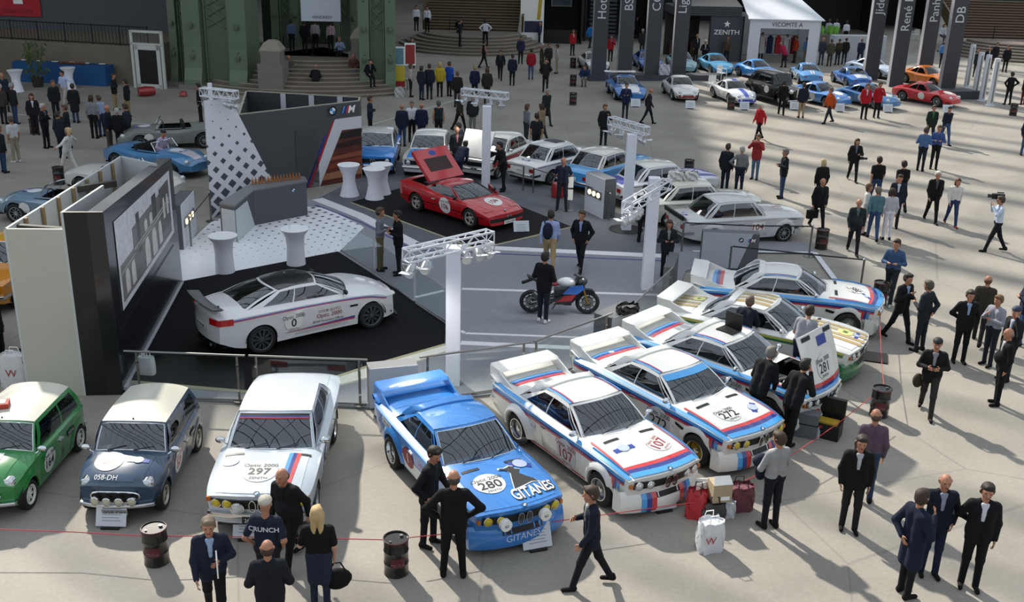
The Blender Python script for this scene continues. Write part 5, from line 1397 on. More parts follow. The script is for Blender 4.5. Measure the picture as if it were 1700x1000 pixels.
Car(E9, 'racing_coupe', 'white winged racing coupe parked rearmost of the row beside the rope barrier', (7.150, 25.483), -0.2293, group='winged racing coupes', extra=csl_white, flare=(.03, .05))
GB = '#2879c6'
def csl_280(c):
 wing(c, GB); roof_hoop(c, GB); dp = e9_front(c, GB, 'yellow'); e9_tail(c); vents(c); c.mirror(1, m=M_BLACK); c.mirror(-1, m=M_BLACK); c.wipers()
 for s in (1, -1):
  c.band_side('white_flank_band', [(-1.0, .24, .52), (0, .24, .56), (1.0, .24, .50)], M_WHITE, s)
  c.side_roundel(-.58, .56, s, .24, [('1', .2, 0)], col='#8c2326', ink='#e8e8e8', sq=.8)
  small_sticker(c, s, -1.55, .80, 'GILLET', .46, .13, '#101010')
  text_on('lettering', 'LAURENT', .07, c.side_fn(.1, .68, s, .02), mat('ink_c0305a', '#c0305a', .5), c.root)
 number(c, .38, .47, '280', '#15151a')
 c.hood_roundel(1.44, -.28, .27, [('Optic 2000', .085, .11), ('280', .19, -.04), ('ZENITH', .05, -.2)], col='#dfdfdb')
 tx = mat('ink_e8e8e8', '#e8e8e8', .5, var=.03)
 text_on('lettering_shadow', 'GITANES', .26, c.hood_fn(1.86, .335, .016), mat('ink_101418', '#101418', .5), c.root, bold=.035, width=.82)
 text_on('lettering', 'GITANES', .25, c.hood_fn(1.85, .32, .02), tx, c.root, bold=.02, width=.80)
 P = [(-.24, -.30), (-.05, -.26), (.12, -.22), (.24, -.26), (.19, -.16), (.10, -.06), (.03, .05), (.05, .10), (.10, .16), (.02, .20), (.03, .26), (-.03, .30), (-.09, .27), (-.14, .26), (-.22, .29), (-.24, .24), (-.17, .22), (-.12, .17), (-.10, .10), (-.13, .02), (-.18, -.12)]
 for nm, k, lf, mm in (('dancer_outline', 1.10, .015, tx), ('dancer_silhouette', 1.0, .02, mat('ink_101418', '#101418', .5))):
  c.decal(nm, [(a * k, b * k) for a, b in P], [tuple(range(len(P)))], c.hood_fn(1.42, .28, lf), mm)
 c._lift = (0, 0, .004); c.badge(c.hood_fn(1.12, .46, rot=-.4), .4, .3)
 for s in (1, -1):
  p = c.nose(s * .36, .62, .10); b = MB(); b.lathe([(.10, -.06), (.10, .03), (.0, .035)], 18, p, 'x'); d = b.obj('covered_spotlight', M_WHITE, c.root, 40)
  text_on('lettering', '62', .05, plane_fn((p[0] + .042, p[1], p[2]), (0, 1, 0), (0, 0, 1)), mat('ink_15151a', '#15151a', .5), d)
 def dm(a, b): q = np.array(dp(a / .84, 2.6 - b * 6)); return (q[0] + .012, q[1], q[2])
 text_on('lettering', 'GITANES', .12, lambda a, b: (dm(a, 0)[0] + .008, a, .31 + b), mat('ink_c8d4e2', '#c8d4e2', .5), c.root, width=.62)
 c.roundel_badge(c.hood_fn(2.12, 0, .02), .05)
Car(E9, 'racing_coupe', 'bright blue winged racing coupe lettered GITANES with number 280', (-0.740, 16.624), -1.0692, group='winged racing coupes', extra=csl_280, col=GB, flare=(.05, .05))

# ---------------------------------------------------------------- saloons
E3 = dict(wb=2.692, R=.32, tw=.2, track=.74, ra=.37, wheel='alloy', col='#b9c2cb', hoodcol='#c6cdd3', roofcol='#c6cdd3',  # hood and roof paint lightened to stand in for sun reflection
  w=[(-2.56, .80), (-2.2, .85), (-1.3, .875), (0, .875), (1.3, .87), (1.9, .85), (2.15, .81)],
  zt=[(-2.56, .90), (-2.3, .96), (-1.6, 1.0), (.78, 1.0), (1.4, .98), (1.98, .92), (2.15, .88)],
  zb=[(-2.56, .85), (-1.5, .90), (.6, .90), (1.5, .88), (2.15, .82)],
  zl=[(-2.56, .36), (-2.1, .27), (-1.7, .21), (1.7, .21), (2.15, .30)],
  p=5, kf=.13, kr=.08, sf=.2, sr=.05,
  cab=dict(xwb=.86, xwt=.22, xrb=-1.72, xrt=-1.12, cw=.76, rw=.63, zr=1.45, cr=.045, bw=.14, bt=.09, wins=[(.09, .16), (.17, .50), (.52, .90), (.91, .96)], sv=(.08, .88)),
  hood=(.94, 2.10, .70, .68), trunk=(-1.82, -2.42, .66, .64), doors=[(-.13, .72), (-.98, -.16)])
def e3_extra(c):
 c.nose_panel('grille', -.74, .74, .62, .80, mat('grille_dark', '#111214', .5), .012)
 for s in (1, -1):
  p = c.nose(s * .07, .70, .03); b = MB(); b.lathe([(.12, 0), (.12, .02), (.103, .02), (.10, 0)], 14, (0, 0, 0), 'x'); b.v = [(p[0] + v[0], p[1] + v[1] * .48, p[2] + v[2] * .9) for v in b.v]; b.obj('kidney_grille', M_CHROME, c.root, 40)
  ye = mat('yellow_lens', '#c9b21e', .1, .1, .8, .1)
  c.lamp(s * .66, .71, .075, ye); c.lamp(s * .48, .71, .075, ye)
  c.lamp(s * .31, .66, .10, lift=.07)
  b = MB(); q = c.tail(s * .60, .72, .01); b.box(q, (.03, .36, .12)); b.obj('taillight', mat('tail_red', '#8e1717', .2, 0, .6), c.root)
  q = c.nose(s * .78, .78, -.02); b = MB(); b.box(q, (.1, .07, .08)); b.obj('indicator', mat('amber', '#b5651d', .2, 0, .5), c.root)
 c.bumper(True, .50, .09, .06, M_CHROME, name='front_bumper'); c.bumper(False, .50, .09, .06, M_CHROME, name='rear_bumper')
 c.plate(True, .44, '2682 XD 75', w=.5, lift=.09, col='#1a1c20', ink='#e0e0e0'); c.mirror(1); c.mirror(-1); c.wipers()
 for k, col in enumerate(('#3f97d8', CD, '#d4423f')):
  c.band_deck('hood_stripe', [(.96, .36 + .065 * k, .425 + .065 * k), (1.6, .34 + .06 * k, .40 + .06 * k), (2.08, .32 + .055 * k, .375 + .055 * k)], paint(col), lift=.014)
 b = MB(); b.grid(lambda u, v: (lambda q: (q[0] + .006, q[1], q[2] + .008))(c.ws(u, v)), lin(-.93, .93, 9), [.86, .925], flip=True); b.obj('sun_strip', M_BLACK, c.root, 60)
 b = MB(); b.grid(lambda u, v: (lambda q: (q[0] + .006, q[1], q[2] + .008))(c.ws(u, v)), lin(-.93, .93, 9), [.81, .86], flip=True); b.obj('sun_strip', paint(CD), c.root, 60)
 b = MB(); b.grid(lambda u, v: (lambda q: (q[0] + .006, q[1], q[2] + .008))(c.ws(u, v)), lin(-.93, .93, 9), [.785, .81], flip=True); b.obj('sun_strip', paint(CR), c.root, 60)
 c.hood_roundel(1.52, -.05, .30, [('Optic 2000', .085, .14), ('297', .17, -.02), ('ZENITH', .06, -.2)], col='#bfc2c2')
 c._lift = (0, 0, .004); c.badge(c.hood_fn(1.25, -.58, rot=.1), .18, .34)
 for s in (1, -1):
  v, f = rect2d(.32, .06); c.decal('hood_vent', v, f, c.hood_fn(.99, s * .56, .013), M_BLACK)
 c.roundel_badge(c.hood_fn(2.10, 0, .02), .05)
 number(c, .28, .56, '297', '#15151a', (1,))
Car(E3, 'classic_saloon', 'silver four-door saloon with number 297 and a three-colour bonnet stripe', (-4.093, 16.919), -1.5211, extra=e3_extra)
S02 = dict(wb=2.5, R=.295, tw=.18, track=.675, ra=.34, wheel='alloy', col='#d9d7d0',
  w=[(-2.22, .73), (-1.9, .77), (-1.2, .795), (0, .795), (1.2, .79), (1.75, .765), (1.98, .74)],
  zt=[(-2.22, .86), (-2.0, .91), (-1.45, .94), (.62, .94), (1.2, .92), (1.8, .87), (1.98, .84)],
  zb=[(-2.22, .81), (-1.5, .84), (.6, .84), (1.5, .82), (1.98, .78)],
  zl=[(-2.22, .36), (-1.9, .27), (-1.5, .21), (1.5, .21), (1.98, .30)],
  p=5, kf=.10, kr=.07, sf=.15, sr=.05, det=2,
  cab=dict(xwb=.70, xwt=.20, xrb=-1.60, xrt=-1.10, cw=.69, rw=.59, zr=1.41, cr=.045, bw=.12, bt=.08, wins=[(.09, .45), (.465, .87), (.885, .95)], sv=(.07, .88)),
  hood=(.78, 1.93, .62, .60), trunk=(-1.66, -2.12, .60, .58), doors=[(-.42, .62)])
def s02_extra(c):
 c.nose_panel('grille', -.66, .66, .58, .75, mat('grille_dark', '#111214', .5), .012)
 for s in (1, -1):
  c.lamp(s * .52, .665, .085)
  p = c.nose(s * .05, .665, .03); b = MB(); b.lathe([(.10, 0), (.10, .03), (.075, .03), (.07, 0)], 12, (0, 0, 0), 'x'); b.v = [(p[0] + v[0], p[1] + v[1] * .45, p[2] + v[2] * .9) for v in b.v]; b.obj('kidney_grille', M_CHROME, c.root, 40)
  b = MB(); q = c.tail(s * .56, .66, .01); b.box(q, (.03, .20, .13)); b.obj('taillight', mat('tail_red', '#8e1717', .2, 0, .6), c.root)
  c.band_side('belt_trim', [(x, c.zb(x) - .055, c.zb(x) - .030) for x in lin(-2.1, 1.9, 5)], M_CHROME if not c.S.get('flank') else paint(c.S['flank']), s, n=20)
 c.bumper(True, .48, .08, .06, M_CHROME, name='front_bumper'); c.bumper(False, .48, .08, .06, M_CHROME, name='rear_bumper')
 c.plate(False, .62, '2002', w=.36, lift=.02); c.mirror(1); c.wipers()
def s02_104(c):
 s02_extra(c); number(c, .1, .50, '104', '#8e2230', (1,)); v, f = rect2d(.42, .26); d = c.decal('number_panel', v, f, c.side_fn(.28, .60, -1), M_WHITE); text_on('lettering', '104', .2, lambda a, b: (lambda q: (q[0], q[1] - .005, q[2]))(c.side_fn(.28, .58, -1)(a, b)), mat('ink_8e2230', '#8e2230', .5), d, bold=.01)
 b = MB(); b.grid(lambda u, k: [(-2.05, u, .915), (-2.20, u, 1.02), (-2.27, u, 1.02), (-2.24, u, .88)][int(k)], lin(-.70, .70, 7), [0, 1, 2, 3], flip=True); b.obj('trunk_spoiler', M_BLACK, c.root, 40)
 c.hood_roundel(1.35, .1, .22, [('104', .16, 0)], rot=PI / 2, col='#d4d0cc', ink='#8e4a4a'); c._lift = (0, 0, .004); c.badge(c.hood_fn(-1.92, -.1), .3, .2)
Car(S02, 'classic_saloon', 'silver two-door saloon numbered 104 with black boot spoiler and arch flares', (7.076, 32.534), 0.2927, group='two-door saloons', extra=s02_104, col='#c2c3c2', flare=(.05, .05), seat='#8c2420')
def s02_bags(c):
 s02_extra(c)
Car(S02, 'classic_saloon', 'cream two-door saloon with white bags on its roof', (6.110, 34.413), 0.2467, group='two-door saloons', extra=s02_bags, col='#d6d3c6')
Car(S02, 'classic_saloon', 'two-door saloon with white roof and dark violet-blue boot and bonnet', (5.242, 37.037), 0.4714, group='two-door saloons', extra=s02_extra, col='#c9ccd2', hoodcol='#2f35a0', trunkcol='#2f35a0', roofcol='#d8d5ca')
def s02_blue(c):
 s02_extra(c); c._lift = (0, 0, .004)
Car(S02, 'classic_saloon', 'two-door saloon with cream roof and sky blue body', (3.438, 39.048), 0.8769, group='two-door saloons', extra=s02_blue, col='#3a96d4', roofcol='#d8d5ca', cab=dict(S02['cab'], framecol='#d8d5ca'), cage=True, cagecol='#d8d8d4')
def s02_sunroof(c):
 s02_extra(c); b = MB(); b.grid(lambda x, y: (lambda q: (x, y, q[2] + .016))(c.roof_pt(x, y)), lin(-.55, .05, 4), lin(-.32, .32, 5), flip=False); b.obj('sunroof', M_BLACK, c.root)
 c._lift = (0, 0, .004); c.badge(c.hood_fn(-1.85, 0), .4, .2)
Car(S02, 'classic_saloon', 'white two-door saloon with an open sunroof and violet waist stripe', (1.604, 40.022), 0.8477, group='two-door saloons', extra=s02_sunroof, col='#d9d9d6', flank='#5b3f8a')
MINI = dict(wb=2.036, R=.262, tw=.165, track=.60, ra=.30, wheel='minilite', col='#1d3a56', roofcol='#d3d0c2',
   w=[(-1.50, .60), (-1.35, .66), (-.9, .69), (0, .70), (.9, .695), (1.3, .665), (1.52, .60)],
   zt=[(-1.50, .78), (-1.3, .86), (-1.0, .90), (.62, .92), (1.0, .89), (1.36, .80), (1.52, .70)],
   zb=[(-1.50, .74), (-1.2, .80), (.5, .80), (1.1, .76), (1.52, .62)],
   zl=[(-1.50, .32), (-1.2, .24), (-1.0, .19), (1.1, .19), (1.52, .27)],
   p=3, kf=.16, kr=.10, sf=.05, tuck=.08,
   cab=dict(xwb=.72, xwt=.40, xrb=-1.42, xrt=-1.16, cw=.635, rw=.555, zr=1.345, cr=.06, bw=.12, bt=.08, rbw=.06, rbt=.05, wins=[(.09, .45), (.48, .93)], sv=(.09, .86), lc=.02),
   hood=(.80, 1.46, .50, .44), doors=[(-.32, .60)], flare=(.025, .025))
def mini_extra(c, fogs=4, num='57', ink='#c8584e', plate='058-DH', stripe=None):
 g = MB(); n = 20
 pts = [c.nose(.40 * math.copysign(abs(math.cos(2 * PI * k / n)) ** .7, math.cos(2 * PI * k / n)), .50 + .105 * math.copysign(abs(math.sin(2 * PI * k / n)) ** .8, math.sin(2 * PI * k / n)), .025) for k in range(n + 1)]
 g.tube(pts, .016, 5, caps=False); gr = g.obj('grille_surround', M_CHROME, c.root, 60)
 c.nose_panel('grille', -.38, .38, .42, .59, mat('grille_dark', '#111214', .5), .015)
 for s in (1, -1):
  p = c.warp(c.xf - .11, s * .50, .65); b = MB(); b.lathe([(.105, -.10), (.105, .04), (.088, .055)], 18, p, 'x'); h = b.obj('headlight', M_CHROME, c.root, 40)
  b = MB(); b.lathe([(.09, .045), (.06, .072), (0, .085)], 18, p, 'x'); b.obj('lens', mat('lamp_glass', '#c9d0d2', .08, .3, .8, .1), h, 60)
  b = MB(); q = c.tail(s * .5, .62, .01); b.ball(q, (.03, .06, .1)); b.obj('taillight', mat('tail_red', '#8e1717', .2, 0, .6), c.root, 60)
 for k in range(fogs):
  y = (-.30 + .60 * k / (fogs - 1)); p = c.nose(y, .46, .10); b = MB(); b.lathe([(.03, -.06), (.075, -.03), (.078, .02), (.066, .03)], 16, p, 'x'); h = b.obj('fog_lamp', M_CHROME, c.root, 40)
  b = MB(); b.lathe([(.068, .024), (.03, .036), (0, .038)], 16, p, 'x'); b.obj('lens', mat('fog_lens', '#b9b6a0', .15, .1, .6, .1), h, 60)
 c.bumper(True, .33, .06, .06, M_CHROME, name='front_bumper', wrap=.14); c.bumper(False, .33, .06, .05, M_CHROME, name='rear_bumper', wrap=.14)
 c.plate(True, .25, plate, w=.42, h=.09, lift=.09, col='#8a8c8a')
 c.mirror(1, .62); c.mirror(-1, .62); c.wipers()
 if stripe:
  for y in (-.17, .17):
   c.band_deck('hood_stripe', [(.82, y - .055, y + .055), (1.1, y - .055, y + .055), (1.47, y - .05, y + .05)], M_WHITE, lift=.013)
 for s in (1, -1):
  c.side_roundel(.28, .52, s, .22, [('Optic 2000', .065, .11), (num, .16, -.03)], col='#d0d2d0', ink=ink)
  if plate: small_sticker(c, s, -.62, .62, 'MARSHAL', .3, .11, '#dddddd', M_BLACK)
 if not stripe:
  c.hood_roundel(1.02, -.22, .25, [('Optic 2000', .06, .12), (num, .13, -.02)], ink=ink, col='#d4d4d0'); text_on('lettering', plate, .085, c.hood_fn(1.40, -.16, .02), M_WHITE, c.root)
 c._lift = (0, 0, .004); c.badge(c.hood_fn(1.0, .26 if not stripe else -.2), .36, .2)
 b = MB(); q = c.roof_pt(.34, 0); b.ball((q[0], 0, q[2] + .015), .018); b.obj('roof_stud', M_BLACK, c.root)
Car(MINI, 'compact_car', 'dark blue compact car with white roof and four fog lamps, number 57', (-6.471, 16.775), -1.5611, group='small white-roofed cars', extra=mini_extra)
Car(MINI, 'compact_car', 'green compact car with white roof and bonnet stripes, number 164', (-8.683, 16.689), -1.5918, group='small white-roofed cars', col='#23803a', wheel='white', extra=lambda c: mini_extra(c, 4, '164', '#15151a', 'GP5 164', True))
M4 = dict(wb=2.812, R=.335, tw=.26, track=.79, ra=.375, wheel='modern', col='#d8d9da', roofcol='#17181a',
  w=[(-2.44, .76), (-2.15, .86), (-1.4, .935), (-.4, .905), (.4, .90), (1.4, .925), (1.95, .86), (2.22, .68)],
  zt=[(-2.44, 1.04), (-2.25, 1.09), (-1.7, 1.12), (.9, 1.05), (1.4, .99), (1.9, .88), (2.22, .74)],
  zb=[(-2.44, .92), (-1.6, .97), (.6, .93), (1.5, .87), (2.22, .68)],
  zl=[(-2.44, .38), (-2.1, .25), (-1.7, .20), (1.7, .19), (2.22, .17)],
  p=2.6, kf=.24, kr=.20, sf=-.06, sr=.0, tuck=.06,
  cab=dict(xwb=1.06, xwt=.22, xrb=-1.86, xrt=-.92, cw=.76, rw=.56, zr=1.385, cr=.055, bw=.24, bt=.14, rbw=.18, rbt=.12, wins=[(.14, .44), (.455, .94)], sv=(.08, .84), lc=.03, ft=.07, frr=.12),
  hood=(1.14, 2.10, .66, .56), trunk=(-1.92, -2.34, .60, .56), doors=[(-.60, .80)], trim=M_BLACK)
def m4_extra(c):
 pu, bl, rd = paint('#4a3f8f'), paint('#3b6fc0'), paint('#c03048')
 for s in (1, -1):
  c.band_side('upper_stripe', [(x, c.zb(x) - .045, c.zb(x) - .022) for x in lin(-2.2, 2.0, 6)], bl, s, n=24); c.band_side('upper_stripe', [(x, c.zb(x) - .07, c.zb(x) - .045) for x in lin(-2.2, 2.0, 6)], rd, s, n=24)
  c.band_side('lower_stripe', [(-.85, .37, .375), (0, .38, .40), (.95, .40, .44)], pu, s); c.band_side('lower_stripe', [(-.80, .355, .36), (0, .35, .375), (.95, .36, .395)], rd, s)
  c.side_roundel(-.62, .62, s, .23, [('Optic 2000', .085, .11), ('0', .19, -.03), ('ZENITH', .05, -.19)], col='#e2e2de')
  text_on('lettering', 'TOUR AUTO', .07, c.side_fn(.28, .72, s, .02), mat('ink_8a5a5a', '#8a5a5a', .5), c.root); text_on('lettering', 'Optic 2000', .10, c.side_fn(.28, .60, s, .02), mat('ink_8e2230', '#8e2230', .5), c.root); text_on('lettering', 'BMW Partenaire Officiel', .055, c.side_fn(.25, .48, s, .02), mat('ink_15151a', '#15151a', .5), c.root)
  b = MB()   # red corner lamp
  b.grid(lambda t, v: (lambda q: (q[0] - .012 + (0 if t > .4 else 0), q[1] + s * .012, q[2]))(c.warp(c.xr + (0 if t <= .5 else (t - .5) * .62), s * (c.side_y(c.xr, .8) * (.55 + .9 * t) if t <= .5 else c.side_y(c.xr + (t - .5) * .62, .8)), .78 + .15 * v + .03 * t)), [0, .25, .5, .6, .8, 1], [0, .5, 1], flip=(s < 0)); b.obj('taillight', mat('m4_red', '#b5121a', .15, 0, .8), c.root, 60)
  b = MB(); q = c.nose(s * .5, .66, -.03); b.ball(q, (.12, .16, .06)); b.obj('headlight', mat('lamp_glass', '#c9d0d2', .08, .3, .8, .1), c.root, 60)
  v, f = rect2d(.20, .05); c.decal('fender_vent', v, f, c.side_fn(.92, .70, s), M_BLACK)
  c.mirror(s, .72, M_BLACK)
  b = MB(); b.box((-2.28, s * .45, 1.13), (.2, .03, .08)); b.obj('wing_support', M_BLACK, c.root)
  b = MB(); b.tube([c.tail(s * .42, .28, -.1), c.tail(s * .42, .28, .03)], .045, 8); b.obj('exhaust_pipe', M_STEEL, c.root)
 b = MB(); b.grid(lambda u, k: (-2.22 - [0, .02, .30, .30, .04][int(k)] + .06 * u * u, .78 * u, 1.15 + [.0, .02, .07, .055, 0][int(k)]), lin(-1, 1, 9), [0, 1, 2, 3, 4]); b.obj('rear_wing', mat('carbon', '#4a4744', .3, .1, .5, .3, 60), c.root, 50)
 c.nose_panel('grille', -.42, .42, .42, .60, M_BLACK, .01); c.tail_panel('rear_diffuser', -.6, .6, .24, .36, M_BLACK, .015)
 c.roundel_badge(c.hood_fn(2.12, 0, .02), .045)
 c.plate(False, .66, 'M4', w=.5, lift=.02, col='#c8c8c4')
 q = c.nose(0, .2, .02); b = MB(); b.grid(lambda u, k: (c.nose(.7 * u, .2, [.0, .07, .07, 0][int(k)])[0], .78 * u, [.18, .17, .15, .14][int(k)]), lin(-1, 1, 9), [0, 1, 2, 3], flip=True); b.obj('front_splitter', M_BLACK, c.root)
Car(M4, 'sports_coupe', 'modern white coupe with black roof and number 0 on a black platform', (-5.010, 23.700), 0.6407, z=.12, extra=m4_extra)
M1 = dict(wb=2.56, R=.315, tw=.23, track=.77, ra=.36, wheel='m1', col='#b3141d',
  w=[(-2.18, .84), (-1.9, .90), (-1.28, .91), (0, .87), (1.28, .89), (1.8, .85), (2.16, .78)],
  zt=[(-2.18, .93), (-1.9, .97), (-.9, .92), (.2, .80), (.85, .80), (1.28, .76), (1.8, .64), (2.16, .53)],
  zb=[(-2.18, .88), (-1.3, .86), (-.3, .74), (.8, .72), (1.4, .66), (2.16, .48)],
  zl=[(-2.18, .36), (-1.8, .24), (-1.6, .18), (1.7, .17), (2.16, .20)],
  p=4, kf=.16, kr=.05, sf=-.1, tuck=.10,
  cab=dict(xwb=.98, xwt=.12, xrb=-1.05, xrt=-.62, cw=.76, rw=.545, zr=1.13, cr=.035, bw=.24, bt=.12, rbw=.03, rbt=.03, wins=[(.08, .40), (.415, .95)], sv=(.08, .88), lc=.01),
  hood=(1.05, 2.02, .62, .56), doors=[(-.52, .72)], trim=M_BLACK, engine=(-1.75, -1.0, .6))
def m1_extra(c):
 for s in (1, -1):
  c.side_roundel(.12, .50, s, .27, [('Optic 2000', .08, .12), ('106', .17, -.03)], col='#dcdcd8', ink='#8e2230')
  b = MB(); p = c.nose(s * .06, .44, .02); b.box(p, (.03, .10, .07)); b.obj('kidney_grille', M_CHROME, c.root)
  v, f = rect2d(.34, .14); c.decal('popup_headlight_lid', v, f, c.hood_fn(1.86, s * .55, .016), c.M)
  b = MB(); q = c.tail(s * .62, .7, .01); b.box(q, (.03, .36, .18)); b.obj('taillight', mat('tail_red', '#8e1717', .2, 0, .6), c.root)
  c.mirror(s, .62, M_BLACK)
 c.band_side('rub_strip', [(-2.1, .44, .47), (2.0, .40, .43)], M_BLACK, -1); c.nose_panel('bumper_strip', -.74, .74, .30, .41, M_BLACK, .012)
 c.hood_roundel(1.42, .05, .30, [('106', .2, 0)], col='#dcdcd8', ink='#8e2230', rot=.3); c.roundel_badge(c.hood_fn(2.0, 0, .02), .05)
 c.plate(True, .27, 'M-BW 1979', w=.5, lift=.04); c.wipers()
 e = MB(); e.add([(-1.75, -.6, .4), (-1.0, -.6, .4), (-1.0, .6, .4), (-1.75, .6, .4), (-1.75, -.6, .92), (-1.0, -.6, .92), (-1.0, .6, .92), (-1.75, .6, .92)], [(0, 1, 2, 3), (0, 4, 5, 1), (1, 5, 6, 2), (2, 6, 7, 3), (3, 7, 4, 0)]); e.obj('engine_bay', M_BLACK, c.root)
 e = MB(); e.box((-1.35, 0, .72), (.6, .4, .22)); e.box((-1.35, .3, .78), (.5, .12, .12)); e.obj('engine_block', M_STEEL, c.root)
 # engine cover hinged at the roof and standing open
 b = MB(); b.box((-.62, 0, .0), (1.24, 1.5, .035)); b.box((-.62, .73, -.05), (1.2, .03, .1)); b.box((-.62, -.73, -.05), (1.2, .03, .1))
 o = b.obj('engine_cover', c.M, c.root, loc=(-.70, 0, 1.10)); o.rotation_euler = (0, .75, 0)
 for k in range(7):
  l = MB(); l.box((-.38 - .075 * k, 0, .024), (.06, .98, .014)); l.obj('louvre', M_BLACK, o)
 v, f = disc2d(.15, 16, 2, .7); link('event_sticker', newmesh('event_sticker', [(-1.05 - y, x, .022) for x, y in v], f, None, [mat('sticker_blue', '#27408f', .4)]), o)
 # far door ajar
 d = MB(); d.slab([(0, 0, .2), (-1.0, .62, .2), (-1.0, .62, .70), (0, 0, .72)], (.5, .8, 0), .05); d.obj('open_door', c.M, c.root, loc=(.70, .90, .05))
Car(M1, 'sports_car', 'low red wedge sports car number 106 with its rear engine cover raised', (-1.745, 34.012), -0.7598, z=.10, extra=m1_extra)

# ---------------------------------------------------------------- cars further back
Car(S02, 'classic_saloon', 'blue saloon with white roof parked behind the high tables', (-5.384, 40.921), -1.5360, group='two-door saloons', extra=s02_extra, col='#2f7fce', roofcol='#d8d8d4', hoodcol='#2f86d6', cab=dict(S02['cab'], framecol='#d8d8d4'))
Car(S02, 'classic_saloon', 'blue saloon with white roof behind the raised engine cover', (-3.340, 40.765), -1.6391, group='two-door saloons', extra=s02_extra, col='#d2d2ce', roofcol='#d8d8d4', hoodcol='#2f86d6')
def s02_openhood(c):
 s02_extra(c)
 e = MB(); e.add([(.8, -.55, .45), (1.85, -.55, .45), (1.85, .55, .45), (.8, .55, .45), (.8, -.55, .86), (1.85, -.55, .82), (1.85, .55, .82), (.8, .55, .86)], [(0, 1, 2, 3), (0, 4, 5, 1), (1, 5, 6, 2), (2, 6, 7, 3), (3, 7, 4, 0)]); e.obj('engine_bay', M_BLACK, c.root); e = MB(); e.box((1.3, 0, .66), (.7, .3, .2)); e.obj('engine_block', M_STEEL, c.root)
 for s in (1, -1): c.band_side('red_flank', [(x, .55, c.zb(x) - .06) for x in lin(-2.0, 1.8, 5)], paint('#a8242e'), s, n=20)
Car(S02, 'classic_saloon', 'white saloon with red flanks and open bonnet behind a lighting tower', (-0.757, 40.681), -2.0281, group='two-door saloons', extra=s02_openhood, col='#d6d5d0', hood_open=(1.88, .86, 1.0), engine=(.80, 1.86, .55))
RC = dict(wb=2.12, R=.29, tw=.18, track=.62, ra=.335, wheel='alloy', col='#2f74c0', det=1,
  w=[(-1.90, .58), (-1.6, .68), (-1.06, .74), (0, .72), (1.06, .73), (1.5, .68), (1.88, .48)],
  zt=[(-1.90, .66), (-1.5, .80), (-.9, .86), (.6, .80), (1.1, .75), (1.5, .66), (1.88, .48)],
  zb=[(-1.90, .58), (-1.06, .70), (0, .64), (1.06, .66), (1.88, .40)],
  zl=[(-1.90, .32), (-1.5, .22), (-1.2, .18), (1.3, .18), (1.88, .22)],
  p=2.3, kf=.20, kr=.16, tuck=.16,
  cab=dict(xwb=.74, xwt=.16, xrb=-1.30, xrt=-.55, cw=.62, rw=.46, zr=1.14, cr=.06, bw=.20, bt=.12, wins=[(.2, .5), (.53, .93)], sv=(.12, .85)),
  hood=(.85, 1.72, .50, .36), doors=[(-.35, .6)])
def rc_extra(lights='#c9d0d2', stripe=None, bumper=None, patch=True, wingtxt=None, rear=False):
 def f(c):
  for s in (1, -1):
   p = c.warp(c.xf - .16, s * .40, c.deck_z(c.xf - .16, .40)); b = MB(); b.ball((p[0], p[1], p[2]), (.10, .10, .09), 10, 7); b.obj('headlight', mat('lamp_glass', '#c9d0d2', .08, .3, .8, .1), c.root, 60)
   p = c.tail(s * .42, .55, .0); b = MB(); b.ball(p, (.03, .07, .05), 8, 5); b.obj('taillight', mat('tail_red', '#8e1717', .2, 0, .6), c.root, 60)
   if patch: c.side_roundel(.1, .46, s, .2, [], col='#d8d8d4')
  if bumper:
   b = MB(); b.grid(lambda y, k: c.nose(y, [.24, .40][int(k)], .02), lin(-.5, .5, 7), [0, 1]); b.obj('front_bumper', paint(bumper), c.root, 60)
   for y in (-.34, .34): c.lamp(y, .36, .06)
  if stripe:
   for y0, y1 in stripe[1]:
    c.band_deck('hood_stripe', [(.82, y0, y1), (1.4, y0, y1), (1.82, y0 * .8, y1 * .8)], paint(stripe[0]), lift=.013)
    b = MB(); C = c.S['cab']; b.grid(lambda t, u: (lambda q: (q[0], q[1], q[2] + .012))(c.roof_pt(C['xwt'] + (C['xrt'] - C['xwt']) * t, u)), lin(0, 1, 6), [y0, y1], flip=True); b.obj('roof_stripe', paint(stripe[0]), c.root, 60)
    c.band_deck('tail_stripe', [(-1.8, y0 * .8, y1 * .8), (-1.3, y0, y1)], paint(stripe[0]), lift=.013)
  elif patch: c.hood_roundel(1.25, 0, .26, [], col='#d8d8d4')
  if wingtxt:
   b = MB(); b.box((-1.85, 0, 1.08), (.35, 1.75, .05)); w = b.obj('rear_wing', M_WHITE, c.root); text_on('lettering', wingtxt, .2, plane_fn((-1.85, 0, 1.11), (0, 1, 0), (-1, 0, 0)), mat('ink_a8323c', '#a8323c', .5), w, bold=.03, width=1.0)
   for s in (1, -1):
    b = MB(); b.box((-1.8, s * .6, .9), (.3, .04, .36)); b.obj('wing_support', c.M, c.root)
 return f
def far_car(S, label, front, ang, half, group, name='vintage_coupe', **k):
 a = math.radians(ang); return Car(S, name, label, (front[0] - half * math.cos(a), front[1] - half * math.sin(a)), a, group, **k)
G1 = 'front row of coupes at the right'; G2 = 'second row of coupes behind the sign pillars'
far_car(RC, 'blue and white winged prototype lettered TOTAL on its wing', (6.09, 56.63), -84, 2.0, G1, extra=rc_extra(wingtxt='TOTAL', stripe=('#d8dade', ((-.45, .45),))), col='#2c6cb0', w=[(-1.95, .78), (-1.6, .86), (-1.06, .88), (0, .84), (1.06, .86), (1.5, .82), (2.0, .66)], track=.74)
far_car(RC, 'white coupe with red bumper and round lamps', (9.09, 57.09), -84, 1.88, G1, extra=rc_extra(bumper='#7d1c26', patch=True), col='#d6d6d4')
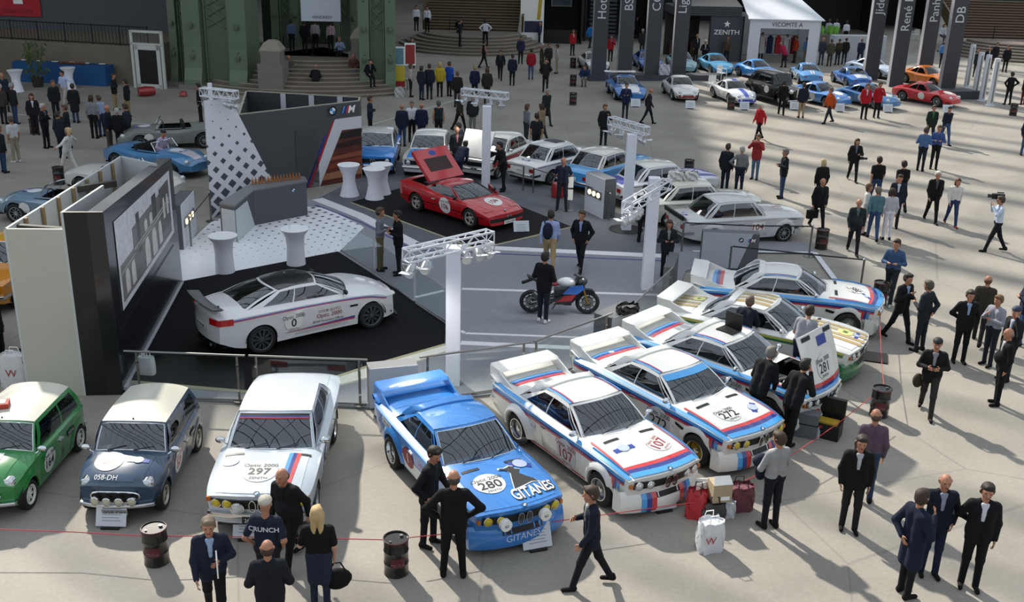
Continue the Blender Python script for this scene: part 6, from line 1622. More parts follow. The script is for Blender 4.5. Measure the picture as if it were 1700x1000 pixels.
far_car(RC, 'white coupe with blue centre stripe', (12.09, 56.29), -76, 1.88, G1, extra=rc_extra(stripe=('#2b3fb0', ((-.13, .13),)), bumper='#2b3fb0'), col='#d6d8dc')
far_car(RC, 'round light blue coupe with white number patch beside the orange-jacketed man', (17.36, 56.54), -58, 1.88, G1, extra=rc_extra(), col='#4a82c4')
far_car(RC, 'round mid blue coupe behind the two red-jacketed men', (19.92, 56.39), -58, 1.88, G1, extra=rc_extra(), col='#3d74aa')
far_car(RC, 'bright red coupe with white number patch in front of the DB pillar', (23.71, 57.65), -52, 1.95, G1, extra=rc_extra(), col='#c01a24')
far_car(RC, 'white rounded car behind the Hotchkiss pillar', (5.03, 66.29), -80, 1.88, G2, extra=rc_extra(patch=False), col='#d4d4d2')
far_car(RC, 'blue car behind the BSH and CG pillars', (8.36, 67.61), -86, 1.88, G2, extra=rc_extra(patch=False), col='#1f62b8')
far_car(RC, 'pale teal car behind the Ligier pillar', (10.53, 67.25), -85, 1.88, G2, extra=rc_extra(patch=False), col='#7aa6b2')
far_car(RC, 'sky blue open-fronted car between chair and black car', (12.80, 66.92), -80, 1.88, G2, extra=rc_extra(patch=False), col='#4b9ac8')
far_car(RC, 'bright blue coupe with lid raised left of the black vintage car', (15.35, 64.78), -70, 1.9, G2, extra=rc_extra(patch=False), col='#3a8ad6')
far_car(RC, 'light blue coupe with twin white stripes seen from the rear', (17.56, 67.02), 88, 1.2, G2, extra=rc_extra(stripe=('#d6dade', ((-.14, -.03), (.03, .14))), patch=False), col='#4b90cc')
far_car(RC, 'blue coupe with white tail seen from the rear', (19.82, 65.99), 95, 1.2, G2, extra=rc_extra(stripe=('#d6dade', ((-.4, .4),)), patch=False), col='#1f66b4')
far_car(RC, 'white and pale blue coupe behind the René Bonnet pillar', (23.49, 67.32), -60, 1.9, G2, extra=rc_extra(patch=False), col='#b9cbe0')
far_car(RC, 'orange coupe between the Panhard and DB pillars', (25.69, 64.26), -60, 1.7, G2, extra=rc_extra(patch=False), col='#e07a1c')
VB = dict(RC, wb=2.9, R=.34, tw=.15, track=.66, ra=.38, col='#121314', wheel='steel13',
  w=[(-2.1, .55), (-1.8, .64), (-1.0, .70), (0, .70), (.7, .62), (1.4, .46), (2.05, .34)], zt=[(-2.1, .9), (-1.8, 1.05), (.6, 1.08), (1.2, 1.06), (2.05, 1.0)], zb=[(-2.1, .82), (-1.4, .98), (.6, .98), (1.3, .96), (2.05, .88)], zl=[(-2.1, .4), (2.05, .36)], p=2.4, kf=.04, kr=.2, tuck=.05, ed=0,
  cab=dict(xwb=.62, xwt=.42, xrb=-1.85, xrt=-1.35, cw=.64, rw=.56, zr=1.62, cr=.09, bw=.05, bt=.05, wins=[(.14, .36), (.39, .64), (.67, .95)], sv=(.12, .82)), hood=None, doors=[(-.3, .55)])
def vb_extra(c):
 for s in (1, -1):
  for xa in (1.45, -1.45):
   b = MB(); b.grid(lambda t, k: (xa + [.47, .50, .50, .47][int(k)] * math.cos(PI * t * 1.1 - .2), s * [.46, .50, .80, .84][int(k)], .34 + [.47, .52, .52, .44][int(k)] * math.sin(PI * t * 1.1 - .2)), lin(0, 1, 11), [0, 1, 2, 3], flip=(s < 0)); b.obj('wing_fender', c.M, c.root, 50)
  b = MB(); b.box((0, s * .72, .32), (2.0, .24, .05)); b.obj('running_board', M_BLACK, c.root); p = (2.0, s * .52, .86); b = MB(); b.ball(p, (.14, .13, .13)); b.obj('headlight', M_CHROME, c.root, 60); c.side_roundel(.1, .72, s, .2, [], col='#d8d8d4')
 b = MB(); b.box((2.08, 0, .72), (.06, .46, .56)); b.obj('radiator_grille', M_CHROME, c.root); c.bumper(True, .42, .07, .16, M_CHROME, name='front_bumper', wrap=.05, hw=.78); c.plate(True, .5, '2168', .4, .1, lift=.2, col='#1a1c20', ink='#d0d0d0')
far_car(VB, 'black upright vintage saloon with running boards', (14.83, 56.34), -66, 2.1, G1, 'vintage_saloon', extra=vb_extra)
RD = dict(RC, wb=2.5, R=.33, tw=.2, track=.70, ra=.38, cab=None, doors=[(-.5, .4)], hood=(.75, 2.0, .55, .42), hole=(-.75, .55, .56),
  w=[(-2.1, .62), (-1.7, .76), (-1.25, .82), (0, .78), (1.25, .81), (1.8, .74), (2.15, .5)], zt=[(-2.1, .74), (-1.5, .90), (-.7, .90), (.6, .90), (1.3, .88), (1.8, .78), (2.15, .58)], zb=[(-2.1, .64), (-1.25, .80), (-.2, .70), (1.25, .78), (2.15, .5)], zl=[(-2.1, .35), (-1.5, .24), (1.5, .24), (2.15, .28)], p=2.4)
def rd_extra(col2=None, patch=True, stripe=None):
 def f(c):
  t = MB(); t.add([(-.85, -.6, .3), (.65, -.6, .3), (.65, .6, .3), (-.85, .6, .3), (-.85, -.6, .84), (.65, -.6, .84), (.65, .6, .84), (-.85, .6, .84)], [(0, 1, 2, 3), (0, 4, 5, 1), (1, 5, 6, 2), (2, 6, 7, 3), (3, 7, 4, 0)]); t.obj('cockpit', M_INTERIOR, c.root)
  for s in (1, -1):
   b = MB(); b.box((-.25, s * .30, .52), (.5, .46, .16)); b.box((-.5, s * .30, .78), (.12, .46, .5)); b.obj('seat', M_INTERIOR, c.root); p = c.warp(c.xf - .2, s * .52, c.deck_z(c.xf - .2, .52)); b = MB(); b.ball(p, (.1, .1, .09)); b.obj('headlight', mat('lamp_glass', '#c9d0d2', .08, .3, .8, .1), c.root, 60)
   if patch: c.side_roundel(.9, .55, s, .18, [], col='#d8d8d4')
  g = MB(); g.grid(lambda u, v: (.62 - .10 * u * u - .22 * v, .60 * u * (1 - .08 * v), .88 + .30 * v), lin(-1, 1, 9), lin(0, 1, 3)); g.obj('windscreen', M_PANE, c.root, 180)
  g = MB(); g.tube([(.62 - .1, -.6, .88)] + [(.62 - .10 * u * u - .22, .60 * u * .92, 1.18) for u in lin(-1, 1, 9)] + [(.52, .6, .88)], .018, 5); g.obj('windscreen_frame', M_CHROME, c.root, 60)
  n = 14; r = MB(); r.tube([(.28, .3 + .18 * math.cos(2 * PI * k / n), .92 + .17 * math.sin(2 * PI * k / n)) for k in range(n + 1)], .014, 5, caps=False); r.obj('steering_wheel', M_BLACK, c.root)
  c._lift = (0, 0, .004); c.badge(c.hood_fn(1.3, 0), .4, .2)
  if stripe: c.band_deck('hood_stripe', [(.8, -.3, .3), (1.4, -.28, .28), (2.0, -.2, .2)], paint(stripe), lift=.012)
  if patch: c.hood_roundel(1.0, 0, .24, [], col='#c8ccd2')
 return f
_far = lambda p: (p[0], p[1])
Car(RD, 'vintage_roadster', 'blue and white open roadster with a driver in a pink shirt', (-13.49, 39.30), math.radians(-24), 'open roadsters at the left', extra=rd_extra(stripe='#c9c2cc'), col='#4a80ae')
Car(RD, 'vintage_roadster', 'grey open roadster behind the blue one', (-14.24, 43.43), math.radians(-158), 'open roadsters at the left', extra=rd_extra(), col='#7c8280')
Car(RD, 'vintage_roadster', 'white open roadster behind the booth', (-13.43, 35.85), math.radians(-16), 'open roadsters at the left', extra=rd_extra(), col='#c9c9c2')
Car(RD, 'vintage_roadster', 'grey-blue open roadster mostly hidden by the booth', (-14.18, 32.50), math.radians(170), 'open roadsters at the left', extra=rd_extra(), col='#6c8698')
Car(S02, 'classic_saloon', 'orange-yellow saloon at the left edge behind the booth', (-12.95, 26.2), math.radians(-95), extra=lambda c: (s02_extra(c), c.side_roundel(.1, .5, 1, .22, [], col='#d8d8d4')), col='#d2861c', roofcol='#d9a02c')
Car(RC, 'vintage_coupe', 'dark red coupe at the left edge behind the booth', (-12.5, 22.0), math.radians(-60), extra=rc_extra(), col='#6d1a22')

# ---------------------------------------------------------------- people: smooth bodies grown from a posed skeleton
def sdf_mesh(prims, h, k0=.035):
 """prims: ('c', a, b, ra, rb[, k]) tapered limbs or ('e', centre, radii[, k]) ellipsoids -> smooth closed quad surface"""
 lo = np.array([1e9] * 3); hi = -lo
 for p in prims:
  if p[0] == 'c':
   r = max(p[3], p[4]); q = np.array([p[1], p[2]]); lo = np.minimum(lo, q.min(0) - r); hi = np.maximum(hi, q.max(0) + r)
  else:
   lo = np.minimum(lo, np.array(p[1]) - p[2]); hi = np.maximum(hi, np.array(p[1]) + p[2])
 lo = lo - 3 * h; n = np.ceil((hi + 3 * h - lo) / h).astype(int) + 1
 D = np.full(n, .5, dtype=np.float32)
 for p in prims:
  if p[0] == 'c':
   a, b = np.array(p[1], float), np.array(p[2], float); ra, rb = p[3], p[4]; k = p[5] if len(p) > 5 else k0; r = max(ra, rb); mn = np.minimum(a, b) - r; mx = np.maximum(a, b) + r
  else:
   c, R = np.array(p[1], float), np.array(p[2], float); k = p[3] if len(p) > 3 else k0; mn = c - R; mx = c + R
  pd = k + 2 * h
  i0 = np.maximum(((mn - pd - lo) / h).astype(int), 0); i1 = np.minimum(((mx + pd - lo) / h).astype(int) + 2, n)
  X_ = (lo[0] + h * np.arange(i0[0], i1[0]))[:, None, None]; Y_ = (lo[1] + h * np.arange(i0[1], i1[1]))[None, :, None]; Z_ = (lo[2] + h * np.arange(i0[2], i1[2]))[None, None, :]
  if p[0] == 'c':
   ba = b - a; L2 = max(ba @ ba, 1e-9)
   t = np.clip(((X_ - a[0]) * ba[0] + (Y_ - a[1]) * ba[1] + (Z_ - a[2]) * ba[2]) / L2, 0, 1)
   d = np.sqrt((X_ - a[0] - t * ba[0]) ** 2 + (Y_ - a[1] - t * ba[1]) ** 2 + (Z_ - a[2] - t * ba[2]) ** 2) - (ra + (rb - ra) * t)
  else:
   q = np.sqrt(((X_ - c[0]) / R[0]) ** 2 + ((Y_ - c[1]) / R[1]) ** 2 + ((Z_ - c[2]) / R[2]) ** 2); d = (q - 1) * R.min()
  sl = tuple(slice(i0[j], i1[j]) for j in range(3)); o = D[sl]
  m = np.clip(.5 + .5 * (o - d) / k, 0, 1)
  D[sl] = o + (d - o) * m - k * m * (1 - m)
 s = D < 0
 # surface nets
 cs = np.zeros(np.array(s.shape) - 1, dtype=np.int8)
 for i in (0, 1):
  for j in (0, 1):
   for l in (0, 1):
    cs += s[i:s.shape[0] - 1 + i, j:s.shape[1] - 1 + j, l:s.shape[2] - 1 + l]
 idx = np.argwhere((cs > 0) & (cs < 8)); N = len(idx)
 num = np.full(cs.shape, -1, dtype=np.int32); num[tuple(idx.T)] = np.arange(N)
 acc = np.zeros((N, 3)); cnt = np.zeros(N)
 cor = [(i, j, l) for i in (0, 1) for j in (0, 1) for l in (0, 1)]
 val = {c: D[idx[:, 0] + c[0], idx[:, 1] + c[1], idx[:, 2] + c[2]] for c in cor}
 for c in cor:
  for ax in range(3):
   if c[ax] == 0:
    e = list(c); e[ax] = 1; e = tuple(e); v0, v1 = val[c], val[e]; x = (v0 < 0) != (v1 < 0)
    t = np.where(x, v0 / np.where(x, v0 - v1, 1), 0); P_ = np.tile(np.array(c, float), (N, 1)); P_[:, ax] += t
    acc[x] += P_[x]; cnt[x] += 1
 V = lo + h * (idx + acc / cnt[:, None])
 F = []
 for ax in range(3):
  a1, a2 = (ax + 1) % 3, (ax + 2) % 3
  s0 = np.take(s, range(s.shape[ax] - 1), ax); s1 = np.take(s, range(1, s.shape[ax]), ax)
  for flag in (True, False):
   e = np.argwhere((s0 & ~s1) if flag else (~s0 & s1))
   e = e[(e[:, a1] > 0) & (e[:, a2] > 0)]
   if not len(e): continue
   def cell(d1, d2):
    q = e.copy(); q[:, a1] -= d1; q[:, a2] -= d2; return num[tuple(q.T)]
   q = np.stack([cell(1, 1), cell(0, 1), cell(0, 0), cell(1, 0)], 1); F.append(q if flag else q[:, ::-1])
 return V, np.concatenate(F)

def fast_mesh(name, V, F):
 me = bpy.data.meshes.new(name)
 me.vertices.add(len(V)); me.vertices.foreach_set('co', V.astype(np.float32).ravel())
 me.loops.add(F.size); me.loops.foreach_set('vertex_index', F.astype(np.int32).ravel())
 me.polygons.add(len(F)); me.polygons.foreach_set('loop_start', np.arange(0, F.size, 4, dtype=np.int32)); me.polygons.foreach_set('loop_total', np.full(len(F), 4, dtype=np.int32))
 me.polygons.foreach_set('use_smooth', np.ones(len(F), dtype=bool))
 me.update(calc_edges=True)
 me.materials.append(None)
 return me

ARMS = {'down': ((-.03, .06, -.28), (.03, .05, -.53)), 'pocket': ((-.10, .11, -.26), (.05, .03, -.45)), 'front': ((.0, .09, -.27), (.23, -.07, -.22)), 'chest': ((.04, .10, -.26), (.24, -.11, -.06)),
  'phone': ((.10, .11, -.23), (.09, -.07, .15)), 'cross': ((.06, .09, -.27), (.19, -.17, -.21)), 'back': ((-.13, .10, -.25), (-.17, -.12, -.40)), 'hip': ((-.07, .22, -.20), (.05, .04, -.40)),
  'reach': ((.18, .07, -.20), (.42, .0, -.22)), 'low': ((.10, .06, -.26), (.30, -.02, -.40)), 'up': ((.15, .10, -.15), (.24, -.08, .09)), 'swingf': ((.05, .05, -.28), (.20, .03, -.49)), 'swingb': ((-.12, .06, -.26), (-.11, .06, -.52)), 'out': ((-.02, .24, -.14), (.05, .46, -.26)), 'lap': ((.02, .10, -.27), (.26, -.05, -.34))}
def figure(legs=((0, 0), (0, 0)), arms=('down', 'down'), lean=0.0, spread=.09, top='jacket', hair='short', build=1.0, sit=False, head=(0, 0), sleeve=1.0, fine=True):
 """returns {part: prims}; x forward, y left, z up, 1.75 m tall"""
 g = {k: [] for k in ('body', 'top', 'trousers', 'shoe_l', 'shoe_r', 'hair', 'shirt', 'face')}
 ank = []; kn = []; hp = []
 for s, (a, b) in zip((1, -1), legs):
  H = np.array((0, s * .085, .93)); K = H + .44 * np.array((math.sin(a), s * (spread - .085) / .9, -math.cos(a))); A = K + .42 * np.array((math.sin(a - b), s * (spread - .085) / .9, -math.cos(a - b)))
  hp.append(H); kn.append(K); ank.append(A)
 dz = .085 - min(A[2] for A in ank); O = np.array((0, 0, dz))
 if sit: pass
 hp = [q + O for q in hp]; kn = [q + O for q in kn]; ank = [q + O for q in ank]
 piv = np.array((0, 0, .96)) + O; cl, sn = math.cos(lean), math.sin(lean)
 def T(p):
  q = np.array(p, float) + O - piv; return np.array((q[0] * cl + q[2] * sn, q[1], -q[0] * sn + q[2] * cl)) + piv
 w = build
 for s, H, K, A, nm in ((1, hp[0], kn[0], ank[0], 'shoe_l'), (-1, hp[1], kn[1], ank[1], 'shoe_r')):
  g['body'] += [('c', H, K, .070 * w, .046), ('c', K, A, .044, .033), ('c', A + (0, 0, -.045), A + (.12, s * .015, -.056), .026, .018)]
  g['trousers'] += [('c', H + (0, 0, .02), K, .092 * w, .066), ('c', K, A + (0, 0, -.035), .060, .050)]
  g[nm] += [('c', A + (-.035, 0, -.045), A + (.14, s * .02, -.052), .042, .034), ('c', A + (-.02, 0, .0), A + (-.02, 0, -.04), .042, .044)]
 tor = [('c', T((0, .085, 1.34)), T((0, .075, 1.12)), .098, .092), ('c', T((0, -.085, 1.34)), T((0, -.075, 1.12)), .098, .092), ('c', T((0, .075, 1.12)), T((0, .085, .97)), .092, .100), ('c', T((0, -.075, 1.12)), T((0, -.085, .97)), .092, .100), ('c', T((-.01, .15, 1.405)), T((-.01, -.15, 1.405)), .058, .058)]
 if w > 1.05: tor.append(('e', T((.05 * w, 0, 1.08)), (.14 * w, .15 * w, .15)))
 inf = .006 if top in ('shirt', 'tshirt', 'vest', 'polo') else .014
 def grow(ps, d, ww=1.0): return [(p[0], p[1], p[2], p[3] * ww + d, p[4] * ww + d) if p[0] == 'c' else (p[0], p[1], tuple(x + d for x in p[2])) for p in ps]
 g['body'] += grow(tor, -.012); g['top'] += grow(tor, inf, .97 + .03 * w)
 g['trousers'] += [('c', T((0, .075, 1.0)), T((0, .085, .95)), .100 * w, .108 * w), ('c', T((0, -.075, 1.0)), T((0, -.085, .95)), .100 * w, .108 * w)]
 hem = {'jacket': .84, 'coat': .58, 'shirt': .95, 'tshirt': .93, 'vest': .92, 'polo': .93, 'skirt': .95}[top]
 if top in ('jacket', 'coat'):
  for s in (1, -1):
   g['top'].append(('c', T((0, s * .08, 1.0)), T((0, s * .075, hem)) if not sit else T((0, s * .08, .95)), .108 * w, .110 * w if top == 'jacket' else .125))
 if top in ('jacket', 'coat', 'shirt', 'polo'):
  g['top'].append(('c', T((-.015, .05, 1.455)), T((-.015, -.05, 1.455)), .045, .045))
 if top == 'skirt':
  for s in (1, -1): g['trousers'].append(('c', T((0, s * .08, 1.0)), T((0, s * .07, .55)), .115, .115))
 # head
 N0 = T((-.005, 0, 1.42)); HC = T((.02, 0, 1.63)); yw = head[0]; pt = head[1]
 def hd(p):
  x, y, z = (1.08 * v for v in p); x, z = x * math.cos(pt) + z * math.sin(pt), -x * math.sin(pt) + z * math.cos(pt); x, y = x * math.cos(yw) - y * math.sin(yw), x * math.sin(yw) + y * math.cos(yw); return HC + np.array((x, y, z))
 g['body'] += [('c', N0, HC + (-.02, 0, -.06), .056, .052), ('e', hd((0, 0, .02)), (.100, .083, .106)), ('c', hd((.035, 0, -.03)), hd((.05, 0, -.085)), .058, .034, .03), ('c', hd((.088, 0, .01)), hd((.108, 0, -.025)), .010, .015, .012), ('c', hd((.0, .074, .0)), hd((-.01, .078, .025)), .016, .02, .01), ('c', hd((.0, -.074, .0)), hd((-.01, -.078, .025)), .016, .02, .01), ('c', hd((.08, .03, .035)), hd((.08, -.03, .035)), .014, .014, .012)]
 g['face'] = [hd((.087, .031, .012)), hd((.087, -.031, .012)), hd((.088, .022, -.058)), hd((.088, -.022, -.058))]
 if hair == 'bald': g['hair'] += [('e', hd((-.045, 0, -.005)), (.068, .090, .068))]
 elif hair == 'cap': g['hair'] += [('e', hd((-.004, 0, .07)), (.116, .099, .076)), ('c', hd((.09, .035, .055)), hd((.09, -.035, .055)), .014, .014), ('c', hd((.14, .02, .045)), hd((.14, -.02, .045)), .010, .010)]
 else:
  g['hair'] += [('e', hd((-.012, .004, .066)), (.106, .094, .080)), ('e', hd((-.045, 0, .012)), (.084, .096, .106)), ('c', hd((.055, .05, .085)), hd((.075, -.02, .098)), .026, .030, .03), ('c', hd((.02, .078, .03)), hd((-.02, .080, -.02)), .016, .018), ('c', hd((.02, -.078, .03)), hd((-.02, -.080, -.02)), .016, .018)]
  if hair == 'long': g['hair'] += [('c', hd((-.055, .045, .0)), hd((-.075, .05, -.24)), .055, .04), ('c', hd((-.055, -.045, .0)), hd((-.075, -.05, -.24)), .055, .04), ('c', hd((.0, .08, .02)), hd((-.01, .08, -.16)), .025, .02), ('c', hd((.0, -.08, .02)), hd((-.01, -.08, -.16)), .025, .02)]
  if hair == 'bob': g['hair'] += [('c', hd((-.05, .05, .0)), hd((-.05, .055, -.09)), .05, .045), ('c', hd((-.05, -.05, .0)), hd((-.05, -.055, -.09)), .05, .045)]
 # arms and hands
 hands = []
 for s, nm in zip((1, -1), arms):
  e, h_ = ARMS[nm]; S0 = (-.005, s * (.178 + .02 * (w - 1)), 1.395); E = (S0[0] + e[0], S0[1] + s * e[1], S0[2] + e[2]); Hn = (S0[0] + h_[0], S0[1] + s * h_[1], S0[2] + h_[2])
  S0, E, Hn = T(S0), T(E), T(Hn)
  g['body'] += [('c', S0, E, .046, .036), ('c', E, Hn, .036, .025)]
  if sleeve >= 1: g['top'] += [('c', S0, E, .054 + inf, .044 + inf), ('c', E, E + (Hn - E) * .96, .043 + inf, .031 + inf * .7)]
  elif sleeve > 0: g['top'] += [('c', S0, S0 + (E - S0) * .75, .056 + inf, .05 + inf)]
  d = (Hn - E) / np.linalg.norm(Hn - E); up = np.array((0, 0, 1.)); sd = np.cross(d, up if abs(d[2]) < .85 else np.array((1., 0, 0)));  sd /= np.linalg.norm(sd); nr = np.cross(sd, d)
  wide = nr if abs(d[2]) < .85 else np.cross(d, np.array((0, 1., 0))); wide /= np.linalg.norm(wide); curl = np.cross(d, wide); curl = curl * (-s if curl[1] * s > 0 else s) if abs(curl[1]) > .3 else curl
  if curl[1] * s > 0: curl = -curl
  pm = Hn + d * .045
  g['body'] += [('c', Hn + wide * .016, pm + wide * .024, .020, .014, .012), ('c', Hn - wide * .016, pm - wide * .024, .020, .014, .012)]
  if fine:
   for q, L in zip((-1.5, -.5, .5, 1.5), (.058, .072, .076, .062)):
    b = pm + wide * q * .0195 + d * .03; m_ = b + d * L * .55 + curl * .006; g['body'] += [('c', b - d * .03, m_, .0085, .0078, .004), ('c', m_, m_ + d * L * .35 + curl * .028, .0078, .0068, .004)]
   b = Hn + wide * .03 + d * .012; g['body'] += [('c', b, b + wide * .03 + d * .03 + curl * .01, .012, .010, .006), ('c', b + wide * .03 + d * .03 + curl * .01, b + wide * .034 + d * .062 + curl * .02, .010, .008, .004)]
  else:
   g['body'] += [('c', pm, pm + d * .07 + curl * .02, .026, .016, .015)]
  hands.append(Hn + d * .09)
 # open jacket front showing the shirt
 f = .098 + inf + .004
 for s in (1, -1): g['shirt'] += [('c', T((f - .052, s * .034, 1.445)), T((f - .028, s * .004, 1.20)), .026, .022), ('c', T((f - .050, 0, 1.43)), T((f - .028, 0, 1.28)), .026, .024)]
 g['hands'] = hands; g['head'] = HC
 return g

_FIG = {}
def fig_meshes(key, h):
 k2 = (key, h)
 if k2 in _FIG: return _FIG[k2]
 g = figure(**dict(key)); out = {}
 hb = h
 for n in ('body', 'top', 'trousers', 'shoe_l', 'shoe_r', 'hair', 'shirt'):
  if n == 'shirt' and dict(key).get('top') not in ('jacket', 'coat'): continue
  if not g[n]: continue
  hh = hb if n == 'body' else h * 1.25
  V, F = sdf_mesh(g[n], hh, .035 if n in ('body', 'top', 'trousers') else .02); out[n] = fast_mesh(n, V, F)
 q = MB()
 for p in g['face'][:2]: q.ball(tuple(p), (.009, .012, .008), 6, 4)
 out['eyes'] = q.mesh('eyes', mat('eye_dark', '#1c1512', .3)); q = MB(); q.tube([tuple(g['face'][2]), tuple((g['face'][2] + g['face'][3]) / 2 + np.array((.006, 0, -.002))), tuple(g['face'][3])], .006, 5); out['mouth'] = q.mesh('mouth', mat('lip', '#7a4036', .6))
 out['_h'] = g['hands']; out['_head'] = g['head']
 _FIG[k2] = out
 return out
G3, G4 = 'visitors nearest the viewer', 'visitors standing in the sunlit aisle'
def skin(c): return mat('skin_' + c.strip('#'), c, .55, 0, 0, .06, 10)
def hairm(c): return mat('hair_' + c.strip('#'), c, .7, 0, 0, .3, 40, bump=.3)
def person(label, pos, face, top='#15171c', legs='#14161b', hair='#2a211b', style='stand', cut='short', wear='jacket', arms=None, h=1.75, shirt=None, z=0.0, skinc='#a9765c', shoe='#120f0e', lean=None, build=1.0, lod=1, head=(0, 0), group=None, sleeve=None):
 """face: heading in degrees"""
 P_ = dict(stand=(((.03, .03), (-.03, .02)), ('down', 'down'), 0.0), relaxed=(((.10, .12), (-.06, .0)), ('pocket', 'down'), .02), walk=(((.36, .08), (-.32, .22)), ('swingb', 'swingf'), .05), sit=(((1.35, 1.35), (1.30, 1.25)), ('lap', 'lap'), .25), squat=(((1.6, 2.0), (1.5, 2.0)), ('lap', 'lap'), .5), bend=(((.05, .05), (-.12, .05)), ('low', 'low'), .65), wide=(((.02, 0), (-.02, 0)), ('hip', 'hip'), 0.0))[style]
 key = dict(legs=P_[0], arms=arms or P_[1], lean=P_[2] if lean is None else lean, top=wear, hair=cut, build=build, sit=style in ('sit', 'squat'), head=head, fine=lod == 0, spread=.15 if style == 'wide' else .10, sleeve=sleeve if sleeve is not None else (0 if wear == 'vest' else (.5 if wear in ('tshirt', 'polo') else 1.0)))
 hh = {0: .0095, 1: .017, 2: .024}[lod]
 M_ = fig_meshes(tuple(sorted(key.items())), hh)
 o = link('person', M_['body'], None, (pos[0], pos[1], z)); o.rotation_euler = (0, 0, math.radians(face)); s = h / 1.75; o.scale = (s, s, s)
 tag(o, label, 'person', group)
 if shirt is None: shirt = random.choice(['#b9c0cc', '#a9adb4', '#3a3e48', '#22242a', '#5a6478', top, top])
 def setm(ob, m): ob.material_slots[0].link = 'OBJECT'; ob.material_slots[0].material = m
 setm(o, skin(skinc))
 nm = {'jacket': 'jacket', 'coat': 'coat', 'shirt': 'shirt', 'tshirt': 't_shirt', 'vest': 'vest', 'polo': 'polo_shirt', 'skirt': 'blouse'}[wear]
 for part, n, m in (('top', nm, cloth(top)), ('trousers', 'skirt' if wear == 'skirt' else 'trousers', cloth(legs)), ('shoe_l', 'shoe', cloth(shoe)), ('shoe_r', 'shoe', cloth(shoe)), ('hair', 'cap' if cut == 'cap' else 'hair', hairm(hair)), ('shirt', 'shirt', cloth(shirt))):
  if part in M_:
   c = link(n, M_[part], o); setm(c, m)
 if lod < 2: link('eyes', M_['eyes'], o)
 if lod == 0: link('mouth', M_['mouth'], o)
 sc = math.cos(math.radians(face)), math.sin(math.radians(face))
 def world(p): return (pos[0] + s * (p[0] * sc[0] - p[1] * sc[1]), pos[1] + s * (p[0] * sc[1] + p[1] * sc[0]), z + s * p[2])
 o_hands = [world(q) for q in M_['_h']]
 return o, o_hands, world
# --- nearest visitors
BK, NV, DG, JN, KH, WH = '#131417', '#1b2233', '#2c2e33', '#3d4f6b', '#8d7a5c', '#c9ccd2'
def held(name, label, cat, p, m, dims, rz=0.0, tilt=0.0):
 t = thing(name, label, cat, p, rz); q = MB(); q.box((0, 0, 0), dims, M=Matrix.Rotation(tilt, 3, 'X')); q.obj('panel', m, t); return t
o, hn, w = person('man in black suit jacket and pale blue shirt carrying papers at lower left', (-4.13, 12.74), -75, NV, '#0f1114', '#7a6a5a', 'walk', arms=('front', 'swingf'), lod=0, h=1.8, shirt='#8fa6c4', group=G3)
held('paper_folder', 'white papers tucked under the arm of the man at lower left', 'papers', (hn[0][0] + .02, hn[0][1] + .02, hn[0][2]), M_WHITE, (.02, .24, .3), .3)
o, hn, w = person('man in navy T-shirt lettered CRUNCH wearing a pale flat cap', (-3.46, 13.25), 85, '#1d2536', '#1c2027', '#b9b2a4', 'stand', cut='cap', wear='tshirt', arms=('pocket', 'pocket'), lod=0, h=1.76, build=1.12, group=G3)
text_on('lettering', 'CRUNCH', .075, lambda a, b: (-.118 - .02 * (1 - (a / .2) ** 2), -a, 1.33 + b), mat('ink_d0d4dc', '#d0d4dc', .6), o, bold=.02)
person('bald man in black jacket leaning beside the silver saloon', (-3.33, 14.21), -115, BK, '#101114', '#4a3a32', 'walk', cut='bald', lod=0, lean=.18, h=1.82, shirt='#15161a', build=1.08, group=G3)
person('balding man in dark quilted jacket at the bottom edge', (-3.18, 12.15), 100, '#1a1c24', BK, '#3a2418', 'stand', cut='bald', arms=('front', 'front'), lod=0, h=1.76, build=1.1, shirt='#1a1c24', group=G3)
o, hn, w = person('blonde woman in black top and navy skirt with a black bag', (-2.69, 13.11), 95, '#0e0e10', '#232b3c', '#b59a6a', 'stand', cut='long', wear='skirt', arms=('front', 'down'), lod=0, h=1.70, sleeve=.5, group=G3, skinc='#b98d74')
t = thing('shoulder_bag', 'black slouchy bag in the blonde woman hand', 'bag', (hn[1][0] + .03, hn[1][1], hn[1][2] - .42), .3); q = MB(); q.ball((0, 0, .15), (.22, .12, .17)); q.obj('pouch', cloth('#0d0d0f'), t, 60); q = MB(); q.tube([(-.14, 0, .24), (-.05, 0, .42), (.05, 0, .42), (.14, 0, .24)], .012, 5); q.obj('strap', cloth('#0d0d0f'), t)
person('dark-haired man in black jacket bending to the blue GITANES coupe', (-1.25, 14.86), -20, BK, '#16181e', '#201812', 'relaxed', lod=0, lean=.12, arms=('low', 'pocket'), h=1.8, head=(-.4, .3), group=G3)
person('broad man in black seen from behind before the GITANES coupe', (-0.80, 14.02), 95, '#0d0e10', '#0c0d0f', '#3a322c', 'wide', cut='bald', arms=('hip', 'hip'), lod=0, h=1.83, build=1.12, shirt='#0d0e10', group=G3)
person('man in navy blazer and grey scarf walking left', (1.30, 13.85), 185, '#151a28', '#12141a', '#3a2a20', 'walk', arms=('swingf', 'front'), lod=0, h=1.78, shirt='#8f9692', group=G3)
o, hn, w = person('man in grey sweater with folded arms holding a jacket by the 272 coupe', (4.46, 15.66), 115, '#8d8d8e', '#12151c', '#3a2a1e', 'stand', wear='shirt', arms=('cross', 'cross'), lod=0, h=1.78, head=(.3, 0), group=G3)
held('document', 'white paper held by the man in the grey sweater', 'paper', hn[0], M_WHITE, (.22, .02, .32), .5, .2); t = thing('folded_jacket', 'dark navy jacket over the arm of the man in grey sweater', 'jacket', (hn[1][0] - .05, hn[1][1], hn[1][2] - .25), .4); q = MB(); q.ball((0, 0, .2), (.17, .11, .12)); q.ball((.02, 0, .02), (.12, .09, .2)); q.obj('bundle', cloth(NV), t, 60)
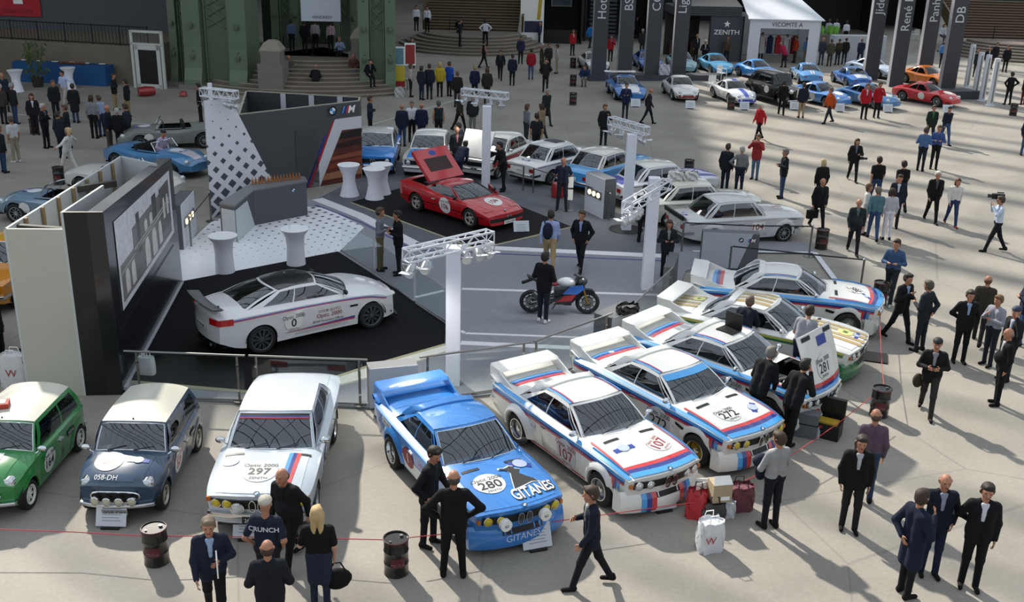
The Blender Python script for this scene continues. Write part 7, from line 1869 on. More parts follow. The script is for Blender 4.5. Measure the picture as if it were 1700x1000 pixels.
person('dark-haired man in black jacket and pale shirt standing at right front', (5.80, 15.65), -100, '#0f1012', '#1d1c1e', '#2a221c', 'relaxed', lod=0, h=1.78, arms=('down', 'down'), group=G3)
person('man in checked shirt and jeans behind the man in black', (6.34, 16.61), 80, '#5a4a58', '#2a3a56', '#4a3a30', 'stand', wear='shirt', cut='bald', lod=0, h=1.78, group=G3)
person('man in long dark navy coat gesturing to two others', (6.15, 13.85), 20, '#141c30', '#0f1218', '#33231a', 'stand', wear='coat', arms=('back', 'chest'), lod=0, h=1.82, head=(.3, 0), group=G3)
person('balding man in dark jacket and grey shirt between two others', (6.71, 14.40), -95, '#141a28', '#182238', '#2a2420', 'stand', cut='bald', arms=('pocket', 'pocket'), lod=0, h=1.8, shirt='#8890a4', group=G3)
person('smiling man in black suit and open white shirt at lower right', (7.23, 14.10), -105, '#0e0f13', '#0d0e12', '#1d1612', 'stand', arms=('down', 'back'), lod=0, h=1.82, shirt='#c4c6d0', group=G3)
o, hn, w = person('man in cap, black waistcoat and checked shirt at right', (8.71, 20.18), -110, '#141416', '#2c2a28', '#15171c', 'walk', cut='cap', arms=('front', 'front'), lod=0, h=1.76, wear='jacket', shirt='#8a8a92', group=G3)
t = thing('shoulder_bag', 'brown bag hanging at the capped man hip', 'bag', (w((-.1, -.24, .55))), .2); q = MB(); q.ball((0, 0, .14), (.12, .09, .16)); q.obj('pouch', cloth('#3a3226'), t, 60)
# --- mechanics and people round the cars
person('grey-haired mechanic in black overalls beside the raised bonnet', (4.94, 19.20), 47, '#0f1012', '#0d0e10', '#6a6662', 'bend', arms=('low', 'low'), lod=0, lean=.45, h=1.8, shirt='#0f1012', group=G3)
person('dark-haired mechanic in black overalls leaning over the engine', (5.49, 18.68), 40, '#0f1012', '#0d0e10', '#15110e', 'bend', arms=('front', 'phone'), lod=0, lean=.35, h=1.78, shirt='#0f1012', group=G3)
person('man in grey T-shirt bending by the gold-striped coupe', (6.36, 21.60), 55, '#8e9096', '#1a2232', '#2a1e16', 'bend', wear='tshirt', lod=0, lean=.4, h=1.78, group=G3)
person('grey-haired man in dark jacket leaning at the gold-striped coupe window', (5.18, 22.19), 60, '#171c28', '#1a1c22', '#5c4a3c', 'bend', arms=('reach', 'reach'), lod=0, lean=.5, h=1.75, group=G3)
person('bearded man in denim shirt looking at his phone', (10.09, 26.91), -120, '#385272', '#22262c', '#2a1e18', 'walk', wear='shirt', arms=('front', 'front'), h=1.82, shoe='#b0b0b0', group=G4)
person('man in black suit and blue shirt holding his jacket open', (9.44, 24.22), -60, '#121316', '#101114', '#15110f', 'walk', arms=('front', 'chest'), h=1.78, shirt='#8fa8cc', group=G4)
person('man in grey-blue suit seen from behind talking to another', (9.76, 23.61), 130, '#20242c', '#1d2128', '#4c443c', 'stand', arms=('front', 'back'), h=1.76, shirt='#20242c', group=G4)
person('man in black V-neck sweater with arms behind his back', (10.47, 22.98), -95, '#0f1013', '#0d0e11', '#2a201a', 'stand', arms=('back', 'back'), h=1.78, shirt='#7f9ab8', group=G4)
person('bald man in brown leather jacket', (11.39, 24.21), 60, '#35302a', '#1d1d1f', '#5a3a2c', 'walk', cut='bald', h=1.76, shirt='#35302a', group=G4)
person('woman in sunglasses with grey top and dark jacket over her arm', (11.08, 22.85), -150, '#8d8f9a', '#20242e', '#6a4c34', 'stand', wear='shirt', arms=('cross', 'chest'), h=1.72, group=G4)
person('man in baseball cap and black waistcoat touching his face', (11.13, 22.02), -160, '#16181c', '#1a1c20', '#1f2a44', 'stand', cut='cap', wear='jacket', arms=('phone', 'down'), h=1.76, shirt='#a9b4c8', group=G4)
person('older bald man in black suit facing left', (10.42, 20.74), 175, '#0f1012', '#0e0f11', '#7a6458', 'stand', cut='bald', arms=('down', 'down'), h=1.74, shirt='#c0c2c8', build=1.06, group=G4)
person('man in navy jacket and dark beret at the right edge', (12.41, 24.20), 170, '#1a2236', '#34486a', '#15161a', 'stand', cut='cap', arms=('cross', 'cross'), h=1.8, group=G4)
o, hn, w = person('cameraman in white shirt with a video camera on his shoulder', (14.93, 31.80), 170, '#b9c4d6', '#13151a', '#3a2c20', 'walk', wear='shirt', arms=('up', 'up'), h=1.80, group=G4)
t = thing('video_camera', 'black video camera on the cameraman shoulder', 'camera', w((.1, -.16, 1.58)), math.radians(170)); q = MB(); q.box((0, 0, .1), (.36, .12, .16)); q.obj('body', M_BLACK, t); q = MB(); q.lathe([(.05, .18), (.06, .30), (.0, .30)], 10, (0, 0, .1), 'x'); q.obj('lens', M_BLACK, t); q = MB(); q.box((-.05, 0, .22), (.2, .03, .03)); q.obj('handle', M_BLACK, t)
person('white-haired man in black coat beside the woman in white', (14.11, 34.99), -95, '#101114', '#101114', '#b9b6b0', 'walk', h=1.80, shirt='#4a4c50', group=G4)
person('brown-haired woman in white sweater and jeans', (14.65, 34.61), -95, '#c9c6c2', '#26365a', '#4a3022', 'walk', cut='bob', wear='shirt', h=1.66, shoe='#8a2a2a', group=G4)
person('old man in green checked shirt and dark waistcoat', (10.37, 31.22), -100, '#22282c', '#17181b', '#8a7a70', 'walk', cut='bald', h=1.76, shirt='#4c6468', build=1.08, group=G4)
person('man in teal shirt and jeans in the group of four', (11.44, 32.75), 80, '#4c6f77', '#33496b', '#6a5c50', 'walk', wear='shirt', h=1.74, group=G4)
person('dark-haired woman in striped white top and white trousers', (11.90, 32.79), 95, '#a9aab0', '#d0cfd4', '#2e1c14', 'stand', cut='bob', wear='shirt', h=1.66, group=G4)
person('woman in white cardigan turned to the man in teal', (11.31, 33.33), -20, '#c9c8c4', '#b4b2b0', '#5a4030', 'stand', cut='bob', wear='shirt', arms=('front', 'front'), h=1.66, group=G4)
person('man in dark blue jacket behind the striped woman', (12.59, 34.20), -110, '#1c2230', '#1a1d24', '#2c221c', 'stand', h=1.78, group=G4)
person('man in black polo with yellow back print, left of the pair', (12.78, 36.92), 88, '#101114', '#2a3a5a', '#221a14', 'walk', wear='polo', h=1.80, group=G4)
person('man in black polo with yellow back print, right of the pair', (13.46, 36.35), 95, '#101114', '#131519', '#221a14', 'walk', wear='polo', h=1.80, group=G4)
o, hn, w = person('woman in black with a camera at her hip', (13.05, 40.53), -95, '#121316', '#0f1012', '#2a201a', 'walk', cut='bob', h=1.70, arms=('front', 'down'), group=G4)
t = thing('camera', 'black camera with long lens at the woman hip', 'camera', w((.16, .22, .92)), 0); q = MB(); q.box((0, 0, .06), (.14, .09, .11)); q.obj('body', M_BLACK, t); q = MB(); q.lathe([(.04, 0), (.045, .16), (0, .16)], 10, (.06, 0, .05), 'x'); q.obj('lens', M_BLACK, t)
o, hn, w = person('old man in black coat carrying a black briefcase', (9.95, 33.82), -80, '#121418', '#111216', '#8f8680', 'walk', cut='bald', h=1.74, shirt='#20242a', arms=('down', 'down'), group=G4)
t = thing('briefcase', 'black briefcase in the old man hand', 'bag', (hn[1][0], hn[1][1], hn[1][2] - .36), .4); q = MB(); q.box((0, 0, .14), (.4, .12, .28)); q.obj('case', cloth('#101012'), t); q = MB(); q.tube([(-.07, 0, .28), (-.05, 0, .35), (.05, 0, .35), (.07, 0, .28)], .012, 5); q.obj('handle', M_BLACK, t)
person('blonde woman in black dress behind the old man', (10.76, 36.71), 100, '#101113', '#1a1c20', '#b09a74', 'stand', cut='bob', wear='jacket', h=1.66, group=G4)
person('man in dark jacket and jeans standing with folded hands', (9.65, 37.67), 185, '#171a20', '#2a3a5a', '#6a6460', 'stand', arms=('front', 'front'), h=1.78, group=G4)
person('photographer in red waistcoat and jeans', (9.24, 40.40), -120, '#8a2a2c', '#4c627d', '#5a4638', 'stand', wear='jacket', arms=('up', 'up'), h=1.74, shirt='#7a2a2a', group=G4)
person('man in dark jacket talking to the man in grey', (7.72, 38.41), 60, '#1c1f26', '#1d2430', '#3a2c24', 'stand', h=1.76, group=G4)
person('grey-haired man in grey shirt and navy trousers', (8.18, 38.11), 90, '#6a6e70', '#1a2030', '#9a9690', 'stand', wear='shirt', h=1.74, build=1.08, arms=('hip', 'down'), group=G4)
person('white-haired woman in red jacket striding left', (10.91, 47.83), -150, '#a81c26', '#121214', '#b0aaa2', 'walk', cut='bob', h=1.68, shirt='#a81c26', group=G4)
person('man in blue shirt with his back turned near the red coupe', (16.41, 42.59), 60, '#48638c', '#1a1e2a', '#3a2a20', 'stand', wear='shirt', arms=('front', 'front'), h=1.76, group=G4)
person('man in blue shirt and black trousers facing his friend', (17.09, 42.98), -110, '#3c5284', '#121418', '#4a3a2c', 'stand', wear='shirt', arms=('front', 'front'), h=1.78, group=G4)
person('man in dark green top with a cap behind the blue shirts', (18.75, 48.18), -95, '#1d2a22', '#20242c', '#2a221c', 'walk', h=1.76, shirt='#2f6a4a', group=G4)
person('man in navy sweater and jeans with a cap', (19.37, 48.00), -80, '#17202c', '#364e72', '#1c1e22', 'walk', cut='cap', wear='shirt', h=1.76, group=G4)
person('man in orange jacket walking left past the blue coupe', (15.28, 52.34), 200, '#ae4818', '#22262e', '#5a4a3c', 'walk', h=1.76, shirt='#ae4818', group=G4)
person('man in red team jacket, left of the pair', (17.44, 53.72), -90, '#a01a24', '#121316', '#4a3a30', 'stand', h=1.76, shirt='#b4b4b4', group=G4)
person('man in red team jacket holding a cup, right of the pair', (18.21, 54.15), -85, '#a01a24', '#121316', '#2a221c', 'stand', h=1.78, arms=('chest', 'down'), shirt='#a01a24', group=G4)
person('man in black suit in front of the black vintage car', (13.41, 54.28), 80, '#101114', '#101114', '#2a221c', 'walk', h=1.76, group=G4)
person('man in navy jacket and beige trousers by the vintage car', (14.25, 53.59), 95, '#181d28', '#9a8566', '#3a2c22', 'stand', h=1.74, group=G4)
person('person in navy at the far right edge', (22.18, 46.13), -90, '#1a2030', '#34486a', '#2a221c', 'stand', h=1.76, group=G4)
# --- on the stand
G5 = 'visitors on the stand'
person('man in checked shirt and khaki trousers beside the glass screen', (-3.71, 28.31), 0, '#6a7078', '#6a6248', '#4a3626', 'stand', wear='shirt', arms=('front', 'front'), h=1.80, z=.05, group=G5)
person('man in long black jacket beside the glass screen', (-3.17, 27.99), 200, '#0c0d0f', '#101216', '#15120f', 'stand', wear='jacket', arms=('front', 'front'), h=1.82, z=.05, shirt='#0c0d0f', group=G5)
o, hn, w = person('man in light blue shirt and khakis with a dark backpack', (1.02, 28.54), 90, '#9aa8d0', '#a08b66', '#2a1e16', 'walk', wear='shirt', h=1.82, z=.05, build=1.06, group=G5)
t = thing('backpack', 'dark navy backpack slung on the man in light blue', 'backpack', w((-.2, .08, 1.05)), math.radians(90)); q = MB(); q.ball((0, 0, .18), (.11, .15, .25)); q.obj('pack', cloth('#1a2133'), t, 60); q = MB(); q.tube([(.05, .08, .40), (.18, .1, .44), (.26, .1, .30)], .02, 5); q.obj('strap', cloth('#1a2133'), t)
person('young man in dark jacket and jeans near the motorbike', (1.90, 28.77), -110, '#12141a', '#12141a', '#4a3626', 'walk', arms=('pocket', 'pocket'), h=1.80, z=.05, shirt='#8d9cc0', group=G5)
person('man in black jacket and jeans behind the motorbike', (0.78, 24.71), 60, '#0f1013', '#161c28', '#1c1612', 'stand', arms=('front', 'front'), h=1.80, z=.05, lod=0, shirt='#0f1013', shoe='#c8c8c8', build=1.06, group=G5)
person('bald man in navy polo by the leaflet stand', (1.60, 35.03), -95, '#1a2233', '#20242c', '#8a6450', 'wide', cut='bald', wear='polo', arms=('back', 'back'), h=1.82, z=.056, group=G5)
person('dark-haired man in black jacket behind the red car', (-0.45, 37.38), -150, '#1a1a1c', '#17181b', '#1c1612', 'bend', lean=.2, h=1.80, z=.056, group=G5)
person('long-haired woman in dark cardigan behind the lighting tower', (4.30, 28.45), -90, '#1f2126', '#15171b', '#4a3020', 'stand', cut='long', arms=('front', 'front'), h=1.68, z=.0, shirt='#8a8a90', group=G5)
person('person in black half hidden behind the lighting tower', (3.98, 31.64), 90, '#121316', '#121316', '#2a221c', 'stand', h=1.78, z=.056, group=G5)
person('driver in pink shirt and dark cap sitting in the blue roadster', ((-13.21, 39.14)[0] - .1, (-13.21, 39.14)[1] + .2), -24, '#b9a0c0', '#2a2c34', '#17181c', 'sit', cut='cap', wear='shirt', h=1.75, z=.12, lod=1, group='drivers')
# --- crowd behind the stand and by the columns: (px, label, heading, top, legs, hair, style, extra)
CR = [
((-6.39, 46.24), 'man in navy jacket clapping beside the dark board wall', 0, NV, '#15171c', '#2a221c', 'stand', dict(arms=('front', 'front'))),
((-4.82, 44.60), 'broad man in navy bomber jacket behind the blue saloons', 85, '#1a2236', '#2a3a58', '#8a6450', 'stand', dict(cut='bald', build=1.1)),
((-4.50, 45.49), 'man in white shirt half hidden behind two navy jackets', -80, WH, '#15171c', '#6a5a50', 'stand', dict(wear='shirt')),
((-4.04, 45.06), 'man in navy team jacket second from the waistcoat man', 90, '#18203a', '#15171c', '#7a5a48', 'stand', dict(build=1.08, cut='bald')),
((-3.36, 45.63), 'man in black waistcoat and white sleeves', 100, '#1a2a2a', '#15171c', '#4a4a48', 'stand', dict(wear='vest')),
((-2.59, 48.06), 'man in brown jacket striding behind the lighting tower', -30, '#2e2a22', '#101114', '#5a4a40', 'walk', dict()),
((-1.99, 47.60), 'bald man in black and white jacket with grey trousers', -95, '#202226', '#6a6a66', '#9a8a80', 'stand', dict(cut='bald')),
((-2.03, 40.88), 'man in dark jacket bending over the blue saloon', 180, NV, '#15171c', '#15120f', 'bend', dict(lean=.3)),
((-2.25, 40.05), 'man in pink and white scarf beside the raised engine cover', -80, '#15171c', '#15171c', '#a89a94', 'stand', dict(cut='bald', shirt='#a06a74')),
((-2.08, 38.45), 'man in navy bending into the open bonnet', 63, '#1a2236', '#1d2430', '#15120f', 'bend', dict(lean=.8)),
((0.42, 45.62), 'woman in grey top holding her face', 30, '#6a6e74', '#2a2c32', '#4a3424', 'stand', dict(wear='shirt', arms=('phone', 'down'), cut='bob')),
((1.07, 45.95), 'woman in camel coat near the sunroof saloon', 140, '#7a6a54', '#2a2420', '#2e2018', 'walk', dict(wear='coat', cut='bob')),
((0.81, 43.12), 'man in black T-shirt behind the sunroof saloon', 95, '#1d1e22', '#17181c', '#1c1612', 'stand', dict(wear='tshirt')),
((1.37, 49.99), 'grey-haired man in long dark green coat', -60, '#1c2422', '#2a2a26', '#8a8a86', 'walk', dict(wear='coat')),
((1.52, 59.32), 'man in dark suit on the phone', -85, '#1e1c1c', '#1a1a1c', '#2a221c', 'stand', dict(arms=('phone', 'pocket'))),
((3.76, 45.67), 'man in dark coat beside a blue folder', -70, '#17191d', '#1a1e28', '#6a4a3a', 'stand', dict(arms=('chest', 'down'))),
((5.28, 52.17), 'man in navy jacket holding a dark coat', -95, '#1c2848', '#20242e', '#4a3a30', 'stand', dict(arms=('front', 'front'))),
((6.27, 50.95), 'man in dark coat walking right past the prototype', 0, '#24242a', '#1a1c22', '#8a6a58', 'walk', dict(cut='bald')),
((3.82, 61.76), 'person crouching by the first sign pillar', -100, '#2a3a5a', '#7a7266', '#3a2c24', 'squat', dict()),
((-1.05, 63.13), 'man in black jacket walking from the steps', -95, '#1a1b1f', '#15161a', '#1c1612', 'walk', dict()),
((-0.33, 61.28), 'man in navy suit seen from behind', 90, '#1c2236', '#15171c', '#2a221c', 'stand', dict()),
((0.13, 70.03), 'man in purple-grey waistcoat by the round steps', -80, '#2a2a44', '#1a1c22', '#2a221c', 'stand', dict(wear='jacket')),
((0.75, 63.66), 'man in red team jacket with white stripe seen from behind', 90, '#8e1c28', '#3a5070', '#2a221c', 'stand', dict(wear='jacket')),
((1.44, 66.38), 'grey-haired man in olive coat in the group of three', -20, '#34321f', '#1a1c1e', '#a8a4a0', 'stand', dict(wear='coat')),
((1.85, 66.70), 'dark-haired man in the middle of the group of three', -60, '#2c2a26', '#1c1e22', '#5a4434', 'stand', dict()),
((2.36, 66.30), 'man in cream shirt and beige trousers', 180, '#a8a4a0', '#8f846c', '#2a221c', 'stand', dict(wear='shirt')),
((-2.17, 67.75), 'woman in black waistcoat with white sleeves', 20, '#1c1e24', '#121316', '#1c1612', 'walk', dict(wear='vest')),
((1.47, 78.84), 'man in purple jacket beyond the group of three', 0, '#2a2c4a', '#22242a', '#8a6a58', 'stand', dict(cut='bald')),
((3.69, 74.77), 'steward in red jacket by the red shopping bag', -60, '#9a2028', '#22242a', '#4a3424', 'stand', dict(shirt='#b4b4b4')),
((5.14, 78.92), 'man in bright blue jacket by the trade stand', 60, '#2a6aa8', '#22242a', '#2a221c', 'walk', dict(shirt='#2a6aa8')),
((3.61, 85.95), 'man in grey coat at the trade stand', 100, '#3a3834', '#2a2a2a', '#4a3a30', 'stand', dict(wear='coat')),
((6.11, 72.28), 'steward in red jacket between the first two pillars', -90, '#9a2028', '#1a1c20', '#2a221c', 'stand', dict(arms=('chest', 'down'))),
((9.17, 85.62), 'man in black suit between the BSH and CG pillars', -85, '#15161a', '#15161a', '#2a221c', 'walk', dict()),
((8.56, 75.73), 'man in dark jacket behind the CG pillar', 90, '#2a2a2c', '#22242a', '#8a8680', 'stand', dict()),
((13.99, 73.20), 'man in brown jacket under the star sign', -90, '#4a3c30', '#1a1c22', '#3a2c24', 'stand', dict(shirt='#4a5a70')),
((11.95, 73.39), 'man in dark suit at the watch booth entrance', -60, '#17191d', '#17191d', '#8a6450', 'stand', dict(cut='bald')),
((12.08, 70.62), 'white-haired person in black with crossed hands', -90, '#121316', '#15161a', '#b4b0ac', 'stand', dict(arms=('front', 'front'))),
((16.72, 75.19), 'woman in red jacket at the marquee opening', -90, '#a01a28', '#22242a', '#4a3424', 'stand', dict(cut='bob', shirt='#a01a28')),
((18.80, 74.11), 'man in orange-red jacket at the marquee', 200, '#a83a24', '#3a342c', '#4a3424', 'stand', dict(shirt='#a83a24')),
((17.49, 71.62), 'man in crimson sweater bending over a car by the marquee', 120, '#8e1838', '#22242a', '#8a6a58', 'bend', dict(cut='bald', shirt='#8e1838')),
((19.43, 73.66), 'man in pale blue shirt with backpack at the marquee', 100, '#5a7ab0', '#8a7a5c', '#3a2c24', 'stand', dict(wear='shirt')),
((18.44, 75.22), 'man in yellow and black top inside the marquee', -60, '#3a3a24', '#22242a', '#3a2c24', 'stand', dict(wear='tshirt')),
((25.02, 86.76), 'waiter in white shirt seen from behind, left of two', 90, WH, '#15161a', '#2a221c', 'stand', dict(wear='shirt')),
((25.65, 86.13), 'waiter in white shirt seen from behind, right of two', 90, WH, '#15161a', '#2a221c', 'stand', dict(wear='shirt')),
((24.19, 85.82), 'person in white and navy top near the waiters', 60, '#a9b0ba', '#2a2c34', '#4a3a30', 'stand', dict(wear='shirt')),
((20.39, 73.27), 'man in grey jacket by the marquee corner', 90, '#3a3e48', '#3a4456', '#9a7a68', 'stand', dict(cut='bald')),
((20.83, 72.79), 'man in khaki jacket behind the blue coupes', 90, '#4a4438', '#3a362e', '#4a3a30', 'stand', dict()),
((21.55, 73.48), 'man in brown sweater behind the blue coupes', 100, '#3a3026', '#22242a', '#5a4434', 'stand', dict(wear='shirt')),
((22.11, 73.87), 'man in black jacket behind the blue coupes', 90, '#17181c', '#22242a', '#3a2c24', 'stand', dict()),
((23.15, 73.78), 'man in navy waistcoat walking away', 90, '#20283a', '#22242a', '#7a6a60', 'walk', dict(wear='jacket')),
((28.57, 73.38), 'man in blue shirt by the DB pillar', 60, '#4a78b4', '#22242a', '#3a2c24', 'stand', dict(wear='shirt')),
((27.04, 59.24), 'man in black suit seen from behind at the right edge', 100, '#121316', '#121316', '#2a221c', 'wide', dict()),
((27.93, 59.37), 'woman in dark jacket at the right edge', 120, '#1c1a1e', '#4a1c24', '#6a4c34', 'stand', dict(cut='bob')),
((32.33, 72.15), 'man in black suit on the right steps, right of two', -95, '#15171c', '#17191d', '#2a221c', 'stand', dict()),
((32.24, 73.77), 'man in dark jacket and olive trousers on the right steps', -80, '#1a1c24', '#4a4432', '#3a2c24', 'stand', dict()),
((30.80, 71.35), 'dark-haired woman in black by the right steps', -110, '#15161a', '#22242a', '#1c1612', 'stand', dict(cut='bob')),
((29.34, 69.55), 'brown-haired person between the light columns', -90, '#2a2a2e', '#22242a', '#6a4a34', 'stand', dict()),
# left part
((-23.91, 49.70), 'man in navy top behind the left cocktail table', -60, '#1c2638', '#2a2420', '#4a3a30', 'stand', dict(wear='shirt', cut='bald')),
((-22.27, 47.04), 'grey-haired man in dark jacket and jeans at left', 60, '#1d1f24', '#2c3c58', '#8a8480', 'stand', dict()),
((-22.75, 46.97), 'man in brown jacket at the left edge behind others', 90, '#3a3230', '#1a1c22', '#9a9490', 'stand', dict()),
((-21.86, 51.57), 'waiter in pale blue shirt and light trousers carrying a tray', -110, '#a9b4d4', '#a8a098', '#2a1e18', 'walk', dict(wear='shirt', arms=('out', 'front'))),
((-20.87, 48.07), 'man in dark suit in front of the plant', -40, '#1a1c22', '#1a1c22', '#5a4a40', 'stand', dict()),
((-19.83, 47.65), 'man in long dark coat and jeans', 90, '#17191f', '#2c3a54', '#2a221c', 'stand', dict(wear='coat')),
((-20.48, 44.92), 'woman in black with short hair beside the men', -60, '#1a1a20', '#1a1a1e', '#3a2218', 'stand', dict(cut='bob')),
((-18.98, 42.49), 'grey-haired man in black pointing', -10, '#121317', '#121317', '#a8a4a0', 'stand', dict(arms=('front', 'chest'))),
((-18.08, 42.49), 'man in dark fleece with hands at his chest', 190, '#1c2228', '#1a1c22', '#4a3a30', 'stand', dict(arms=('chest', 'front'))),
((-17.69, 40.81), 'man in navy suit behind the woman in white', 60, '#171c26', '#171c26', '#2a221c', 'stand', dict()),
((-17.81, 44.52), 'woman in grey top and black leggings with a shoulder bag', 90, '#7a7c80', '#121316', '#3a2018', 'stand', dict(cut='bob', wear='shirt')),
((-17.63, 44.91), 'person in light blue shirt beside the woman in grey', 150, '#8f9cbc', '#22304a', '#4a3a30', 'stand', dict(wear='shirt')),
((-16.41, 42.48), 'man in dark jacket and brown trousers', 0, '#1c1f28', '#4a3e3a', '#8a7468', 'stand', dict(cut='bald')),
((-15.94, 42.31), 'man in black leather jacket in the group of three', 90, '#101114', '#15161a', '#9a9690', 'stand', dict()),
((-15.76, 42.78), 'man in dark sweater behind the leather jacket', 170, '#1f2430', '#1a1c22', '#3a2c24', 'stand', dict(wear='shirt')),
((-19.18, 50.85), 'man in black jacket and beige trousers, left of two', 0, '#15171b', '#8a7a5c', '#2a221c', 'stand', dict(arms=('front', 'front'))),
((-18.00, 49.19), 'man in black jacket and beige trousers, right of two', 180, '#15171b', '#8a7a54', '#2a221c', 'stand', dict()),
((-14.42, 48.39), 'waiter in black suit beside the diamond panel', 190, '#101114', '#101114', '#1c1612', 'stand', dict()),
((-18.82, 38.32), 'man in dark jacket and jeans at the left edge', 60, '#17191e', '#2a3a58', '#5a4a40', 'stand', dict()),
((-19.09, 39.93), 'man in white T-shirt and khaki trousers', 150, '#b4b6ba', '#8a8270', '#4a3a30', 'stand', dict(wear='tshirt', shoe='#c0c0c0')),
((-16.38, 38.22), 'woman in white leaning back with one arm out', 170, '#c4c0bc', '#c0bcb8', '#b09a74', 'walk', dict(wear='shirt', cut='bob', arms=('out', 'out'), lean=-.25)),
((-11.11, 21.23), 'person in black at the left edge behind the booth', 0, '#0f1012', '#15161a', '#2a221c', 'stand', dict()),
# crowd right of the column
((-6.58, 66.94), 'man in navy suit by the picture rack', -80, '#1a2030', '#15171c', '#5a463a', 'stand', dict()),
((-5.65, 56.65), 'woman in cream top beside the crowd', 20, '#a8a29c', '#1a1c22', '#4a3424', 'stand', dict(cut='bob', wear='shirt')),
((-5.00, 55.84), 'woman in navy in the crowd', 60, '#1f2030', '#22283a', '#2e2018', 'stand', dict(cut='bob')),
((-4.61, 56.08), 'man in dark blue jacket in the crowd', 90, '#1c2232', '#1a1c24', '#2a221c', 'stand', dict(build=1.1)),
((-4.13, 56.89), 'woman in bright yellow jacket', 90, '#b09a2a', '#15161a', '#a89060', 'stand', dict(cut='bob', shirt='#b09a2a')),
((-3.64, 57.16), 'man in bright blue jacket with raised arm', 60, '#22489a', '#1a1c22', '#3a2c24', 'stand', dict(arms=('up', 'down'), shirt='#22489a')),
((-3.04, 54.04), 'man in dark brown jacket', 100, '#1f1c1c', '#1a1c22', '#5a463a', 'stand', dict()),
((-2.26, 56.44), 'man in navy jacket seen from behind by the white line', 90, '#17203a', '#1a1c22', '#8a7a58', 'stand', dict()),
((-1.58, 55.29), 'dark-haired woman behind the lighting tower', 90, '#2a2420', '#22242a', '#3a2c24', 'stand', dict(cut='bob')),
]
for (p, l, a, tp, lg, hr, st, ex) in CR:
 person(l, p, a, tp, lg, hr, st, lod=2 if p[1] > 50 else 1, h=random.uniform(1.70, 1.82), group='visitors further back', **ex)
# people sitting and standing on the steps
def sitter(px, z, label, face, top, legs, hair, dy=0.0, **k):
 person(label, (px[0], px[1] + dy), face, top, legs, hair, 'sit', lod=2, z=z, group='people resting on the steps', **k)
sitter((-13.35, 58.15), .40, 'man in black suit sitting at the foot of the steps', -80, '#15161a', '#15161a', '#2a221c')
sitter((-12.4, 58.2), .40, 'man in grey-brown jacket and jeans sitting on the steps', -70, '#5a544c', '#2c3c5c', '#8a6a58', cut='bald')
sitter((-10.7, 56.8), .10, 'bald man in black sitting with his back turned behind the dark wall', 90, '#15161a', '#15161a', '#6a5044', cut='bald')
sitter((-10.05, 61.1), 1.05, 'man in pale blue shirt sitting high on the steps with folded hands', -90, '#8a9ab8', '#17191f', '#9a6a50', arms=('chest', 'chest'), wear='shirt')
sitter((-8.95, 58.9), .45, 'man in brown waistcoat and jeans sitting beside the pedestal', -90, '#5a3a30', '#44587e', '#8a6a58', cut='bald')
sitter((-7.9, 57.2), .42, 'man in black suit perched on the stone by the column', -60, '#101114', '#101114', '#2a221c', arms=('phone', 'lap'))
sitter((-4.27, 77.64), .62, 'man in black squatting on the round landing steps', -90, '#15161a', '#15161a', '#2a221c')
sitter((32.0, 80.6), .78, 'man in pink shirt sitting on the right steps', -100, '#b07888', '#22242a', '#6a4a3a', wear='shirt')
sitter((31.1, 80.8), .78, 'woman in white sitting on the right steps', -70, '#b4b8c0', '#3a3a40', '#3a2c24', cut='bob')
for p, z, l, a, tp, lg, hr, wr, st in (((-13.0, 62.3), 1.44, 'man in blue and white on the stair landing', 90, '#5a6a8a', '#15161a', '#2a221c', 'shirt', 'stand'), ((-12.2, 62.0), 1.44, 'man in black waistcoat on the stair landing', 80, '#15161a', '#15161a', '#2a221c', 'jacket', 'stand'), ((-11.7, 62.6), 1.44, 'waiter in white shirt on the stair landing', 100, '#a8a0a4', '#15161a', '#2a221c', 'shirt', 'stand'), ((-10.75, 62.2), 1.44, 'waiter in pink shirt under the hanging banner', 120, '#a88e98', '#15161a', '#2a221c', 'shirt', 'stand'),
  ((-7.3, 77.6), 1.02, 'waiter in white shirt and black tie on the landing, left of two', -80, WH, '#101114', '#2a221c', 'shirt', 'stand'), ((-6.5, 77.2), 1.02, 'waiter in white shirt and black tie on the landing, right of two', -95, WH, '#101114', '#2a221c', 'shirt', 'stand'), ((-4.0, 73.9), .51, 'man in dark suit on the round steps', 0, '#17191f', '#15161a', '#2a221c', 'jacket', 'stand'), ((-2.3, 74.4), .51, 'waiter in white shirt with hands on hips on the round steps', 90, WH, '#101114', '#2a221c', 'shirt', 'wide')):
 person(l, p, a, tp, lg, hr, st, wear=wr, z=z, lod=2, group='people resting on the steps', h=1.76)

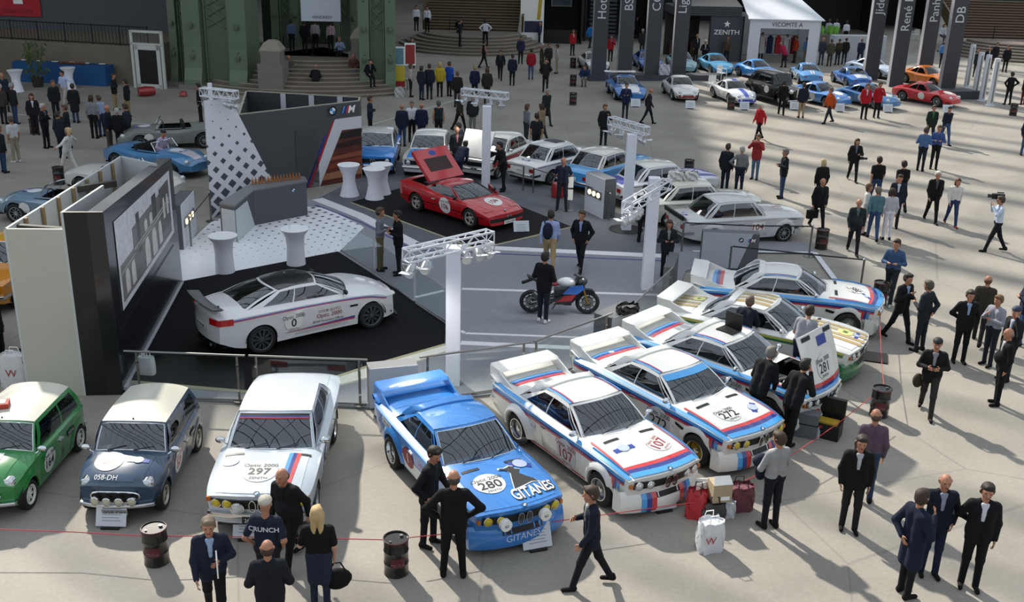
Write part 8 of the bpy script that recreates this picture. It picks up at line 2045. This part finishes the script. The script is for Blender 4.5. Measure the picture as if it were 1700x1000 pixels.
# ---------------------------------------------------------------- sports motorbike
def motorbike(pos, ang, z):
 t = thing('motorbike', 'red, white and blue sports motorbike on the grey carpet', 'motorbike', (pos[0], pos[1], z), ang)
 wb = 1.42; R = .31
 for x, tw in ((wb / 2, .12), (-wb / 2, .18)):
  q = MB(); q.lathe([(R * .72, tw * .4), (R * .88, tw * .5), (R, 0), (R * .88, -tw * .5), (R * .72, -tw * .4)], 28, axis='y'); w = q.obj('wheel', M_RUBBER, t, 60, (x, 0, R))
  q = MB(); q.lathe([(R * .74, .04), (R * .68, .03), (R * .68, -.03), (R * .74, -.04)], 28, axis='y')
  for k in range(10):
   a = 2 * PI * k / 10; q.tube([(.03 * math.cos(a), 0, .03 * math.sin(a)), (R * .7 * math.cos(a + .1), 0, R * .7 * math.sin(a + .1))], .012, 4)
  q.obj('rim', mat('bike_rim', '#2c2d30', .4, .5), w, 40)
  for s in (-1, 1):
   q = MB(); q.lathe([(.15, s * .055), (.09, s * .055)], 20, axis='y'); q.obj('brake_disc', M_STEEL, w)
 for s in (-1, 1):
  q = MB(); q.tube([(wb / 2, s * .09, R), (wb / 2 - .16, s * .09, .80)], .024, 8); q.obj('fork_leg', mat('fork_gold', '#b08a3a', .3, .7), t, 60)
  q = MB(); q.tube([(-.05, s * .09, .45), (-wb / 2, s * .10, R)], .035, 6); q.obj('swing_arm', M_STEEL, t, 60)
  q = MB(); q.slab([(.52, s * .16, .86), (.62, s * .14, .78), (.46, s * .2, .52), (.30, s * .2, .36), (-.2, s * .17, .30), (-.28, s * .16, .42), (.1, s * .2, .56), (.28, s * .2, .78)], (0, s, 0), .03); q.obj('fairing', paint('#17191d'), t)
  q = MB(); q.slab([(.56, s * .20, .84), (.60, s * .2, .74), (.42, s * .22, .60), (.05, s * .22, .60), (.24, s * .21, .80)], (0, s, 0), .025); q.obj('blue_panel', paint('#2a62b4'), t)
  q = MB(); q.slab([(.40, s * .225, .60), (.28, s * .22, .42), (-.1, s * .2, .38), (.1, s * .22, .55)], (0, s, 0), .02); q.obj('red_panel', paint('#b02028'), t)
  q = MB(); q.tube([(.42, s * .10, .98), (.36, s * .34, .92)], .016, 6); q.obj('handlebar', M_BLACK, t)
  q = MB(); q.tube([(.45, s * .2, 1.0), (.50, s * .32, 1.08)], .012, 5); q.ball((.5, s * .33, 1.09), (.03, .05, .03)); q.obj('mirror', M_BLACK, t)
  q = MB(); q.tube([(-.12, s * .18, .36), (-.22, s * .2, .30)], .03, 6); q.obj('footrest', M_STEEL, t)
 q = MB(); q.ball((.16, 0, .84), (.26, .15, .13), 14, 9); q.obj('fuel_tank', paint('#c9ccd0'), t, 60)
 q = MB(); q.ball((.52, 0, .88), (.17, .16, .15), 14, 9); q.obj('nose_cowl', paint('#23262c'), t, 60)
 q = MB(); q.grid(lambda u, v: (.60 - .26 * v, .13 * u * (1 - .2 * v), .95 + .17 * v - .03 * u * u), lin(-1, 1, 5), lin(0, 1, 4)); q.obj('windscreen', M_DARKGLASS, t, 180)
 q = MB(); q.ball((-.22, 0, .80), (.24, .13, .06), 12, 7); q.obj('seat', mat('seat_red', '#6d1a22', .6), t, 60)
 q = MB(); q.slab([(-.30, -.08, .82), (-.85, -.05, 1.0), (-.80, -.05, .93), (-.35, -.08, .74)], (0, 1, 0), .16); q.obj('tail_cowl', paint('#17191d'), t)
 q = MB(); q.slab([(-.72, -.06, .92), (-.98, -.06, .82), (-.95, -.06, .78), (-.70, -.06, .88)], (0, 1, 0), .12); q.obj('plate_holder', M_BLACK, t)
 q = MB(); q.box((.06, 0, .50), (.42, .30, .34)); q.box((.2, 0, .36), (.2, .26, .2)); q.obj('engine', mat('engine_grey', '#3a3c40', .4, .6), t)
 q = MB(); q.tube([(.1, -.12, .30), (-.3, -.16, .32), (-.42, -.19, .40), (-.68, -.22, .62)], [.03, .035, .05, .06], 10); q.obj('exhaust', M_STEEL, t, 60)
 q = MB(); q.tube([(-.05, .12, .26), (-.16, .30, .0)], .014, 5); q.obj('side_stand', M_BLACK, t)
 q = MB(); q.slab([(wb / 2 - .22, -.06, .56), (wb / 2 + .18, -.06, .58), (wb / 2 + .1, -.06, .66), (wb / 2 - .1, -.06, .68)], (0, 1, 0), .12); q.obj('mudguard', M_BLACK, t)
_r = Vector((0.50, 25.35)); _f = Vector((1.91, 25.37)); motorbike(((_r.x + _f.x) / 2, (_r.y + _f.y) / 2), math.atan2(_f.y - _r.y, _f.x - _r.x), .05)

# ---------------------------------------------------------------- drums, placards, ropes, bags
M_DRUM = mat('drum_black', '#141314', .3, .2, .4, .25, 5); M_DRED = mat('drum_red', '#541720', .5)
_q = MB(); _q.lathe([(0, 0), (.19, 0), (.195, .01), (.19, .02), (.19, .20), (.197, .21), (.19, .22), (.19, .41), (.197, .42), (.19, .43), (.19, .605), (.2, .615), (.2, .625), (.185, .625), (.183, .605), (0, .605)], 24); _DM = _q.mesh('drum_body', M_DRUM, 35)
_q = MB(); _q.lathe([(.203, .612), (.203, .627), (.196, .63)], 24); _DR = _q.mesh('rim_band', M_DRED)
_q = MB(); _q.lathe([(.03, .605), (.03, .635), (0, .635)], 10, (.09, .05, 0)); _q.lathe([(.018, .605), (.018, .625), (0, .625)], 10, (-.1, -.08, 0)); _DC = _q.mesh('bung_cap', M_STEEL, 40)
def drum(p, label, z=0.0):
 t = thing('oil_drum', label, 'drum', (p[0], p[1], z), random.uniform(-.3, .3), 'black oil drums'); link('drum_body', _DM, t); link('rim_band', _DR, t); link('bung_cap', _DC, t)
 r = .193
 f = lambda a, b: (r * math.sin(a / r), -r * math.cos(a / r), .27 + b)
 v, fc = rect2d(.24, .17, 9, 3); link('drum_label', newmesh('drum_label', [f(a, b) for a, b in v], fc, 60, [M_DRED]), t)
 text_on('lettering', 'MOTUL', .045, lambda a, b: (lambda q: (q[0] * 1.02, q[1] * 1.02, q[2] - .03))(f(a, b)), mat('ink_8a6668', '#8a6668', .5), t)
for p, l in (((-5.46, 14.20), 'black oil drum in front of the blue compact car'), ((-1.69, 14.09), 'black oil drum at the front between the silver saloon and blue coupe'), ((7.70, 20.07), 'black oil drum right of the raised bonnet with a red rope'), ((9.81, 26.80), 'black oil drum behind the denim-shirted man'), ((9.53, 31.64), 'black oil drum at the nose of the number 104 saloon'), ((6.74, 40.70), 'dark oil drum behind the cream saloon with bags'),
   ((-16.22, 36.90), 'black oil drum beside the woman in white'), ((-20.63, 45.15), 'black oil drum behind the standing men at left'), ((3.47, 68.78), 'dark oil drum farthest of three near the first sign pillar'), ((3.16, 61.65), 'dark oil drum middle of three near the first sign pillar'), ((2.89, 55.61), 'dark oil drum nearest of three near the first sign pillar'), ((11.08, 55.44), 'dark oil drum in front of the blue-striped white coupe'), ((25.91, 55.90), 'dark oil drum at the right edge')):
 drum(p, l)
def placard(p, label, rz=0.0, w=.5, h=.36):
 t = thing('info_placard', label, 'placard', (p[0], p[1], 0), rz, 'white information placards')
 q = MB(); q.slab([(-w / 2, 0, .04), (w / 2, 0, .04), (w / 2, .16, .04 + h), (-w / 2, .16, .04 + h)], (0, 1, .4), .02); b = q.obj('board', mat('placard_white', '#c7ccd2', .5, 0, 0, .02), t)
 q = MB(); q.tube([(0, .3, 0), (0, .14, .34)], .012, 5); q.box((0, .1, .02), (.3, .3, .03)); q.obj('stand', M_BLACK, t)
 for k in range(5):
  q = MB(); z = .3 - .045 * k; y = .16 * (z / h) - .012; q.slab([(-w * .3, y - .006, z), (w * (.32 - .05 * (k % 2)), y - .006, z), (w * (.32 - .05 * (k % 2)), y + .001, z + .012), (-w * .3, y + .001, z + .012)], (0, -1, .3), .002); q.obj('text_line', mat('ink_8a9098', '#8a9098', .6), b)
for p, l, a in (((-6.51, 15.09), 'white placard in front of the blue compact car', 0), ((0.53, 14.79), 'white placard in front of the blue GITANES coupe', .35), ((2.73, 16.07), 'white placard in front of the number 107 coupe', .35), ((7.63, 21.99), 'white placard against the green front spoiler', .5), ((0.25, 32.25), 'white placard in front of the red sports car', .2), ((-4.19, 14.85), 'white placard in front of the silver saloon', 0),
    ((5.77, 19.46), 'white placard in front of the raised bonnet', .5), ((6.13, 55.40), 'white placard in front of the blue winged prototype', 0), ((8.96, 55.30), 'white placard in front of the white and red coupe', 0), ((11.78, 55.38), 'white placard in front of the blue-striped white coupe', 0), ((14.47, 55.77), 'white placard in front of the black vintage car', 0), ((16.78, 55.59), 'white placard in front of the round blue coupe', 0), ((19.35, 55.80), 'white placard in front of the second round blue coupe', 0), ((22.58, 56.09), 'white placard in front of the red coupe', 0)):
 placard(p, l, a)
# red rope strung low between the drums
def rope(label, pts, m=None, r=.008, cat='rope', name='rope_line'):
 q = MB(); q.tube(pts, r, 5); o = q.obj(name, m or mat('rope_red', '#b8323a', .6)); tag(o, label, cat)
rope('thin red rope running in front of the small cars', [(-8.29, 14.30, 0.45), (-6.79, 14.32, 0.42), (-5.62, 14.22, 0.45)]); rope('thin red rope running in front of the silver saloon and coupe', [(-5.30, 14.24, 0.45), (-3.60, 14.38, 0.38), (-1.88, 14.29, 0.45)]); rope('thin red rope running from the front drum past the shopping bags', [(-1.51, 14.37, 0.45), (0.39, 14.97, 0.36), (3.16, 15.80, 0.36), (4.73, 16.94, 0.40), (6.37, 18.61, 0.50), (7.38, 19.77, 0.55)]); rope('thin red rope running between the two right-hand drums', [(7.73, 20.02, 0.55), (8.33, 22.11, 0.50), (9.40, 25.66, 0.50)])
# belt barriers
def belt_post(p, label, h=.95, z=0.0):
 t = thing('barrier_stanchion', label, 'stanchion', (p[0], p[1], z), 0, 'belt barrier stanchions'); q = MB(); q.lathe([(.17, 0), (.17, .02), (.03, .045), (.03, h), (.04, h + .01), (0, h + .05)], 14); q.obj('pole', M_STEEL, t, 40)
for p, l in (((5.09, 30.83), 'steel stanchion at the tail of the number 104 saloon'), ((8.95, 30.81), 'steel stanchion at the nose of the number 104 saloon'), ((6.11, 28.59), 'steel stanchion at the tail of the rearmost white coupe'), ((9.56, 27.67), 'steel stanchion at the nose of the rearmost white coupe'), ((0.29, 37.54), 'left of two steel stanchions behind the red car'), ((0.65, 37.24), 'right of two steel stanchions behind the red car'), ((3.12, 34.01), 'steel stanchion beside the three-lamp light box'), ((-9.52, 30.02), 'steel stanchion beside the left light box'), ((-9.69, 32.79), 'steel stanchion at the foot of the diamond panel')):
 belt_post(p, l)
bm = mat('belt_black', '#15161a', .7)
rope('black barrier belt in front of the number 104 saloon', [(*(5.09, 30.83), .95), (*(7.06, 30.76), .93), (*(8.95, 30.81), .95)], bm, .022, 'belt', 'barrier_belt'); rope('black barrier belt beside the rearmost white coupe', [(*(6.11, 28.59), .95), (*(9.56, 27.67), .95)], bm, .022, 'belt', 'barrier_belt'); rope('barrier belt running behind the red car', [(*(-3.61, 40.22), .9), (*(0.29, 37.54), .95)], bm, .015, 'belt', 'barrier_belt')
rope('barrier belt running left of the two-door saloons', [(*(0.65, 37.24), .95), (*(3.12, 34.01), .95)], bm, .015, 'belt', 'barrier_belt'); rope('barrier belt behind the left light box', [(*(-9.52, 30.02), .9), (*(-9.69, 32.79), .9)], bm, .015, 'belt', 'barrier_belt')
# bags and boxes by the 272 coupe
def bag(p, label, w, d, h, col, rz=0, z=0, handles=True, name='shopping_bag', crumple=.02, pattern=None):
 t = thing(name, label, 'bag', (p[0], p[1], z), rz); q = MB()
 def f(u, v):
  a = 2 * PI * u; k = (1 + .08 * math.sin(PI * v)) * (1 - .06 * v); c = abs(math.cos(a)) ** .5 * math.copysign(1, math.cos(a)); s = abs(math.sin(a)) ** .5 * math.copysign(1, math.sin(a))
  j = crumple * math.sin(7 * a + 9 * v)
  return (w / 2 * c * k + j, d / 2 * s * k + j, h * v + j * .5 * (v > .9))
 q.grid(f, lin(0, 1, 25), lin(0, 1, 7)); q.add([f(u, 0) for u in lin(0, 1, 25)[:-1]], [tuple(range(24))[::-1]]); q.add([(x, y, zz - .04) for x, y, zz in [f(u, 1) for u in lin(0, 1, 25)[:-1]]], [tuple(range(24))])
 q.obj('sack', pattern or mat('bag_' + col.strip('#'), col, .5, 0, .2, .08, 10, bump=.3), t, 50)
 if handles:
  for s in (-1, 1):
   q = MB(); q.tube([(-w * .2, s * d * .38, h - .02), (-w * .15, s * d * .3, h + .12), (w * .15, s * d * .3, h + .12), (w * .2, s * d * .38, h - .02)], .01, 5); q.obj('handle', M_WHITE if 'white' in label else M_BLACK, t, 60)
 return t
b_ = bag((3.33, 14.96), 'bulging white plastic shopping bag in front of the pile of bags', .42, .3, .55, '#d6d7dc', .3, crumple=.02); text_on('red_emblem', 'W', .13, plane_fn((-.08, -.19, .28), (1, 0, 0), (0, 0, 1)), mat('ink_a8323c', '#a8323c', .5), b_); bag((3.26, 15.94), 'red shopping bag in the pile in front of the coupes', .34, .26, .52, '#a8232b', -.3); bag((3.54, 15.88), 'dark grey shopping bag in the middle of the pile', .4, .28, .36, '#3a3a3c', 0); bag((4.06, 16.23), 'black and pink patterned tote bag at the right of the pile', .46, .28, .48, '#5a3038', .2, pattern=mat('tote_pattern', '#6d3a44', .6, 0, 0, .9, 25)); bag((3.82, 15.97), 'small white plastic bag squeezed into the pile', .22, .16, .3, '#c8ccd0', .2, handles=False)
t = thing('cardboard_box', 'pale cardboard box standing on the pile of bags', 'box', (*(3.63, 15.96), .36), .2); q = MB(); q.box((0, 0, .17), (.34, .3, .34)); q.obj('carton', mat('cardboard', '#a8977c', .8), t); q = MB(); q.slab([(-.17, -.15, .34), (.17, -.15, .34), (.14, -.05, .46), (-.14, -.05, .46)], (0, 0, 1), .008); q.obj('flap', M_WHITE, t); q = MB(); q.box((.05, -.152, .08), (.16, .005, .07)); q.obj('box_label', M_WHITE, t)
t = thing('paper_bundle', 'white and brown papers sticking out of the red bag', 'papers', (*(3.37, 16.06), .50), .3); q = MB(); q.box((0, 0, .05), (.3, .02, .12), .2); q.box((.02, .06, .08), (.26, .02, .14), -.2); q.obj('sheets', M_WHITE, t)
b_ = bag((-10.42, 20.40), 'white shopping bag with red emblem beside the booth', .55, .3, .72, '#cfd0d2', 0); text_on('red_emblem', 'W', .16, plane_fn((0, -.17, .35), (1, 0, 0), (0, 0, 1)), mat('ink_a8323c', '#a8323c', .5), b_); bag((-10.45, 21.17), 'dark bag behind the white shopping bag', .4, .3, .5, '#1c1c1e', 0)
t = bag((-7.81, 20.90), 'small white gift bag on the black platform', .36, .18, .40, '#cfd3d2', -.1, .12, crumple=0); bag((2.68, 23.06), 'crumpled black bag on the grey podium', .5, .3, .2, '#111113', .4, 1.0, False, 'black_bag', .04)
t = thing('card_box', 'flat red box with white card on the green car roof', 'box', (-8.92, 16.72, 1.362), .3); q = MB(); q.box((0, 0, .04), (.36, .24, .08)); q.obj('tray', mat('card_red', '#b8402e', .6), t); q = MB(); q.box((0, 0, .085), (.26, .16, .01)); q.obj('card', M_WHITE, t)
for k, dx in enumerate((-.3, .12)):
 bag((5.6 + dx, 34.3), ['left', 'right'][k] + ' white bundle on the cream saloon roof', .5, .4, .3, '#c9c9c6', .2 * k, 1.40, False, 'white_bundle', .05)
# tool cases beside the raised bonnet
t = thing('tool_case', 'open black tool case with tray beside the raised bonnet', 'tool case', (*(6.32, 19.13), 0), -.5); q = MB(); q.box((0, 0, .16), (.62, .4, .32)); q.obj('case_body', M_BLACK, t); q = MB(); q.box((0, .24, .52), (.62, .1, .42)); q.obj('lid', M_BLACK, t); q = MB(); q.box((.0, -.05, .33), (.5, .25, .05)); q.obj('yellow_tray', mat('tray_yellow', '#a88a22', .6), t)
t = thing('tool_case', 'grey hard case standing beside the mechanics', 'tool case', (*(5.89, 19.11), 0), -.4); q = MB(); q.box((0, 0, .26), (.55, .3, .52)); q.obj('shell', mat('case_grey', '#62666c', .5), t); q = MB(); q.box((0, 0, .30), (.56, .31, .02)); q.obj('seam', M_BLACK, t)
t = thing('spray_bottle', 'clear spray bottle standing by the open tool case', 'bottle', (*(6.14, 18.97), 0)); q = MB(); q.lathe([(0, 0), (.045, 0), (.045, .16), (.02, .2), (.02, .25), (0, .25)], 10); q.obj('bottle_body', mat('spray_pale', '#9fb0b4', .2), t, 50); q = MB(); q.box((.02, 0, .26), (.09, .03, .04)); q.obj('trigger', mat('case_red', '#8e1e24', .4), t)
t = thing('laptop_box', 'black open case standing on the number 281 coupe roof', 'case', (4.64, 21.15, 1.372), -.8); q = MB(); q.box((0, 0, .02), (.42, .34, .035)); q.obj('base', M_BLACK, t); q = MB(); q.box((.0, .17, .2), (.42, .03, .34)); q.obj('lid', M_BLACK, t)
t = thing('floor_mat', 'dark rubber mat beside the green front spoiler', 'mat', (*(8.36, 23.19), 0), -.3); q = MB(); q.box((0, 0, .015), (1.0, .6, .03)); q.obj('rubber', M_RUBBER, t)
t = thing('paper_sheet', 'green leaflet tucked under the blue coupe wiper', 'paper', (-.95, 16.40, 1.12), .4); q = MB(); q.slab([(0, 0, 0), (.25, .05, .02), (.2, .02, .2), (.03, 0, .14)], (0, 1, .5), .006); q.obj('sheet', mat('leaflet', '#9cc4a8', .7), t)
for p, l, a in (((5.42, 34.23), 'folded white info stand beside the red car carpet', 0),):
 pass
t = thing('leaflet_stand', 'slim stand with two white sheets in front of the navy polo man', 'stand', (*(1.84, 35.06), .056), 0); q = MB(); q.lathe([(.2, 0), (.2, .015), (.02, .03), (.02, 1.2), (0, 1.2)], 12); q.obj('pole', M_STEEL, t, 40)
for z in (.55, .98):
 q = MB(); q.box((0, -.03, z), (.24, .02, .36)); q.obj('sheet_holder', M_WHITE, t)
t = thing('red_suitcase', 'red bag behind the man in the navy polo', 'bag', (*(1.51, 36.75), .056), .3); q = MB(); q.lathe([(0, 0), (.22, .02), (.26, .3), (.2, .52), (0, .56)], 10); q.obj('shell', mat('case_red', '#8e1e24', .4, 0, .4), t, 50)
# display frames and bin by the right column
t = thing('picture_rack', 'rack of framed pictures with a yellow and red flag by the iron column', 'rack', (*(-6.73, 58.59), 0), .2);
for k, (x, z, w, h, c) in enumerate(((-.7, 1.7, 1.0, 1.0, '#a9b0a4'), (.2, 1.8, .8, 1.0, '#5f8796'), (.9, 1.9, .6, 1.2, '#8e2a28'))):
 q = MB(); q.box((x, .3, z), (w, .06, h)); f = q.obj('picture_frame', M_WHITE, t); q = MB(); q.box((x, .26, z), (w * .85, .03, h * .85)); q.obj('picture', mat('rack_pic%d' % k, c, .6, 0, 0, .5, 4), f)
q = MB(); q.box((.2, -.3, .95), (.7, .05, .8)); q.obj('yellow_flag', mat('flag_yellow', '#b9a52c', .7), t); q = MB(); q.box((.2, -.3, .3), (.7, .05, .5)); q.obj('red_flag', mat('flag_red', '#8a1f26', .7), t)
q = MB(); q.box((-.2, 0, .6), (1.9, .5, .05)); q.obj('table_top', M_STEEL, t)
for x in (-1.1, .7):
 q = MB(); q.box((x, 0, .3), (.05, .05, .6)); q.obj('leg', M_STEEL, t)
for p, l in (((-25.81, 55.14), 'white draped cocktail table at the left by the plants'), ((-23.62, 56.44), 'white draped cocktail table in front of the blue buffet')):
 high_table(p, 0, l, 0)
def plastic_chair(p, label, rz):
 t = thing('garden_chair', label, 'chair', (p[0], p[1], 0), rz, 'white plastic chairs'); q = MB(); q.box((0, 0, .43), (.46, .44, .03)); q.obj('seat', M_WHITE, t)
 for k in range(5):
  q = MB(); q.box((-.2, -.18 + .09 * k, .66), (.03, .06, .42)); q.obj('back_slat', M_WHITE, t)
 for s in (-1, 1):
  for x in (-.2, .2):
   q = MB(); q.tube([(x * 1.1, s * .22, 0), (x, s * .2, .43)], .018, 5); q.obj('leg', M_WHITE, t)
  q = MB(); q.tube([(-.2, s * .22, .66), (.18, s * .22, .66), (.2, s * .21, .43)], .016, 5); q.obj('armrest', M_WHITE, t)
plastic_chair((11.07, 61.06), 'white plastic garden chair beside the white and red coupe', -1.4); plastic_chair((12.31, 65.41), 'white plastic garden chair behind the first one', -1.0); plastic_chair((32.54, 90.00), 'white plastic chair beside the sign pillars', 1.6)
bag((8.75, 64.75), 'white plastic sack on the plinth between sign pillars', .6, .4, .6, '#b9bac4', 0, .33, False, 'plastic_sack', .05); bag((-6.2, 56.6), 'white plastic sack beside the seated man in black', .5, .4, .5, '#a9aaa8', 0, 0, False, 'plastic_sack', .05)
